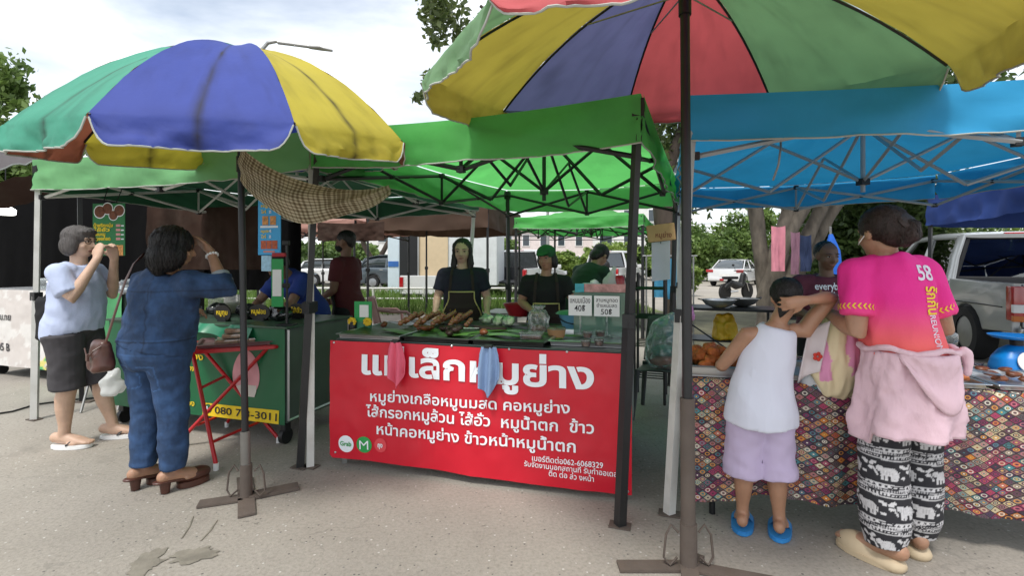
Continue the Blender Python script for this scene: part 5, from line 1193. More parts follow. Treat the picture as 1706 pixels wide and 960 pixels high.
# trays lined with banana leaf
M_leafliner = mat('banana_leaf', '#33502a', .42, var=.3, vscale=5, bump=.35, bscale=3, stretch=(1, 14, 1), dirt=.3, dcol=(.03, .05, .02), spec=.5)
def tray(name, label, c, rz, w_, d, h=.028, liner=True, m=M_alu, cat='tray', group=None, lm=None):
    t = thing(name, label, cat, c, rz, group); b = B()
    b.prism([(-w_ / 2, -d / 2), (w_ / 2, -d / 2), (w_ / 2, d / 2), (-w_ / 2, d / 2)], .001, .004)
    for s in (-1, 1):
        b.box((s * w_ / 2, 0, h / 2 + .002), (.004, d, h), MX.Rotation(s * R(12), 4, 'Y')); b.box((0, s * d / 2, h / 2 + .002), (w_, .004, h), MX.Rotation(-s * R(12), 4, 'X'))
    e = .012; P4 = [(-w_ / 2 - e, -d / 2 - e, h), (w_ / 2 + e, -d / 2 - e, h), (w_ / 2 + e, d / 2 + e, h), (-w_ / 2 - e, d / 2 + e, h), (-w_ / 2 - e, -d / 2 - e, h)]
    for k in range(4): b.tube([P4[k], P4[k + 1]], [(.010, .005)] * 2, n=8, cap='round', up=(0, 0, 1))
    b.build('tray_pan', m, t, 40)
    if liner:
        B().sheet(lambda u, v: ((u - .5) * w_ * .99, (v - .5) * d * .99, .016 + .006 * math.sin(u * 9 + c[0] * 5) + .012 * (abs(u - .5) * 2) ** 6 + .004 * math.sin(v * 17)), 24, 20).build('leaf_liner', lm or M_leafliner, t, 60)
    return t
M_trayb = mat('dark_tray', '#3c3f3d', .35, metal=.6, var=.1)
for k, lb in enumerate(('leaf lined tray under the meatball skewers at the left end of the counter', 'leaf lined tray with charred meat left of the blue towel', 'leaf lined tray with cabbage bags right of the blue towel', 'tray with small brown sauce cups at the right end of the counter')):
    tray('serving_tray', lb, C(.255 + .475 * k, .36, .853), -A15, .44, .66 if k < 3 else .5, liner=k < 3, m=M_alu if k in (0, 3) else M_trayb, group='trays on the centre counter')
# banana leaf strips: each a leaf
rnd = random.Random(4)
for k in range(9):
    x0 = .35 + .145 * k; y0 = rnd.uniform(.16, .42); a = rnd.uniform(-.5, .5); Lh = rnd.uniform(.12, .2); wd = rnd.uniform(.04, .065)
    b = B().sheet(lambda u, v: ((u - .5) * 2 * Lh, (v - .5) * 2 * wd * (1 - (abs(u - .5) * 2) ** 3 * .7), .012 + .010 * math.sin(u * 5 + k) - .006 * abs(v - .5) * 2), 14, 4)
    o = b.build('banana_leaf', mat('banana_leaf_bright', '#4f7a33', .4, var=.35, vscale=6, bump=.3, bscale=4, stretch=(1, 12, 1)), None, 60, C(x0, y0, .874)); o.rotation_euler = (0, 0, -A15 + a)
    tag(o, 'strip of green banana leaf laid on the centre counter trays', 'leaf', 'banana leaf strips')
# meatball skewers
M_ball = mat('browned_meatball', '#935c3a', .32, var=.3, vscale=60, dirt=.6, dcol=(.07, .03, .015), dscale=45, spec=.8); M_stick = mat('bamboo_stick', '#b08d5a', .7)
sk = thing('meatball_skewer', 'browned meatball skewer lying in the heap on the centre counter', 'skewer', (0, 0, 0), 0, 'meatball skewers in the heap')
me = B().ell((0, 0, 0), (.0195, .0195, .0195), None, 16).mesh('meatball', 180)
for k in range(3):
    o = link('meatball', me, M_ball, sk); o.location = (.044 * k - .055, 0, .018); o.rotation_euler = (k * 1.3, k * .7, 0)
B().tube([(-.075, 0, .015), (.085, 0, .015)], .0018, n=6).build('stick', M_stick, sk)
first = True
for lay in range(2):
    for k in range(13 - lay):
        u = (k + .5 * lay) / 12.5; pxx = 672 + 116 * u
        pos = T(pxx, 545 - 4 * (k % 3), .885); pos.z = .880 + lay * .020 + rnd.uniform(0, .012)
        rz = -A15 + R(90) + rnd.uniform(-.12, .12)
        pos = pos + CX * rnd.uniform(-.008, .008) + CY * (.055 * lay)
        q_ = sk if first else dup(sk, pos); first = False
        q_.location = pos + V((0, 0, .022)); q_.rotation_euler = (MX.Rotation(rz, 4, 'Z') @ MX.Rotation(-R(12 + 6 * math.sin(k * 2.3)), 4, 'Y')).to_euler()
M_char = mat('charred_meat', '#2e1a12', .55, var=.4, vscale=30, bump=.6, bscale=40); M_grill = mat('grilled_meat', '#6b3a1e', .45, var=.4, vscale=25, bump=.5, bscale=40)
def lump(r, seed, fl=.6, seg=14, am=.35):
    b = B().ell((0, 0, 0), (r, r * .75, r * fl), None, seg)
    for v in b.m.verts: v.co *= 1 + am * fbm(v.co * (1 / r) + V((seed, 0, 0)), .9)
    return b.mesh('lump', 180)
lm = [lump(.032, s) for s in range(4)]
def heap(name, label, cat, grp, spots, m, meshes, z):
    for k, (px, py) in enumerate(spots):
        me = meshes[k % len(meshes)]
        if m.name not in [q.name for q in me.materials if q]: me = me.copy()
        o = link(name, me, m, None, T(px, py, z) + V((0, 0, .012 + .012 * (k % 2)))); o.rotation_euler = (rnd.uniform(-.3, .3), rnd.uniform(-.3, .3), rnd.uniform(0, 6)); tag(o, label, cat, grp)
heap('charred_meat', 'blackened piece of grilled meat in front of the skewer heap', 'meat', 'blackened meat pieces', [(738, 550), (746, 553), (752, 549), (758, 556), (748, 558), (765, 552)], M_char, lm, .885)
heap('grilled_meat', 'reddish brown piece of grilled meat lying left of the blackened pieces', 'meat', 'brown meat pieces', [(700, 549), (708, 552), (716, 549), (806, 559), (640, 543)], M_grill, lm, .885)
for k, (px, py) in enumerate(((803, 546), (812, 548), (822, 547), (830, 549))):
    o = B().tube([(-.045, 0, 0), (-.02, .004, 0), (.02, .004, 0), (.045, 0, 0)], [.016, .019, .019, .015], n=12, cap='round').build('sausage', M_char, None, 180, T(px, py, .895)); o.rotation_euler = (0, 0, rnd.uniform(-.4, .2)); tag(o, 'dark grilled sausage lying in front of the cabbage bags', 'sausage', 'grilled sausages')
M_cab = mat('cabbage', '#cfdeb8', .5, var=.2, vscale=20, bump=.4, bscale=30)
for k, (px, py) in enumerate(((812, 538), (832, 540), (846, 543))):
    t = thing('cabbage_bag', 'clear bag of pale green cabbage behind the grilled sausages', 'bag', T(px, py, .885), k * .7, 'bags of cabbage')
    link('cabbage', lump(.056, k + 9, .5, 24, .65), M_cab, t).location = (0, 0, .03); link('bag_film', lump(.068, k + 20, .55, 24, .6), M_bag, t).location = (0, 0, .034)
o = B().tube([(-.10, 0, 0), (-.01, 0, 0), (0, 0, 0), (.10, 0, 0)], [(.010, .004), (.011, .004), (.012, .002), (.010, .0015)], n=8, cap='round', up=(0, 0, 1)).build('knife', M_whitep, None, 60, T(775, 547, .895)); o.rotation_euler = (0, 0, -.1); tag(o, 'white handled knife lying beside the blackened meat', 'knife')
def cuplike(name, label, cat, loc, prof, m, extra=None, group=None, n=24):
    t = thing(name, label, cat, loc, 0, group); B().lathe(prof, n=n).build(name.split('_')[-1] + '_body', m, t, 40)
    for nm, pr, mm in (extra or []): B().lathe(pr, n=n).build(nm, mm, t, 40)
    return t
M_kraft = mat('kraft_paper', '#a9825a', .8, var=.06)
cuplike('paper_bowl', 'round brown paper bowl with clear lid on the centre counter', 'bowl', T(927, 562, .868), [(.052, 0), (.062, .052), (.064, .055)], M_kraft, [('lid', [(.066, .054), (.064, .060), (.055, .068)], M_clear)])
t = thing('food_box', 'clear plastic food box with dark food left of the brown paper bowl', 'box', T(886, 566, .868), -A15)
B().box((0, 0, .022), (.14, .095, .040), None, .012).build('box_body', M_clear, t, 40); B().box((0, 0, .016), (.12, .08, .022), None, .01).build('food', M_grill, t, 40); B().box((0, 0, .046), (.148, .10, .008), None, .003).build('lid', M_clear, t)
t = thing('food_bag', 'tied clear bag of fried food standing beside the cap seller', 'bag', T(897, 556, .868), 0)
b = B(); b.tube([(0, 0, 0), (0, 0, .03), (0, 0, .11), (0, 0, .15), (0, 0, .168), (0, 0, .19)], [(.060, .045), (.066, .05), (.066, .045), (.058, .03), (.030, .012), (.045, .012)], n=20, ex=.6); me = remesh(b, .005, 1); wrinkle(me, .013, (34, 34, 9)); link('bag_film', me, M_bag, t); link('food', lump(.052, 3, .55, 16, .3), M_grill, t).location = (0, 0, .03)
M_tubb = mat('pale_blue_plastic', '#6fa9c9', .4, var=.06); M_dgreenp = mat('teal_green_plastic', '#3d7f64', .4)
t = thing('wash_tub', 'pale blue plastic tub with dark handle and green cloth lid', 'tub', T(955, 548, .868), 0)
B().lathe([(.075, 0), (.105, .10), (.112, .11), (.104, .108), (.075, .01)], n=28, capt=False).build('tub_body', M_tubb, t, 40)
B().tube([(.112 * math.cos(a), -.112 * abs(math.sin(a)) * 1.0, .10 - .05 * math.sin(a)) for a in [math.pi * k / 14 for k in range(15)]], .004, n=6).build('handle', M_blackp, t, 60)
B().lathe([(.112, .112), (.09, .13), (.02, .14)], (-.02, 0, 0), n=24).build('green_lid', M_dgreenp, t, 40)
for k, (px, py) in enumerate(((748 + 213, 549), (980, 548))):
    o = B().box((0, 0, .01), (.05, .015, .018), None, .003).build('price_card', M_whitep, None, None, T(px, py, .87)); o.rotation_euler = (0, 0, -A15); tag(o, ('small white card left on the counter below the blue tub', 'small white card on the counter below the acrylic case')[k], 'card')
# acrylic case with handwritten cards
M_acr = glassmat('green_acrylic', (.70, .86, .80), .05, .06, .35, (.42, .60, .52))
c = C(1.74, .66, .853); t = thing('display_case', 'green tinted acrylic display case with tissue and jars on its lid', 'display case', c, -A15)
b = B();
for s in (-1, 1): b.box((s * .19, 0, .15), (.005, .34, .30)); b.box((0, s * .17, .15), (.375, .005, .30))
b.build('case_walls', M_acr, t); B().box((0, 0, .308), (.40, .36, .012), None, .003).build('case_lid', M_acr, t)
B().box((0, -.18, .335), (.34, .012, .055)).build('label_strip', mat('printed_label', '#b98a86', .6, var=.5, vscale=24), t); B().box((-.15, -.19, .335), (.06, .012, .058)).build('label_strip', mat('teal_label', '#3c9aa8', .6, var=.4, vscale=20), t)
B().box((0, 0, .08), (.33, .29, .14), None, .02).build('shelf_contents', mat('pale_green_contents', '#6f9a80', .6, var=.3, vscale=12), t)
def card(name, label, cat, loc, rz, w_, h, lines, back=M_whitep, ink=M_blacktext, stand=True, th=.004, tilt=0):
    t = thing(name, label, cat, loc, rz); mt = MX.Rotation(tilt, 4, 'X')
    B().box((0, 0, h / 2), (w_, th, h), None, .001).build('card', back, t)
    for tx, x, z, wd, hk, m in lines: text(tx, lambda a, c: (x + a, -th / 2 - .0015, z + c), m or ink, t, 'lettering', width=wd, height=hk, bold=.006)
    if stand:
        b = B(); b.tube([(0, .006, h * .2), (0, .006, -stand)], .006, n=6); b.box((0, .004, -stand + .006), (.05, .04, .012)); b.build('stand', M_clear, t)
    return t
card('price_sign', 'white handwritten price sign reading 40 in front of the acrylic case', 'sign', C(1.600, .42, 1.005), -A15, .155, .135, [('แหนมเนือง', 0, .085, .135, .052, None), ('40฿', 0, .03, .075, .058, None)], stand=.13)
card('price_sign', 'white handwritten price sign reading 50 beside the black tent leg', 'sign', C(1.775, .42, 1.005), -A15, .165, .135, [('ลาบหมูทอด', .0, .095, .14, .036, None), ('ยำแหนมสด', .0, .06, .13, .034, None), ('50฿', 0, .012, .075, .052, None)], stand=.13)
b = B(); t = thing('tissue_pack', 'blue and white tissue pack on top of the acrylic case', 'tissue', C(1.65, .66, 1.168), -A15); B().box((0, 0, .022), (.13, .09, .045), None, .01).build('pack', mat('tissue_pack', '#c9d3e6', .5, var=.25, vscale=18), t); link('tissue', lump(.03, 6, .6), M_whitep, t).location = (.02, 0, .05)
t = thing('sauce_jar', 'red jar in a knotted white bag on top of the acrylic case', 'jar', C(1.84, .68, 1.168), 0); B().lathe([(.035, 0), (.04, .03), (.04, .085), (.028, .10)], n=18).build('jar_body', mat('red_glaze', '#9a1f26', .3), t, 40)
b = B(); b.tube([(-.06, 0, 0), (-.065, 0, .06), (-.045, 0, .11), (-.03, 0, .16)], [(.05, .05), (.048, .045), (.02, .03), (.012, .008)], n=14); me = remesh(b, .007, 2); wrinkle(me, .008, (20, 20, 10)); link('bag_film', me, M_plastw, t)
cuplike('steel_cup', 'shiny steel cup with chopsticks case beside the black tent leg', 'cup', T(1034, 556, .868), [(.034, 0), (.036, .09), (.038, .095)], M_alu)
t = thing('toothpick_box', 'white paper box of sticks and green leaves between price signs', 'box', T(1011, 557, .868), -A15); B().box((0, 0, .04), (.095, .06, .08), None, .004).build('box_body', M_whitep, t)
b = B()
for k in range(5): b.tube([(-.03 + .012 * k, 0, .06), (-.045 + .016 * k, .01, .14)], .0016, n=5)
b.build('sticks', M_stick, t); link('leaves', lump(.03, 2, .5), M_cab, t).location = (.01, 0, .085)
M_sauce = mat('brown_sauce', '#5a2f1c', .3, var=.2)
for k, (px, py, z) in enumerate(((976, 577, .872), (998, 576, .872), (979, 568, .912), (1000, 566, .912))):
    cuplike('sauce_cup', 'small clear cup of brown sauce stacked at the right end of the counter', 'cup', T(px, py + (0 if z < .9 else 6), .872) + V((0, 0, z - .872)), [(.024, 0), (.030, .032), (.031, .034)], M_clear, [('sauce', [(.0225, .002), (.027, .026)], M_sauce), ('lid', [(.031, .034), (.030, .038)], M_clear)], group='sauce cups', n=16)
t = thing('pay_sign', 'small green payment sign with white card and yellow flowers at the counter corner', 'sign', T(605, 549, .868), -A15 + .1)
B().box((0, 0, .13), (.135, .012, .15), None, .003).build('sign_panel', mat('pay_green', '#2e9a55', .5), t); B().box((.012, -.010, .135), (.07, .004, .09)).build('blank_card', M_whitep, t); B().box((0, .02, .03), (.10, .05, .06), None, .006).build('base', M_dgreenp, t)
M_flower = mat('yellow_petals', '#d9b51f', .6)
for px, py in ((-.07, .03), (.05, .02)):
    b = B(); b.lathe([(.010, 0), (.010, .02)], (px, -.03, .045), 10)
    for k in range(7): b.ell((px + .02 * math.cos(k * .9), -.035, .06 + .02 * math.sin(k * .9)), (.016, .008, .012), None, 8)
    b.build('flower', M_flower, t, 180)
B().lathe([(.022, 0), (.026, .05), (.020, .06)], (-.07, -.02, -.0), 12).build('flower_pot', M_blackp, t, 40)
def towel(name, label, px, pts, m, seed, cat='towel', dpt=.03):
    # hanging cloth: top pinched in a clip, folds down to a pointed hem
    o = T(px, 566, .85) if True else None
    x0, _ = onplane(px, 570, CF, A15); base = bw(x0, .855, dpt); t = thing(name, label, cat, base, -A15)
    def f(u, v):
        wt = np.interp(v, [0, .15, .5, 1], pts[0]); ln = pts[1] * (1 - .38 * abs(u - pts[2]) ** 1.1 * 1.6 * v)
        fold = .022 * math.sin(u * 13 + seed + 2 * v) * (.4 + .6 * v)
        return ((u - .5) * wt + .02 * v * math.sin(seed), -.012 - .010 * v + fold, -ln * v + .012 * math.sin(u * 9) * v)
    cl = B().sheet(f, 60, 40).build('cloth', m, t, 180); cl.modifiers.new('s', 'SOLIDIFY').thickness = .005
    B().box((0, -.005, .004), (.05, .03, .02), None, .004).build('clip', M_blackp, t)
towel('hand_towel', 'pink hand towel clipped to the red banner', 664, ([.07, .10, .125, .12], .285, .45), mat('pink_terry', '#e0647c', .95, var=.08, bump=.5, bscale=160), 1.0)
towel('hand_towel', 'blue grey hand towel clipped to the red banner', 819, ([.09, .115, .135, .13], .30, .35), mat('blue_terry', '#7f98bc', .95, var=.08, bump=.5, bscale=160), 2.6)
# behind the counter
M_redp = mat('red_plastic', '#a3202a', .4)
cuplike('red_basin', 'red plastic basin on the grill behind the two counter sellers', 'basin', (.07, 4.62, .86), [(.10, 0), (.15, .10), (.155, .11), (.145, .108), (.1, .01)], M_redp)
t = thing('stock_pot', 'dark stock pot with lid behind the red basin', 'pot', (.22, 5.0, .86)); B().lathe([(.14, 0), (.15, .10), (.155, .16)], n=24).build('pot_body', mat('maroon_enamel', '#4a2a2c', .4), t, 40); B().lathe([(.158, .16), (.10, .19), (.02, .205), (.02, .225)], n=24).build('lid', mat('maroon_enamel', '#4a2a2c', .4), t, 40)
t = thing('work_table', 'steel work table behind the two counter sellers', 'table', (.2, 4.95, 0), -A15); B().box((0, 0, .845), (.9, .45, .03)).build('table_top', M_steel, t)
for sx in (-.4, .4):
    for sy in (-.18, .18): B().tube([(sx, sy, 0), (sx, sy, .83)], .016, n=4).build('leg', M_steel, t)
def chair(label, loc, rz, m, arms=True, cat='chair', name='plastic_chair'):
    t = thing(name, label, cat, loc, rz)
    b = B(); b.sheet(lambda u, v: ((u - .5) * .42, -.2 + .42 * v, .43 + .015 * math.cos((u - .5) * 5) - .02 * v), 10, 10); s_ = b.build('seat', m, t, 60); s_.modifiers.new('s', 'SOLIDIFY').thickness = .012
    b = B(); b.sheet(lambda u, v: ((u - .5) * (.42 - .05 * v), .22 + .10 * v - .05 * math.cos((u - .5) * 3.0), .44 + .40 * v + .03 * math.sin(math.pi * u) * v), 10, 10); s_ = b.build('backrest', m, t, 60); s_.modifiers.new('s', 'SOLIDIFY').thickness = .014
    for sx in (-1, 1):
        for y0, y1 in ((-.19, -.23), (.2, .26)): B().tube([(sx * .19, y0, .43), (sx * .225, y1, 0)], [(.026, .018), (.018, .014)], n=8).build('leg', m, t, 60)
        if arms: B().tube([(sx * .215, -.21, .42), (sx * .235, -.20, .58), (sx * .24, -.12, .64), (sx * .235, .08, .65), (sx * .20, .26, .68)], [(.022, .014)] * 5, n=8, cap='round', up=(1, 0, 0)).build('armrest', m, t, 60)
    return t
chair('brown plastic armchair standing in front of the grass verge', ((655 - 853) / 820 * 7.2, 7.2, .0), R(120), mat('brown_plastic', '#8a6a64', .5, var=.08))
chair('dark grey plastic chair holding a clear rubbish bag', ((1105 - 853) / 820 * 4.35, 4.35, 0), R(-25), mat('grey_plastic', '#4a4d50', .55, var=.08), False)
p = V(((1106 - 853) / 820 * 4.3, 4.3, .45)); t = thing('rubbish_bag', 'clear green rubbish bag standing on the dark grey chair', 'bag', p); b = B(); b.tube([(0, 0, 0), (0, 0, .06), (0, 0, .2), (.02, 0, .34), (.07, 0, .42), (.09, 0, .46)], [(.12, .11), (.155, .14), (.15, .13), (.12, .09), (.05, .03), (.02, .015)], n=22); me = remesh(b, .010, 2); wrinkle(me, .016, (12, 12, 8)); link('bag_film', me, glassmat('greenish_bag_film', (.75, .88, .84), .2, .06, .26, (.60, .70, .67)), t)
link('rubbish', lump(.11, 5, .35, 18, .3), mat('salmon_rubbish', '#c06a62', .7, var=.4), t).location = (0, 0, .05); link('rubbish', lump(.10, 8, .5, 18, .3), mat('teal_rubbish', '#4f8f8c', .7, var=.4), t).location = (0, 0, .14)
# things hung on the right legs of the green tent
t = thing('hanging_paper', 'blank white paper sheet hung from the right side of the green canopy', 'paper', (1.30, 4.3, 1.36)); B().sheet(lambda u, v: ((u - .5) * .16, .01 * math.sin(u * 4), (v - .5) * .34 + .02 * u), 8, 8).build('sheet', mat('paper_grey', '#c9ccd2', .8, var=.03), t, 60); B().tube([(0, 0, .16), (0, 0, .3)], .003, n=5).build('string', M_blackp, t)
t = thing('wooden_sign', 'tan wooden sign with red painted lettering above the hanging paper', 'sign', (1.26, 4.16, 1.61), -A15); B().box((0, 0, 0), (.23, .012, .145), MX.Rotation(R(-6), 4, 'Y'), .01).build('board', mat('tan_plywood', '#bd9a6c', .75, var=.15, vscale=12), t); text('หมูย่าง', lambda x, y: (x + .02, -.008, y - .04), mat('dull_red_print', '#7d4636', .8), t, 'lettering', width=.13, height=.06, bold=.01)
t = thing('steel_rack', 'black metal folding rack beside the dark grey chair', 'rack', (1.38, 4.9, 0), -A19)
for x in (-.14, .14):
    for y in (-.2, .2): B().tube([(x, y, 0), (x, y, 1.25)], .014, n=4).build('post', M_black, t)
for z in (.25, .55, .82, 1.1):
    b = B();
    for y in (-.2, -.1, 0, .1, .2): b.tube([(-.14, y, z), (.14, y, z)], .006, n=5)
    b.build('shelf', M_black, t)
for k, (pa, pb_, z1, w_) in enumerate((((1108, 6.8), 0, 1.42, .30), ((1128, 6.7), 0, 1.40, .26))):
    hang('apron', ('teal blue apron hanging on a rack left of the white canopy leg', 'second teal blue apron hanging beside the white canopy leg')[k], 'apron', ((pa[0] - 853) / 820 * pa[1] - w_ / 2, pa[1]), ((pa[0] - 853) / 820 * pa[1] + w_ / 2, pa[1] - .05), z1 - .55, z1, mat('teal_blue_cloth', '#3f86a8', .85, var=.12), .05, k * 3, 20, 14, .02, 18)
t = thing('clothes_rack', 'thin steel rack holding two teal blue aprons', 'rack', (2.2, 6.78, 0)); 
for x in (-.35, .3): B().tube([(x, 0, 0), (x, 0, 1.45)], .012, n=6).build('post', M_steel, t)
B().tube([(-.4, 0, 1.44), (.35, 0, 1.44)], .012, n=6).build('hanging_rail', M_steel, t)
# ---- green cart on the left
A17 = R(17); KF = V((-3.38, 4.14, 0)); KX = V((math.cos(A17), -math.sin(A17), 0)); KY = V((math.sin(A17), math.cos(A17), 0)); KL = 1.80
def K(x, y, z): return KF + KX * x + KY * y + EZ * z
M_cart = mat('grey_green_sheet_metal', '#5f6e66', .5, metal=.25, var=.15, dirt=.4, dcol=(.1, .1, .09)); M_gtop = mat('green_cart_top', '#37503f', .4, var=.2)
t = thing('food_cart', 'grey green metal food cart with casters behind the red folding table', 'food cart', KF, -A17)
b = B(); b.box((KL / 2, .38, .52), (KL, .74, .70), None, .008); b.build('cart_body', M_cart, t)
B().box((KL / 2, .38, .878), (KL + .05, .80, .016), None, .004).build('cart_top', M_gtop, t)
for x in (.08, KL - .06):
    for y in (.06, .70):
        w_ = B().tube([(x - .018, y, .06), (x + .018, y, .06)], .058, n=20).build('caster_wheel', M_blackp, t, 40); B().box((x, y, .125), (.05, .06, .06), None, .006).build('caster_fork', M_black, w_)
b = B(); b.tube([(KL + .003, .02, .19), (KL + .003, .02, .86)], .010, n=4); b.tube([(KL + .003, .74, .19), (KL + .003, .74, .86)], .010, n=4); b.tube([(KL + .003, .02, .19), (KL + .003, .74, .19)], .010, n=4); b.build('corner_trim', M_alu, t)
M_gv = mat('green_vinyl', '#10603a', .42, var=.06, bump=.05, bscale=10)
kw = wavy((KF.x, KF.y), A17, .006, 4, .012)
t = thing('vinyl_banner', 'dark green vinyl banner with yellow phone strip on the front of the cart', 'banner', (0, 0, 0))
B().sheet(lambda u, v: kw(u * KL, .165 + .71 * v), 80, 24).build('sheet', M_gv, t, 180)
def ktext(tx, pxl, pxr, pyl, pyr, hk, bold, m, name='lettering'):
    x0, z0 = onplane(pxl, pyl, KF, A17); x1, z1 = onplane(pxr, pyr, KF, A17); w_ = x1 - x0
    text(tx, lambda x, y: kw(x0 + x, z0 + (z1 - z0) * x / w_ + y, .0075), m, t, name, width=w_, height=hk, bold=bold, align='LEFT')
x0, z0 = onplane(340, 668, KF, A17); x1, z1 = onplane(467, 684, KF, A17)
b = B(); b.sheet(lambda u, v: kw(x0 + (x1 - x0) * u, (z0 + z1) / 2 - .105 + .10 * v + (.008 * math.sin(u * 30) * 0), .004), 20, 3); b.build('phone_strip', M_yellow, t)
ktext('080 7 3-3011', 361, 464, 688, 701, .078, .012, M_blacktext)
xc, zc = onplane(350, 680, KF, A17); b = B(); b.m.faces.new([b.m.verts.new(kw(xc + .034 * math.cos(k * .2618), zc + .034 * math.sin(k * .2618), .0065)) for k in range(24)]); ic = b.build('phone_icon', M_gv, t)
b = B(); b.m.faces.new([b.m.verts.new(kw(xc + a, zc + c, .009)) for a, c in ((-.018, .014), (-.008, .02), (-.002, .008), (-.008, .002), (.002, -.010), (.010, -.006), (.020, -.012), (.012, -.02), (-.004, -.014), (-.016, .0))]); b.build('handset', M_whitetext, ic)
ktext('ของ', 316, 342, 597, 600, .07, .02, M_yellow); ktext('ดอง', 313, 327, 616, 618, .06, .016, M_yellow); ktext('แม่ทอง', 298, 328, 672, 676, .06, .016, M_yellow)
xp, zp = onplane(412, 622, KF, A17); M_ppink = mat('pink_print', '#d79aa0', .6, var=.12, vscale=14); M_poff = mat('offwhite_print', '#cfc9c0', .6)
b = B(); b.m.faces.new([b.m.verts.new(kw(xp + .125 * math.cos(k * .157) * (1 - .12 * math.sin(k * .157)), zp + .175 * math.sin(k * .157), .004)) for k in range(40)]); b.build('printed_shape', M_ppink, t)
b = B(); b.m.faces.new([b.m.verts.new(kw(xp - .09 + .19 * a, zp - .155 + .09 * c - .02 * a, .0055)) for a, c in ((0, .6), (.3, .85), (1, 1), (1, .5), (.9, 0), (.2, -.1))]); b.build('printed_shape', M_poff, t)
# things on the cart
M_blackbag = glassmat('dark_bag_film', (.35, .35, .36), .12, .16, .55, (.03, .03, .035))
rnd = random.Random(9)
lms = [lump(.085, 30 + s, .7, 16, .4) for s in range(3)]
for k, x in enumerate((.55, .70, .86, 1.02, 1.18, 1.34, 1.5)):
    o = link('food_pack', lms[k % 3] if k else lms[0], M_blackbag, None, K(x, .30 + .10 * (k % 2), .94)); o.rotation_euler = (0, 0, k * 1.1); tag(o, 'dark shiny bag of food heaped on the green cart', 'bag', 'dark food bags on the green cart')
for k, (px, py, w_, tx, lb) in enumerate(((371, 522, .17, 'หมูทุบ', 'black oval sign with yellow lettering on the cart, nearest the woman in denim'), (432, 520, .22, 'หมูฝอย', 'largest black oval sign with yellow lettering in the middle of the cart'), (495, 518, .17, 'ไส้อั่ว', 'black oval sign with yellow lettering at the right end of the cart'))):
    o = T(px, py + 14, .886); t = thing('name_sign', lb, 'sign', o, -A17)
    b = B(); b.prism([(w_ / 2 * math.cos(a), .065 + .066 * math.sin(a)) for a in [6.283 * q / 30 for q in range(30)]], -.006, .006, MX.Rotation(R(90), 4, 'X')); b.build('sign_board', mat('black_sign_board', '#191512', .5), t, 40)
    text(tx, lambda x, y: (x, -.009, .055 + y), M_yellow, t, 'lettering', width=w_ * .66, height=.055, bold=.014); B().box((0, .012, .012), (w_ * .5, .05, .024)).build('base', M_blackp, t)
t = thing('clear_tub', 'clear square tub with pale sweets at the left of the cart', 'tub', K(.62, .55, .886), -A17); B().box((0, 0, .09), (.2, .16, .18), None, .01).build('tub_body', M_clear, t); B().box((0, 0, .05), (.18, .14, .09), None, .02).build('contents', mat('pale_contents', '#b9b39a', .7), t)
b = B(); b.sheet(lambda u, v: K(.55 + .95 * u, -.035 + .02 * math.sin(u * 20), .888) + V((0, 0, -.09 * v - .03 * math.sin(u * 9) * v)) + KY * (.02 * (1 - v) - .03 * v - .01 * math.sin(u * 26 + 1) * v), 60, 10); tag(b.build('green_cloth', mat('teal_green_film', '#1f7a58', .3, var=.15), None, 180), 'shiny teal green plastic sheet draped over the front edge of the cart', 'cloth')
def board(name, label, o, rz, w_, h, m, tilt=0, hang_=.0):
    t = thing(name, label, 'sign', o, rz); B().box((0, 0, h / 2), (w_, .006, h), None, .001).build('panel', m, t); return t
def patch(t, x, z, w_, h, m, name, y=-.0055, rnd_=False):
    b = B()
    if rnd_: b.m.faces.new([b.m.verts.new((x + w_ / 2 * math.cos(a), y, z + h / 2 * math.sin(a))) for a in [6.283 * q / 24 for q in range(24)]])
    else: b.m.faces.new([b.m.verts.new((x + a * w_ / 2, y, z + c * h / 2)) for a, c in ((-1, -1), (1, -1), (1, 1), (-1, 1))])
    return b.build(name, m, t)
M_menug = mat('menu_green', '#14703a', .5, var=.08); M_menub = mat('menu_blue', '#2aa0dc', .5, var=.04); M_food = mat('printed_food', '#6a3a22', .6, var=.6, vscale=60); M_food2 = mat('printed_food_light', '#c78a4a', .6, var=.5, vscale=60); M_pinkpr = mat('pink_label', '#c98a8a', .6)
dd = 4.55; sc = dd / 820
t = board('menu_board', 'green menu board with four round food pictures and yellow lettering', W(181.5, 426, dd), R(-6), 59 * sc, 87 * sc, M_menug); Wd, Ht = 59 * sc, 87 * sc
for x, z, r in ((-.27, .84, .33), (-.03, .90, .30), (.33, .86, .30), (.15, .77, .26)):
    patch(t, x * Wd, z * Ht, r * Wd * 1.16, r * Wd * 1.16, M_whitetext, 'picture_ring', -.005, True); patch(t, x * Wd, z * Ht, r * Wd, r * Wd, M_food, 'food_picture', -.0065, True)
for k, tx in enumerate(('น้ำพริกหนุ่ม', 'ไส้อั่ว', 'แคบหมู', 'หมูยอทอด')):
    text(tx, lambda x, y: (-.46 * Wd + x, -.0065, (.55 - .085 * k) * Ht + y), M_yellow, t, 'lettering', width=(.60, .5, .36, .52)[k] * Wd, height=.042, bold=.03, align='LEFT')
    patch(t, .30 * Wd, (.575 - .085 * k) * Ht, .14 * Wd, .045 * Ht, M_pinkpr, 'price_patch'); patch(t, .43 * Wd, (.57 - .085 * k) * Ht, .09 * Wd, .02 * Ht, M_whitetext, 'price_patch')
patch(t, .28 * Wd, .10 * Ht, .34 * Wd, .2 * Ht, M_food2, 'food_picture')
b = B(); b.tube([(-.2 * Wd, .004, Ht), (-.25 * Wd, .1, Ht + .25)], .004, n=5); b.tube([(.2 * Wd, .004, Ht), (.25 * Wd, .1, Ht + .25)], .004, n=5); b.build('hanging_wires', M_blackp, t)
dd = 3.75; sc = dd / 820; Wd, Ht = 43 * sc, 94 * sc
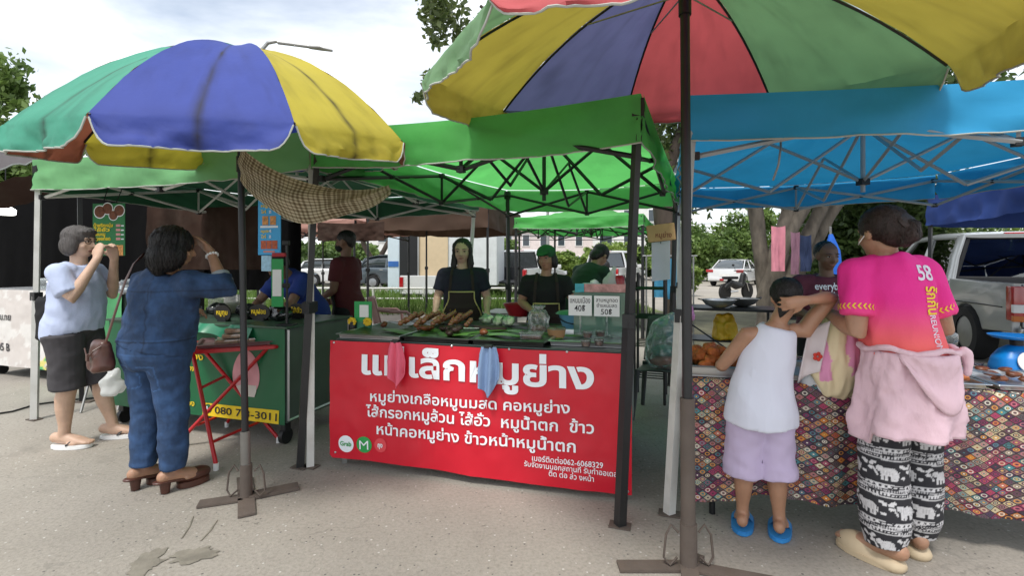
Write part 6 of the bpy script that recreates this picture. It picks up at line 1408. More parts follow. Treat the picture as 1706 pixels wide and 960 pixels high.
t = board('menu_board', 'tall sky blue menu board with yellow prices and food pictures', W(449, 425, dd), R(-12), Wd, Ht, M_menub)
for k, (z, tx, w_) in enumerate(((.85, 'หมู', .3), (.74, 'ไก่', .22), (.40, 'หมูแดง', .34), (.30, 'ไก่', .22))):
    text(tx, lambda x, y: (-.36 * Wd + x, -.0065, z * Ht + y), M_yellow, t, 'lettering', width=w_ * Wd, height=.03, bold=.03, align='LEFT'); text(('45', '35', '45', '35')[k], lambda x, y: (.05 * Wd + x, -.0065, z * Ht + y), M_whitetext, t, 'lettering', width=.1 * Wd, height=.03, bold=.03)
for x in (-.17, .17): patch(t, x * Wd, .61 * Ht, .26 * Wd, .16 * Ht, M_food2, 'food_picture')
for x in (-.25, 0, .25): patch(t, x * Wd, .18 * Ht, .23 * Wd, .15 * Ht, mat('printed_food_red', '#b4542e', .6, var=.5, vscale=60), 'food_picture')
patch(t, 0, .50 * Ht, .78 * Wd, .035 * Ht, M_whitetext, 'title_strip'); patch(t, 0, .06 * Ht, .5 * Wd, .035 * Ht, M_pinkpr, 'title_strip'); patch(t, 0, .96 * Ht, .6 * Wd, .03 * Ht, M_pinkpr, 'title_strip')
t = board('notice_card', 'small pale blue card below the tall blue menu board', W(444, 452, 3.76), R(-12), 19 * sc, 26 * sc, mat('pale_blue_card', '#9cc7e0', .5, var=.25, vscale=40))
dd = 3.70; sc = dd / 820; o = T(478, 547, .886); o = V(((478 - 853) / 820 * dd, dd, .886)); t = thing('sign_stand', 'thin dark stand holding a green payment card beside the blue menu board', 'stand', o)
B().tube([(0, 0, 0), (.0, 0, .62)], .010, n=8).build('rod', M_black, t); B().box((0, 0, .006), (.12, .1, .012), None, .003).build('base', M_black, t)
B().box((-.065, -.012, .32), (.088, .012, .36), None, .003).build('green_panel', mat('pay_green', '#2e9a55', .5), t); B().box((-.065, -.021, .32), (.066, .004, .20)).build('blank_card', M_whitep, t); B().box((-.05, -.012, .53), (.10, .04, .03), None, .006).build('red_clip', M_redp, t)
for z in (.62, .30): B().box((.0, -.014, z), (.05, .03, .035), None, .006).build('binder_clip', M_blackp, t)
# ---- red folding table with tray and packed food
F4 = [G(360, 784), G(464, 738), G(297, 745), G(378, 712)]
tc_ = (F4[0] + F4[1] + F4[2] + F4[3]) / 4; tc_.z = 0
t = thing('folding_table', 'red folding table with crossed tube legs and white feet', 'table', tc_, 0); M_redm = mat('red_painted_steel', '#b5161f', .35, var=.08, spec=.6)
cA, cB, cD = T(316, 584, .745) - tc_, T(466, 577, .745) - tc_, T(318, 566, .745) - tc_
b = B(); P0 = T(300, 588, .745) - tc_; ux = (cB - P0); ux.z = 0; Lx = ux.length; ux.normalize(); uy = V((-ux.y, ux.x, 0)); Wy = .50
mt = MX.Translation(P0) @ MX(((ux.x, uy.x, 0, 0), (ux.y, uy.y, 0, 0), (0, 0, 1, 0), (0, 0, 0, 1)))
oc = []
for (x, y, a0) in ((Lx - .04, .04, -90), (Lx - .04, Wy - .04, 0), (.04, Wy - .04, 90), (.04, .04, 180)):
    for k in range(6): a = R(a0 + 18 * k); oc.append((x + .04 * math.cos(a), y + .04 * math.sin(a)))
b.prism(oc, -.018, .006, mt); bmesh.ops.bevel(b.m, geom=[e for e in b.m.edges if abs(e.verts[0].co.z - e.verts[1].co.z) < 1e-5 and len(e.link_faces) == 2], offset=.006, segments=2, affect='EDGES'); b.build('table_top', M_redm, t, 50)
feet = [q - tc_ for q in F4]
def lp(x, y): return mt @ V((x, y, -.02))
for nm, tp0, tp1, f0, f1 in (('leg_frame', lp(.06, .09), lp(.06, .41), feet[0], feet[1]), ('leg_frame', lp(Lx - .08, .09), lp(Lx - .08, .41), feet[2], feet[3])):
    fr = t
    for k, (tp, ft) in enumerate(((tp0, f0), (tp1, f1))):
        l = B().tube([tp, ft + V((0, 0, .03))], .0135, n=10).build('leg', M_redm, t, 60); B().tube([ft + V((0, 0, .0)), ft + V((0, 0, .045))], .0165, n=10).build('rubber_foot', M_whitep, l, 60)
    B().tube([tp0.lerp(f0, .78), tp1.lerp(f1, .78)], .0105, n=8).build('stretcher', M_redm, t, 60); B().tube([tp0.lerp(f0, .32), tp1.lerp(f1, .32)], .0105, n=8).build('stretcher', M_redm, t, 60)
ta = math.atan2(ux.y, ux.x)
tray('metal_tray', 'shallow metal tray of packed food on the red folding table', tc_ + mt @ V((Lx * .52, .24, .008)), ta, .46, .34, .022, False, mat('pinkish_steel_tray', '#8a7070', .4, metal=.5))
M_pkg = mat('brown_packed_food', '#c09470', .5, var=.4, vscale=30)
for k, (x, y, z) in enumerate(((.34, .20, 0), (.50, .22, 0), (.40, .22, .036), (.34, .33, 0), (.52, .34, 0), (.44, .30, .036), (.42, .25, .072))):
    q = thing('food_box', 'clear lidded box of brown food stacked on the red table tray', 'box', tc_ + mt @ V((x * Lx / .8, y, .014 + z)), ta + .1 * math.sin(k * 3), 'clear food boxes on the red table')
    B().box((0, 0, .016), (.15, .10, .028), None, .008).build('food', M_pkg, q, 50); B().box((0, 0, .0175), (.158, .108, .034), None, .010).build('lid', M_clear, q, 50)
# ---- far left stall
SF = V((-6.3, 5.95, 0)); SL = 2.32; A19s = R(19)
def S_(x, y, z): return SF + EX * x + EY * y + EZ * z
t = thing('food_cart', 'far left food cart behind a printed white and green banner', 'food cart', SF, -A19); B().box((SL / 2, .36, .58), (SL, .68, .88), None, .01).build('cart_body', M_cart, t); B().box((SL / 2, .36, 1.03), (SL + .04, .74, .02)).build('cart_top', M_alu, t)
for x in (.1, SL - .5, SL - .1):
    w_ = B().tube([(x - .018, .06, .055), (x + .018, .06, .055)], .054, n=18).build('caster_wheel', M_blackp, t, 40); B().box((x, .06, .125), (.05, .05, .05)).build('caster_fork', M_black, w_)
t = thing('vinyl_banner', 'white and green printed banner on the far left cart', 'banner', (0, 0, 0)); sw = wavy((SF.x, SF.y), A19, .012, 1, .02)
bb = B().sheet(lambda u, v: sw(u * SL, .13 + .90 * v), 90, 40); me = bb.mesh('sheet', 180); CW_, CG_, CY_, CM_ = (np.array(lin(q)) for q in ('#d8d5d1', '#4fa868', '#d8cf7a', '#cbc4bf'))
iv = V((SF.x, SF.y, 0))
def sb(co, n):
    x = (V(co) - iv).dot(EX); z = co.z; k = fbm((x * 1.6, z * 1.6, 4), 1.3); e = (x - 1.25) * .55 + (.75 - z) * .75 + .25 * k
    if e > .34: return CG_ * (1 + .3 * k)
    if e > .28: return CY_
    return CW_ if k > -.1 else CM_
paint(me, sb); link('sheet', me, mat('printed_vinyl', attr=True, rough=.5, var=.06), t)
def stext(tx, px, py, w_, hk, m=M_blacktext):
    x0, z0 = onplane(px, py, SF, A19); text(tx, lambda x, y: sw(x0 + x, z0 + y, .006), m, t, 'lettering', width=w_, height=hk, bold=.012)
stext('อม.ทย', 12, 533, .26, .11); stext('05 B', 10, 584, .26, .13); stext('0 8747', 90, 617, .20, .065)
tray('metal_tray', 'metal tray heaped with orange fried snacks on the far left cart', S_(1.55, .3, 1.042), -A19, .5, .4, .03, False)
lf = [lump(.045, 60 + s, .7, 12, .5) for s in range(3)]; M_fry = mat('orange_fried_crust', '#a85a26', .6, var=.45, vscale=20, bump=.8, bscale=50)
for k in range(22):
    o = link('fried_snack', lf[k % 3], M_fry, None, S_(1.35 + .4 * rnd.random(), .15 + .3 * rnd.random(), 1.075 + .04 * rnd.random())); o.rotation_euler = (k, k * 2, k); tag(o, 'orange fried snack heaped in the tray on the far left cart', 'snack', 'fried snacks on the far left cart')
for k, x in enumerate((.5, .85, 1.15, 1.95)):
    o = link('food_pack', lump(.13, 70 + k, .5, 16, .4), M_bag, None, S_(x, .3, 1.10)); tag(o, 'clear crumpled bag lying on the far left cart', 'bag', 'clear bags on the far left cart')
t = thing('magazine_bundle', 'crumpled printed leaflets hanging by the black tote bag', 'leaflets', W(72, 535, 4.6), .2)
for k in range(3): B().sheet(lambda u, v: ((u - .5) * .14 + .03 * k, -.02 * k + .02 * math.sin(u * 5 + k), (v - .5) * .18 - .04 * k + .02 * math.sin(u * 4)), 8, 8).build('leaflet', mat(('leaflet_a', 'leaflet_b', 'leaflet_c')[k], ('#cfd0da', '#b8a8c0', '#a0a4b8')[k], .5, var=.35, vscale=22), t, 60)
t = thing('folding_stool', 'folding stool with thin dark legs behind the older woman', 'stool', ((178 - 853) / 820 * 4.6, 4.6, 0), .3); B().box((0, 0, .45), (.32, .28, .03), None, .01).build('seat', M_blackcl, t)
for sx in (-.14, .14): b = B(); b.tube([(sx, -.14, 0), (sx, .12, .44)], .011, n=8); b.build('leg', M_steel, t, 60); B().tube([(sx * .93, .14, 0), (sx * .93, -.12, .44)], .011, n=8).build('leg', M_black, t, 60)
# ================================================================ RIGHT STALL
A12 = R(12.5); RF = V((.955, 2.635, 0)); RX = V((math.cos(A12), -math.sin(A12), 0)); RY = V((math.sin(A12), math.cos(A12), 0)); RL = 2.15
def Q(x, y, z): return RF + RX * x + RY * y + EZ * z
t = thing('folding_table', 'long table under the patchwork tablecloth at the right', 'table', RF, -A12); B().box((RL / 2, .37, .735), (RL, .74, .025)).build('table_top', M_steel, t)
for x in (.12, RL - .12):
    for y in (.06, .68): B().tube([(x, y, 0), (x, y, .72)], .016, n=8).build('leg', M_black, t, 60)
def patchwork():
    m = bpy.data.materials.new('patchwork_cloth'); m.use_nodes = True; t = m.node_tree; t.nodes.clear(); L = t.links.new
    out = N(t, 'ShaderNodeOutputMaterial'); p = N(t, 'ShaderNodeBsdfPrincipled'); p.inputs['Roughness'].default_value = .8
    uv = N(t, 'ShaderNodeUVMap', uv_map='UVMap'); mp = N(t, 'ShaderNodeMapping'); mp.inputs['Rotation'].default_value = (0, 0, R(45)); s = 1 / .0365; mp.inputs['Scale'].default_value = (s, s, s); L(uv.outputs[0], mp.inputs[0])
    fl = N(t, 'ShaderNodeVectorMath', operation='FLOOR'); L(mp.outputs[0], fl.inputs[0]); fr = N(t, 'ShaderNodeVectorMath', operation='FRACTION'); L(mp.outputs[0], fr.inputs[0])
    wn = N(t, 'ShaderNodeTexWhiteNoise', noise_dimensions='3D'); L(fl.outputs[0], wn.inputs['Vector']); sp = N(t, 'ShaderNodeSeparateColor'); L(wn.outputs['Color'], sp.inputs[0])
    def ramp(f, cs):
        r = N(t, 'ShaderNodeValToRGB'); r.color_ramp.interpolation = 'CONSTANT'; e = r.color_ramp.elements
        while len(e) < len(cs): e.new(.5)
        for i, c in enumerate(cs): e[i].position = i / len(cs); e[i].color = (*lin(c), 1)
        L(f, r.inputs['Fac']); return r.outputs['Color']
    A = ramp(sp.outputs[0], ['#6a5f60', '#7d2e4f', '#8f8a7c', '#4a3550', '#a8622e', '#5c4a46', '#b3a582', '#3f6f72', '#9a3f58', '#57504e', '#8a6a62', '#3c2f3a'])
    Bc = ramp(sp.outputs[1], ['#b9a98c', '#8e2f52', '#c98a3a', '#4a8088', '#cfc8b8', '#54294a', '#b06a70', '#3a3440'])
    Cc = ramp(sp.outputs[2], ['#3a2a34', '#c9a650', '#7a2a48', '#d8cfc0', '#8a4a2c', '#456a70'])
    sb_ = N(t, 'ShaderNodeVectorMath', operation='SUBTRACT'); L(fr.outputs[0], sb_.inputs[0]); sb_.inputs[1].default_value = (.5, .5, 0)
    ml = N(t, 'ShaderNodeVectorMath', operation='MULTIPLY'); L(sb_.outputs[0], ml.inputs[0]); ml.inputs[1].default_value = (1, 1, 0)
    ln = N(t, 'ShaderNodeVectorMath', operation='LENGTH'); L(ml.outputs[0], ln.inputs[0])
    def lt(v): q = N(t, 'ShaderNodeMath', operation='LESS_THAN'); L(ln.outputs['Value'], q.inputs[0]); q.inputs[1].default_value = v; return q.outputs[0]
    def mx(f, a, b_):
        q = N(t, 'ShaderNodeMix', data_type='RGBA'); L(f, q.inputs['Factor'])
        L(a, q.inputs[6]); (L(b_, q.inputs[7]) if not isinstance(b_, tuple) else setattr(q.inputs[7], 'default_value', (*b_, 1))); return q.outputs[2]
    c = mx(lt(.34), A, Bc); c = mx(lt(.22), c, A); c = mx(lt(.12), c, Cc)
    ab = N(t, 'ShaderNodeVectorMath', operation='ABSOLUTE'); L(ml.outputs[0], ab.inputs[0]); sx = N(t, 'ShaderNodeSeparateXYZ'); L(ab.outputs[0], sx.inputs[0]); mm = N(t, 'ShaderNodeMath', operation='MAXIMUM'); L(sx.outputs[0], mm.inputs[0]); L(sx.outputs[1], mm.inputs[1])
    g = N(t, 'ShaderNodeMath', operation='GREATER_THAN'); L(mm.outputs[0], g.inputs[0]); g.inputs[1].default_value = .445
    c = mx(g.outputs[0], c, lin('#2c1c22')); L(c, p.inputs['Base Color']); L(p.outputs[0], out.inputs['Surface']); return m
def cl(u, v):
    x = -.03 + (RL + .05) * u
    if v < .38: return Q(x, .74 - .78 * (v / .38), .752)
    k = (v - .38) / .62; hem = .60 - .05 * math.sin(u * 3) + .018 * math.sin(u * 23)
    fold = .020 * k * (math.sin(x * 13 + .5) + .7 * math.sin(x * 29 + 2)) + .02 * k * fbm((x * 4, k, 2), 1.2)
    return Q(x, -.042 - .018 * min(1, k * 6) - fold - .02 * k, .752 - .012 * min(1, k * 8) - hem * k)
tag(B().sheet(cl, 150, 60, lambda u, v: (u * 2.2, v * 1.4)).build('tablecloth', patchwork(), None, 180), 'patchwork printed tablecloth with diamond squares draped over the right table', 'tablecloth')
b = B()
M_fry = mat('orange_fried_crust', '#a85a26', .6, var=.45, vscale=20, bump=.8, bscale=50)
ct = T(1176, 606, .757) ; t_ = tray('metal_tray', 'deep aluminium tray heaped with fried chicken at the left end of the patchwork table', Q(.16, .20, .756), -A12, .32, .42, .055, False)
lf = [lump(.042, 80 + s, .75, 16, .55) for s in range(4)]
for k in range(40):
    r_ = rnd.random(); x = rnd.uniform(-.12, .12); y = rnd.uniform(-.15, .16); z = .03 + .085 * max(0, 1 - (x / .15) ** 2 - (y / .2) ** 2) * rnd.uniform(.5, 1)
    o = link('fried_chicken', lf[k % 4], M_fry, None, Q(.16 + x, .20 + y, .756 + z)); o.rotation_euler = (k, k * 1.7, k * 2.3); tag(o, 'crispy orange fried chicken piece in the deep aluminium tray', 'fried chicken', 'fried chicken pieces')
tray('metal_tray', 'aluminium tray of fried patties right of the woman in pink', Q(1.13, .19, .756), -A12, .42, .36, .024, False)
tray('metal_tray', 'aluminium tray with tongs and scraps at the right edge of the patchwork table', Q(1.62, .19, .756), -A12, .44, .36, .024, False)
tray('metal_tray', 'aluminium tray hidden behind the child beside the fried chicken', Q(.56, .18, .756), -A12, .36, .36, .03, False)
pt_ = [lump(.055, 90 + s, .38, 16, .25) for s in range(3)]; M_patty = mat('orange_patty', '#b0622c', .5, var=.35, vscale=22, bump=.5, bscale=50)
for k in range(12):
    o = link('fried_patty', pt_[k % 3], M_patty, None, Q(1.0 + .085 * (k % 4) + .02 * rnd.random(), .08 + .10 * (k // 4), .785 + .012 * (k % 2))); o.rotation_euler = (.2 * math.sin(k), .2 * math.cos(k), k); tag(o, 'flat orange fried patty in the tray right of the woman in pink', 'patty', 'fried patties')
for k in range(9):
    o = link('grilled_strip', lump(.035, 95 + k, .4, 12, .4), M_grill, None, Q(1.48 + .035 * k, .14 + .12 * (k % 3), .785)); tag(o, 'brown food scrap in the tray with tongs', 'food', 'food scraps in the tongs tray')
def tongs(label, c, rz):
    t = thing('tongs', label, 'tongs', c, rz)
    for s in (-1, 1): B().tube([(-.12, s * .004, .02), (-.02, s * .022, .022), (.07, s * .024, .012), (.12, s * .012, .006)], [(.008, .002), (.009, .002), (.008, .002), (.012, .002)], n=8, up=(0, 0, 1)).build('arm', M_alu, t, 60)
tongs('steel tongs lying across the edge between the two patty trays', Q(1.36, .16, .80), -.6); tongs('steel tongs lying in the tray of food scraps', Q(1.66, .14, .80), -.5); tongs('steel tongs resting beside the blue kitchen scale', Q(1.80, .22, .80), -.75)
c = Q(1.76, .46, .757); M_blp = mat('bright_blue_plastic', '#0f7ccc', .35, var=.05)
t = thing('kitchen_scale', 'bright blue kitchen scale with round pan on the right table', 'scale', c, -A12)
b = B(); b.tube([(0, 0, 0), (0, 0, .03), (0, 0, .08), (0, 0, .125), (0, 0, .15)], [(.115, .09), (.115, .09), (.105, .078), (.075, .055), (.035, .035)], n=28, ex=.7); link('scale_body', remesh(b, .007, 4), M_blp, t); B().lathe([(.03, .15), (.03, .185)], n=14).build('scale_neck', M_blackp, t, 40)
B().lathe([(.03, .185), (.10, .188), (.118, .198), (.121, .204), (.10, .197), (.03, .191)], n=32).build('scale_pan', M_blp, t, 40); B().lathe([(.055, 0), (.055, .006)], (0, 0, 0), 24, MX.Translation((0, -.088, .072)) @ MX.Rotation(R(75), 4, 'X')).build('dial', M_whitep, t, 40)
t = thing('cardboard_box', 'open brown cardboard box holding clear bags beside the blue scale', 'box', Q(1.30, .52, .757), -A12); b = B()
for s in (-1, 1): b.box((s * .11, 0, .07), (.005, .2, .14)); b.box((0, s * .1, .07), (.215, .005, .14))
b.build('box_walls', M_kraft, t); B().box((0, 0, .004), (.21, .19, .006)).build('box_floor', M_kraft, t)
for k, (x, y, z, s) in enumerate(((0, 0, .17, .12), (.09, -.03, .20, .09), (-.04, .02, .27, .11))): o = link('plastic_bags', lump(s, 110 + k, 1.0, 18, .6), M_bag, t); o.location = (x, y, z); o['label'] = 'crumpled clear bags sticking up'
t = thing('blue_basin', 'blue plastic basin with black ladle behind the woman in pink', 'basin', Q(.98, .56, .757)); B().lathe([(.09, 0), (.13, .11), (.136, .12), (.126, .118), (.088, .01)], n=26, capt=False).build('basin_body', M_blp, t, 40); B().tube([(.0, 0, .02), (.10, -.04, .14), (.2, -.08, .2)], .008, n=8).build('ladle', M_blackp, t, 60)
t = thing('black_pan', 'black flat pan behind the tray of fried patties', 'pan', Q(1.08, .44, .757), -A12); B().box((0, 0, .02), (.34, .16, .04), None, .012).build('pan_body', M_blackp, t); B().tube([(-.1, -.05, .05), (.05, .0, .10), (.2, .04, .05)], .006, n=6).build('pan_handle', M_blackp, t, 60)
o = B().box((0, 0, .02), (.12, .07, .03), None, .008).build('sausage_pack', mat('salmon_pack', '#c07a70', .5, var=.3), None, None, Q(1.38, .46, .80)); tag(o, 'salmon pink food pack lying in front of the cardboard box', 'food pack')
# work tables and pans behind
def worktable(label, c, rz, w_, d, h):
    t = thing('work_table', label, 'table', c, rz); B().box((0, 0, h - .015), (w_, d, .03)).build('table_top', M_black, t)
    for sx in (-1, 1):
        for sy in (-1, 1): B().tube([(sx * (w_ / 2 - .04), sy * (d / 2 - .04), 0), (sx * (w_ / 2 - .04), sy * (d / 2 - .04), h - .03)], .016, n=6).build('leg', M_black, t)
    b = B(); b.tube([(-w_ / 2 + .04, -d / 2 + .04, .25), (w_ / 2 - .04, -d / 2 + .04, .25)], .012, n=6); b.tube([(-w_ / 2 + .04, -d / 2 + .04, h - .2), (0, -d / 2 + .04, .28)], .01, n=6); b.build('brace', M_black, t); B().box((0, 0, .40), (w_ - .12, d - .1, .02)).build('lower_shelf', M_black, t)
worktable('black work table with pans left of the grey tree trunk', (2.70, 6.1, 0), -A19, 1.0, .55, .80); worktable('second black work table under the green pan near the maroon shirt', (3.35, 5.5, 0), -A19, .7, .5, .76)
def wok(label, c, r, m, handle=True, name='wok'):
    t = thing(name, label, 'pan', c); B().lathe([(r * .3, 0), (r * .75, .04), (r, .10), (r * 1.02, .104), (r * .97, .098), (r * .7, .045), (r * .28, .01)], n=28).build('pan_bowl', m, t, 40)
    for s in (-1, 1): B().tube([(s * r, -.05, .10), (s * (r + .05), 0, .115), (s * r, .05, .10)], .007, n=6).build('handle', M_black, t, 60)
wok('wide silver pan at the left end of the black work table', (2.5, 5.95, .80), .20, M_alu); wok('second silver pan behind the wide silver pan', (2.88, 6.15, .80), .19, M_steel); wok('silver pan in front of the green basin', (3.18, 5.3, .76), .21, M_alu); wok('green plastic basin beside the child’s head', (3.28, 5.58, .78), .22, mat('green_plastic', '#1f8a3c', .4), name='green_basin')
bag('yellow_bag', 'yellow plastic sack on the lower shelf of the black work table', 'bag', (2.60, 6.02, .41), 0, .24, .18, .30, mat('yellow_sack', '#d3a51e', .5), soft=.03, seed=3)
bag('white_bag', 'white knotted bag lying under the black work table', 'bag', (2.25, 5.7, .0), 0, .2, .15, .22, M_plastw, soft=.03, seed=8)
bag('pink_bag', 'small pink bag hanging beside the dark parasol pole', 'bag', (2.02, 5.6, .70), 0, .09, .06, .16, mat('pink_sack', '#d78ac0', .5), soft=.02, seed=1)
cuplike('water_bucket', 'pale green bucket under the second black work table', 'bucket', (3.0, 5.75, 0), [(.10, 0), (.13, .24), (.136, .25)], mat('pale_green_plastic', '#5aa86a', .5))
# cloths on the grey trunk
for k, (px, y, w_, z1, h, m, lb) in enumerate(((1296, 8.15, .22, 1.95, .75, mat('pink_cloth', '#c77f8c', .9), 'pink cloth hanging from the grey trunk'), (1324, 8.1, .14, 1.85, .7, mat('mauve_cloth', '#7d5a6a', .9), 'mauve cloth hanging from the grey trunk'), (1342, 8.1, .16, 1.8, .6, mat('dark_blue_cloth', '#23304f', .9), 'dark blue cloth hanging from the grey trunk'))):
    x = (px - 853) / 820 * y; hang('hanging_cloth', lb, 'cloth', (x - w_ / 2, y), (x + w_ / 2, y - .03), z1 - h, z1, m, .06, k * 2, 16, 14, .02, 22)
t = thing('folded_parasol', 'closed bright blue parasol leaning by the grey trunk', 'parasol', ((1388 - 853) / 820 * 6.4, 6.4, 0)); B().tube([(0, 0, .35), (.0, 0, .9), (-.01, 0, 1.5), (-.03, 0, 1.72)], [(.07, .07), (.14, .10), (.085, .07), (.02, .02)], n=22, ex=.7).build('folded_canopy', mat('bright_blue_cloth', '#1d63c9', .7, var=.15, vscale=8), t, 60); B().tube([(.01, 0, 0), (-.035, 0, 1.82)], .014, n=8).build('pole', M_steel, t, 60)
# ================================================================ VEHICLES
M_tyre = mat('tyre_rubber', '#1a1a1b', .85); M_rim = mat('alloy_rim', '#9a9c9f', .35, metal=.8)
M_cglass = glassmat('car_glass', (.30, .36, .34), .02, .10); M_tail = mat('tail_light', '#a80f18', .2, var=.1, spec=.8, coat=.5); M_head = mat('head_light', '#d6dadc', .15, spec=.8); M_chrome = mat('chrome', '#c9c9c9', .15, metal=1); M_plate = mat('number_plate', '#d8d8d4', .5); M_int = mat('car_interior', '#24262a', .8)
def paintm(key, c, metal=.35): return mat(key, c, .3, metal=metal, var=.03, coat=.7)
def wheel(t, x, y, r=.36, w_=.22):
    s = 1 if x > 0 else -1
    tm = B().lathe([(r * .62, -w_ / 2), (r * .93, -w_ / 2), (r, -w_ / 4), (r, w_ / 4), (r * .93, w_ / 2), (r * .62, w_ / 2)], (0, 0, 0), 28, MX.Translation((x, y, r)) @ MX.Rotation(R(90), 4, 'Y'), False, False).build('wheel', M_tyre, t, 40)
    b = B(); b.lathe([(r * .10, .02), (r * .62, .0), (r * .63, -.03)], (0, 0, 0), 24, MX.Translation((x + s * (w_ / 2 - .015), y, r)) @ MX.Rotation(R(90) * s, 4, 'Y')); b.build('rim', M_rim, tm, 40)
def outline(top, arches, zb, r=.42):
    """side outline (y, z): top points from tail to nose, then the sill with wheel arches back to the tail"""
    pts = list(top); y1 = top[-1][0]; y0 = top[0][0]; pts.append((y1 - .02, zb + .05)); 
    for a in sorted(arches, reverse=True):
        for k in range(11): an = math.pi * k / 10; pts.append((a + r * math.cos(an), max(zb, .36 + r * math.sin(an)) if 0 < k < 10 else zb))
    pts.append((y0 + .02, zb + .05)); return pts
def extr(pts, x0, x1, bev):
    b = B(); b.prism(pts, x0, x1, MX(((0, 0, 1, 0), (1, 0, 0, 0), (0, 1, 0, 0), (0, 0, 0, 1))))
    bmesh.ops.recalc_face_normals(b.m, faces=b.m.faces)
    if bev:
        es = [e for e in b.m.edges if len(e.link_faces) == 2 and abs(abs(e.verts[0].co.x) - abs(e.verts[1].co.x)) < 1e-4 and any(len(f.verts) > 6 for f in e.link_faces)]
        bmesh.ops.bevel(b.m, geom=es, offset=bev, segments=3, affect='EDGES', profile=.5, clamp_overlap=True)
    return b
def pane(pts, m, t, name, th=.006):
    b = B(); b.m.faces.new([b.m.verts.new(V(p)) for p in pts]); o = b.build(name, m, t); o.modifiers.new('s', 'SOLIDIFY').thickness = th; return o
def pickup(label, loc, rz, pm, open_gate=False, dark_bed=True, group=None):
    t = thing('pickup_truck', label, 'pickup truck', loc, rz, group); W2 = .90
    ytop = [(1.56, 1.10), (3.75, 1.08), (4.1, 1.04), (5.0, .95), (5.22, .80)]
    extr(outline(ytop, [4.25], .42), -W2, W2, .07).build('body', pm, t, 50)
    bs = [(0.0, 1.10), (1.54, 1.11)]
    for s in (-1, 1): extr(outline(bs, [1.08], .46), s * (W2 - .09) if s > 0 else -W2, W2 if s > 0 else -(W2 - .09), .03).build('bed_side', pm, t, 50)
    B().box((0, .78, .62), (1.62, 1.5, .06)).build('bed_floor', M_int, t); B().box((0, 1.52, .86), (1.62, .05, .5)).build('bed_front', M_int, t)
    if open_gate: g = B().box((0, -.26, .62), (1.58, .52, .06), None, .02).build('tailgate', M_int, t)
    else: g = B().box((0, .03, .83), (1.60, .06, .54), None, .02).build('tailgate', pm, t)
    if not open_gate: B().box((0, -.012, .98), (.25, .03, .07), None, .008).build('handle', M_blackp, g)
    B().box((0, -.09, .50), (1.72, .18, .14), None, .03).build('rear_bumper', M_chrome, t, 40); B().box((0, -.185, .56), (.36, .012, .12)).build('number_plate', M_plate, t)
    for s in (-1, 1):
        tl = B().box((s * (W2 - .045), .02, .86), (.125, .17, .42), None, .02).build('tail_light', M_tail, t, 40); B().box((s * (W2 - .03), -.05, .80), (.11, .05, .10), None, .008).build('lamp_lens', M_head, tl); B().box((s * (W2 - .03), -.05, .68), (.11, .05, .07), None, .008).build('lamp_lens', mat('amber_lens', '#b5621d', .2), tl)
    zb, zr = 1.09, 1.74; xb, xr = .86, .68
    # roof, pillars, windows
    b = B(); b.tube([(0, 1.62, zr), (0, 1.8, zr + .025), (0, 2.5, zr + .04), (0, 3.1, zr + .02), (0, 3.25, zr - .02)], [(xr, .03), (xr + .015, .045), (xr + .02, .05), (xr + .01, .04), (xr - .01, .025)], n=28, up=(0, 0, 1), ex=.6); b.build('roof', pm, t, 50)
    for s in (-1, 1):
        for (p0, p1, wd, nm) in (((xb, 1.62, zb), (xr, 1.70, zr), .13, 'rear_pillar'), ((xb, 2.62, zb), (xr, 2.62, zr), .045, 'mid_pillar'), ((xb, 3.98, zb), (xr, 3.2, zr), .05, 'front_pillar')):
            b = B(); b.tube([(s * p0[0], p0[1], p0[2] - .03), (s * (p0[0] + p1[0]) / 2 * 1.02, (p0[1] + p1[1]) / 2, (p0[2] + p1[2]) / 2), (s * p1[0], p1[1], p1[2] + .01)], [(wd, .035), (wd * .9, .033), (wd * .85, .03)], n=14, up=(1, 0, 0), ex=.7); b.build(nm, pm, t, 50)
        b = B(); b.tube([(s * xr * .99, 1.7, zr - .01), (s * xr, 2.5, zr + .01), (s * xr * .99, 3.2, zr - .02)], .035, n=8); b.build('roof_rail', pm, t, 60)
        pane([(s * (xb - .005), 1.75, zb), (s * (xb - .005), 2.58, zb), (s * (xr + .0), 2.58, zr), (s * (xr + .0), 1.82, zr)], M_cglass, t, 'side_window'); pane([(s * (xb - .005), 2.66, zb), (s * (xb - .005), 3.92, zb), (s * (xr), 3.2, zr), (s * xr, 2.66, zr)], M_cglass, t, 'side_window')
        B().box((s * (W2 + .003), 2.1, 1.0), (.012, .20, .035), None, .005).build('door_handle', M_chrome, t); B().box((s * (W2 + .003), 3.0, 1.0), (.012, .20, .035), None, .005).build('door_handle', M_chrome, t)
        b = B(); b.box((s * (W2 + .10), 3.72, 1.14), (.20, .10, .16), None, .03); b.build('mirror', pm, t, 40); B().box((s * (W2 - .05), 5.12, .84), (.2, .16, .16), None, .03).build('headlight', M_head, t)
        B().tube([(s * (W2 + .006), 0.2, .80), (s * (W2 + .006), 4.9, .78)], .008, n=6).build('side_moulding', M_blackp, t)
        for y in (1.56, 2.62, 3.75): B().box((s * (W2 + .001), y, .82), (.004, .008, .5)).build('panel_gap', M_blackp, t)
    b = B(); fr_ = [(-.80, 1.60, zb + .02), (.80, 1.60, zb + .02), (.62, 1.67, zr - .02), (-.62, 1.67, zr - .02)]
    rw = pane([(-.78, 1.60, zb + .02), (.78, 1.60, zb + .02), (.62, 1.675, zr - .03), (-.62, 1.675, zr - .03)], M_cglass, t, 'rear_window')
    for k in range(4): b.tube([V(fr_[k]) + V((0, -.008, 0)), V(fr_[(k + 1) % 4]) + V((0, -.008, 0))], [(.03, .012)] * 2, n=8, up=(0, 1, 0))
    b.build('window_seal', M_blackp, rw)
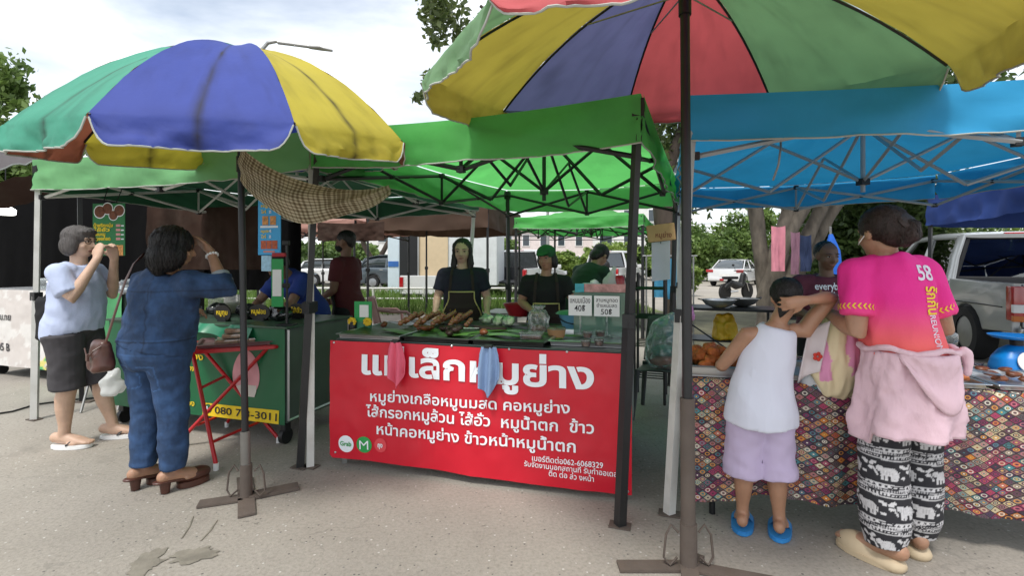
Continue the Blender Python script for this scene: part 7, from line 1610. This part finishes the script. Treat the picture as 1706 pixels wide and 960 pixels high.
    pane([(-.80, 3.98, zb), (.80, 3.98, zb), (.64, 3.24, zr), (-.64, 3.24, zr)], M_cglass, t, 'windscreen')
    B().box((0, 1.645, zr + .035), (.42, .05, .03), None, .01).build('brake_light', M_tail, t); B().box((0, 2.8, .93), (1.6, 2.2, .3)).build('dashboard', M_int, t)
    for s in (-1, 1):
        for y in (1.95, 3.0):
            st = B().box((s * .38, y, 1.12), (.5, .16, .52), MX.Rotation(R(8), 4, 'X'), .05).build('seat', M_int, t, 40); B().box((s * .38, y - .05, 1.45), (.28, .10, .2), None, .04).build('headrest', M_int, st, 40)
    for y in (1.08, 4.25):
        for s in (-1, 1): wheel(t, s * (W2 - .10), y, .37, .24)
    return t
pickup('silver pickup truck parked at the right beside the navy canopy', (6.0 + .9 * .94, 5.9 - .9 * .34, 0), R(-20), paintm('silver_car_paint', '#a2a6a8', .3))
rng_p = [('white pickup truck with open dark tailgate behind the centre seller', (-.35, 17.6, 0), R(-22), True), ('second white pickup truck behind the bending man', (3.3, 19.5, 0), R(-26), False)]
for lb, lc, rz, og in rng_p: pickup(lb, lc, rz, paintm('white_car_paint', '#d5d6d6', .05), og)
def car(label, loc, rz, pm, roofline, L_, hood, W2=.88, name='parked_car', cat='car', belt=.92):
    t = thing(name, label, cat, loc, rz)
    top = [(0, .62), (.04, belt), (.5, belt + .06)] + [(L_ * .5, belt + .04), (hood, belt + .0), (L_ - .25, belt - .16), (L_, .58)]
    extr(outline(top, [.85, L_ - .9], .25, .37), -W2, W2, .09).build('body', pm, t, 50)
    rl = roofline; b = B(); ps, rs = [], []
    for (y, z) in rl: ps.append(V((0, y, (z + belt) / 2))); rs.append((W2 - .10 - .14 * max(0, (z - belt)) / .5, max(.02, (z - belt) / 2 + .02)))
    b.tube(ps, rs, n=24, up=(0, 0, 1), ex=.55); b.build('cabin_glass', mat('dark_car_glass', '#2c363b', .08, spec=.9, coat=.3), t, 50)
    b = B(); rr = [q for q in rl if q[1] > belt + .38]; b.tube([V((0, y, z - .01)) for y, z in rr], [(W2 - .22, .035)] * len(rr), n=20, up=(0, 0, 1), ex=.6); b.build('roof', pm, t, 50)
    for s in (-1, 1):
        i0, i1 = rl[0], rl[-1]; r0, r1 = rr[0], rr[-1]; ym = (r0[0] + r1[0]) / 2
        for a, c_ in ((i0, r0), ((ym, belt), (ym, r0[1])), (i1, r1)): b = B(); b.tube([(s * (W2 - .07), a[0], belt), (s * (W2 - .21), c_[0], c_[1] - .02)], [(.045, .03)] * 2, n=8, up=(1, 0, 0)); b.build('pillar', pm, t, 50)
        B().box((s * (W2 - .12), .05, belt - .08), (.36, .14, .14), None, .03).build('tail_light', M_tail, t); B().box((s * (W2 - .16), L_ - .10, .70), (.34, .18, .13), None, .03).build('headlight', M_head, t)
        for y in (.95 + .35, L_ * .55): B().box((s * (W2 + .002), y, belt - .06), (.014, .18, .03)).build('door_handle', M_chrome, t)
        B().box((s * (W2 + .06), hood - .55, belt + .1), (.18, .1, .13), None, .03).build('mirror', pm, t)
        for y in (.85, L_ - .9): wheel(t, s * (W2 - .09), y, .33, .2)
    B().box((0, -.01, .62), (.5, .02, .13)).build('number_plate', M_plate, t); B().box((0, -.02, .42), (1.6, .1, .16), None, .03).build('rear_bumper', pm, t)
    return t
SED = [(.55, .98), (1.0, 1.28), (1.5, 1.42), (2.3, 1.45), (2.75, 1.40), (3.6, .98)]
HAT = [(.12, 1.0), (.35, 1.35), (.9, 1.47), (1.9, 1.48), (2.3, 1.42), (3.15, 1.0)]
SUV = [(.12, 1.05), (.4, 1.52), (1.0, 1.64), (2.2, 1.66), (2.6, 1.58), (3.4, 1.05)]
car('white saloon car with red tail lights left of the grey tree trunk', ((1212 - 853) / 820 * 27 - .6, 26, 0), R(-38), paintm('white_car_paint', '#d5d6d6', .05), SED, 4.7, 3.55)
car('silver blue hatchback parked left of the dark grey car', ((605 - 853) / 820 * 29, 29.2, 0), R(82), paintm('silver_blue_paint', '#8fa3b3'), HAT, 4.1, 3.1)
car('dark grey car parked beyond the grass behind the masked man', ((606 - 853) / 820 * 25 , 25, 0), R(-98), paintm('dark_grey_paint', '#4a545c'), SUV, 4.5, 3.4, belt=1.0)
car('white car glimpsed behind the blue shirted person', ((500 - 853) / 820 * 27, 27, 0), R(-80), paintm('white_car_paint', '#d5d6d6', .05), HAT, 4.1, 3.1)
# cargo box and pavilion
t = thing('cargo_box', 'white cargo box with cream panel and dark doorway behind the centre seller', 'container', (-2.15, 16.6, .55), R(-5)); B().box((0, 1.2, 1.15), (3.3, 2.4, 2.3), None, .02).build('box_body', mat('white_box_panel', '#d2d6d8', .5, var=.05, dirt=.15), t)
B().box((-.55, -.03, 1.15), (1.1, .05, 2.1), None, .01).build('cream_panel', mat('cream_panel', '#cdb898', .6, var=.05), t); B().box((-1.35, -.04, 1.1), (.62, .06, 2.2)).build('doorway', mat('dark_doorway', '#15171a', .7), t); B().tube([(-1.0, -.10, .1), (-1.0, -.10, 2.2)], .03, n=8).build('door_bar', M_alu, t)
for x in (-1.2, 1.2):
    for y in (.3, 2.1): B().box((x, y, -.28), (.2, .2, .54)).build('support', M_steel, t)
B().box((-.35, -.16, .02), (2.5, .1, .62), None, .02).build('truck_bed', paintm('white_car_paint', '#d5d6d6', .05), t); B().box((-1.55, -.23, .08), (.13, .05, .40), None, .015).build('tail_light', M_tail, t); B().box((-.35, -.18, -.34), (2.4, .1, .10)).build('bumper', M_black, t)
for x in (-1.1, .5): wheel(t, x, .35, .36, .22)
for o in t.children:
    if o.name.startswith('wheel'): o.location.z = -.55
t = thing('blue_white_booth', 'narrow white and blue booth left of the cargo box', 'booth', (-4.7, 19.5, 0)); B().box((0, .5, 1.2), (.45, 1.0, 2.4), None, .02).build('booth_body', mat('pale_blue_panel', '#c2cfd8', .6, var=.04), t); B().box((0, -.012, 1.25), (.41, .02, .22)).build('blue_stripe', mat('blue_stripe', '#2f62a8', .5), t)
# motorbike
t = thing('motorbike', 'parked motorbike in front of the white saloon car', 'motorbike', ((1208 - 853) / 820 * 17, 17, 0), R(-60))
for y in (0, 1.22):
    w_ = B().lathe([(.22, -.045), (.29, -.04), (.30, 0), (.29, .04), (.22, .045)], (0, 0, 0), 24, MX.Translation((0, y, .30)) @ MX.Rotation(R(90), 4, 'Y')).build('wheel', M_tyre, t, 40); B().lathe([(.03, .02), (.21, .01), (.21, -.01), (.03, -.02)], (0, 0, 0), 16, MX.Translation((0, y, .30)) @ MX.Rotation(R(90), 4, 'Y')).build('rim', M_rim, w_, 40)
b = B(); b.tube([(0, .0, .45), (0, .25, .62), (0, .6, .5), (0, .85, .5), (0, 1.0, .85)], [(.09, .10), (.13, .13), (.12, .14), (.12, .1), (.10, .12)], n=16, cap='round'); link('body', remesh(b, .02, 3), M_blackp, t)
B().box((0, .28, .78), (.24, .62, .10), None, .04).build('seat', M_blackcl, t, 40); B().tube([(-.34, .95, 1.02), (-.1, 1.0, 1.0), (.1, 1.0, 1.0), (.34, .95, 1.02)], .016, n=8).build('handlebar', M_black, t, 60); B().ell((0, 1.08, .88), (.10, .08, .10), None, 14).build('headlight', M_head, t, 180)
for s in (-1, 1): B().tube([(s * .06, 1.0, .85), (s * .07, 1.22, .30)], .022, n=8).build('fork', M_chrome, t, 60); B().tube([(s * .3, .98, 1.03), (s * .36, .96, 1.2)], .006, n=5).build('mirror_stem', M_black, t); B().ell((s * .37, .95, 1.22), (.06, .012, .04), None, 10).build('mirror', M_blackp, t, 180)
B().box((0, -.18, .72), (.14, .06, .08), None, .02).build('tail_light', M_tail, t)
B().tube([(.12, .1, .3), (.14, .5, .32)], [.045, .035], n=10).build('exhaust', M_chrome, t, 60)
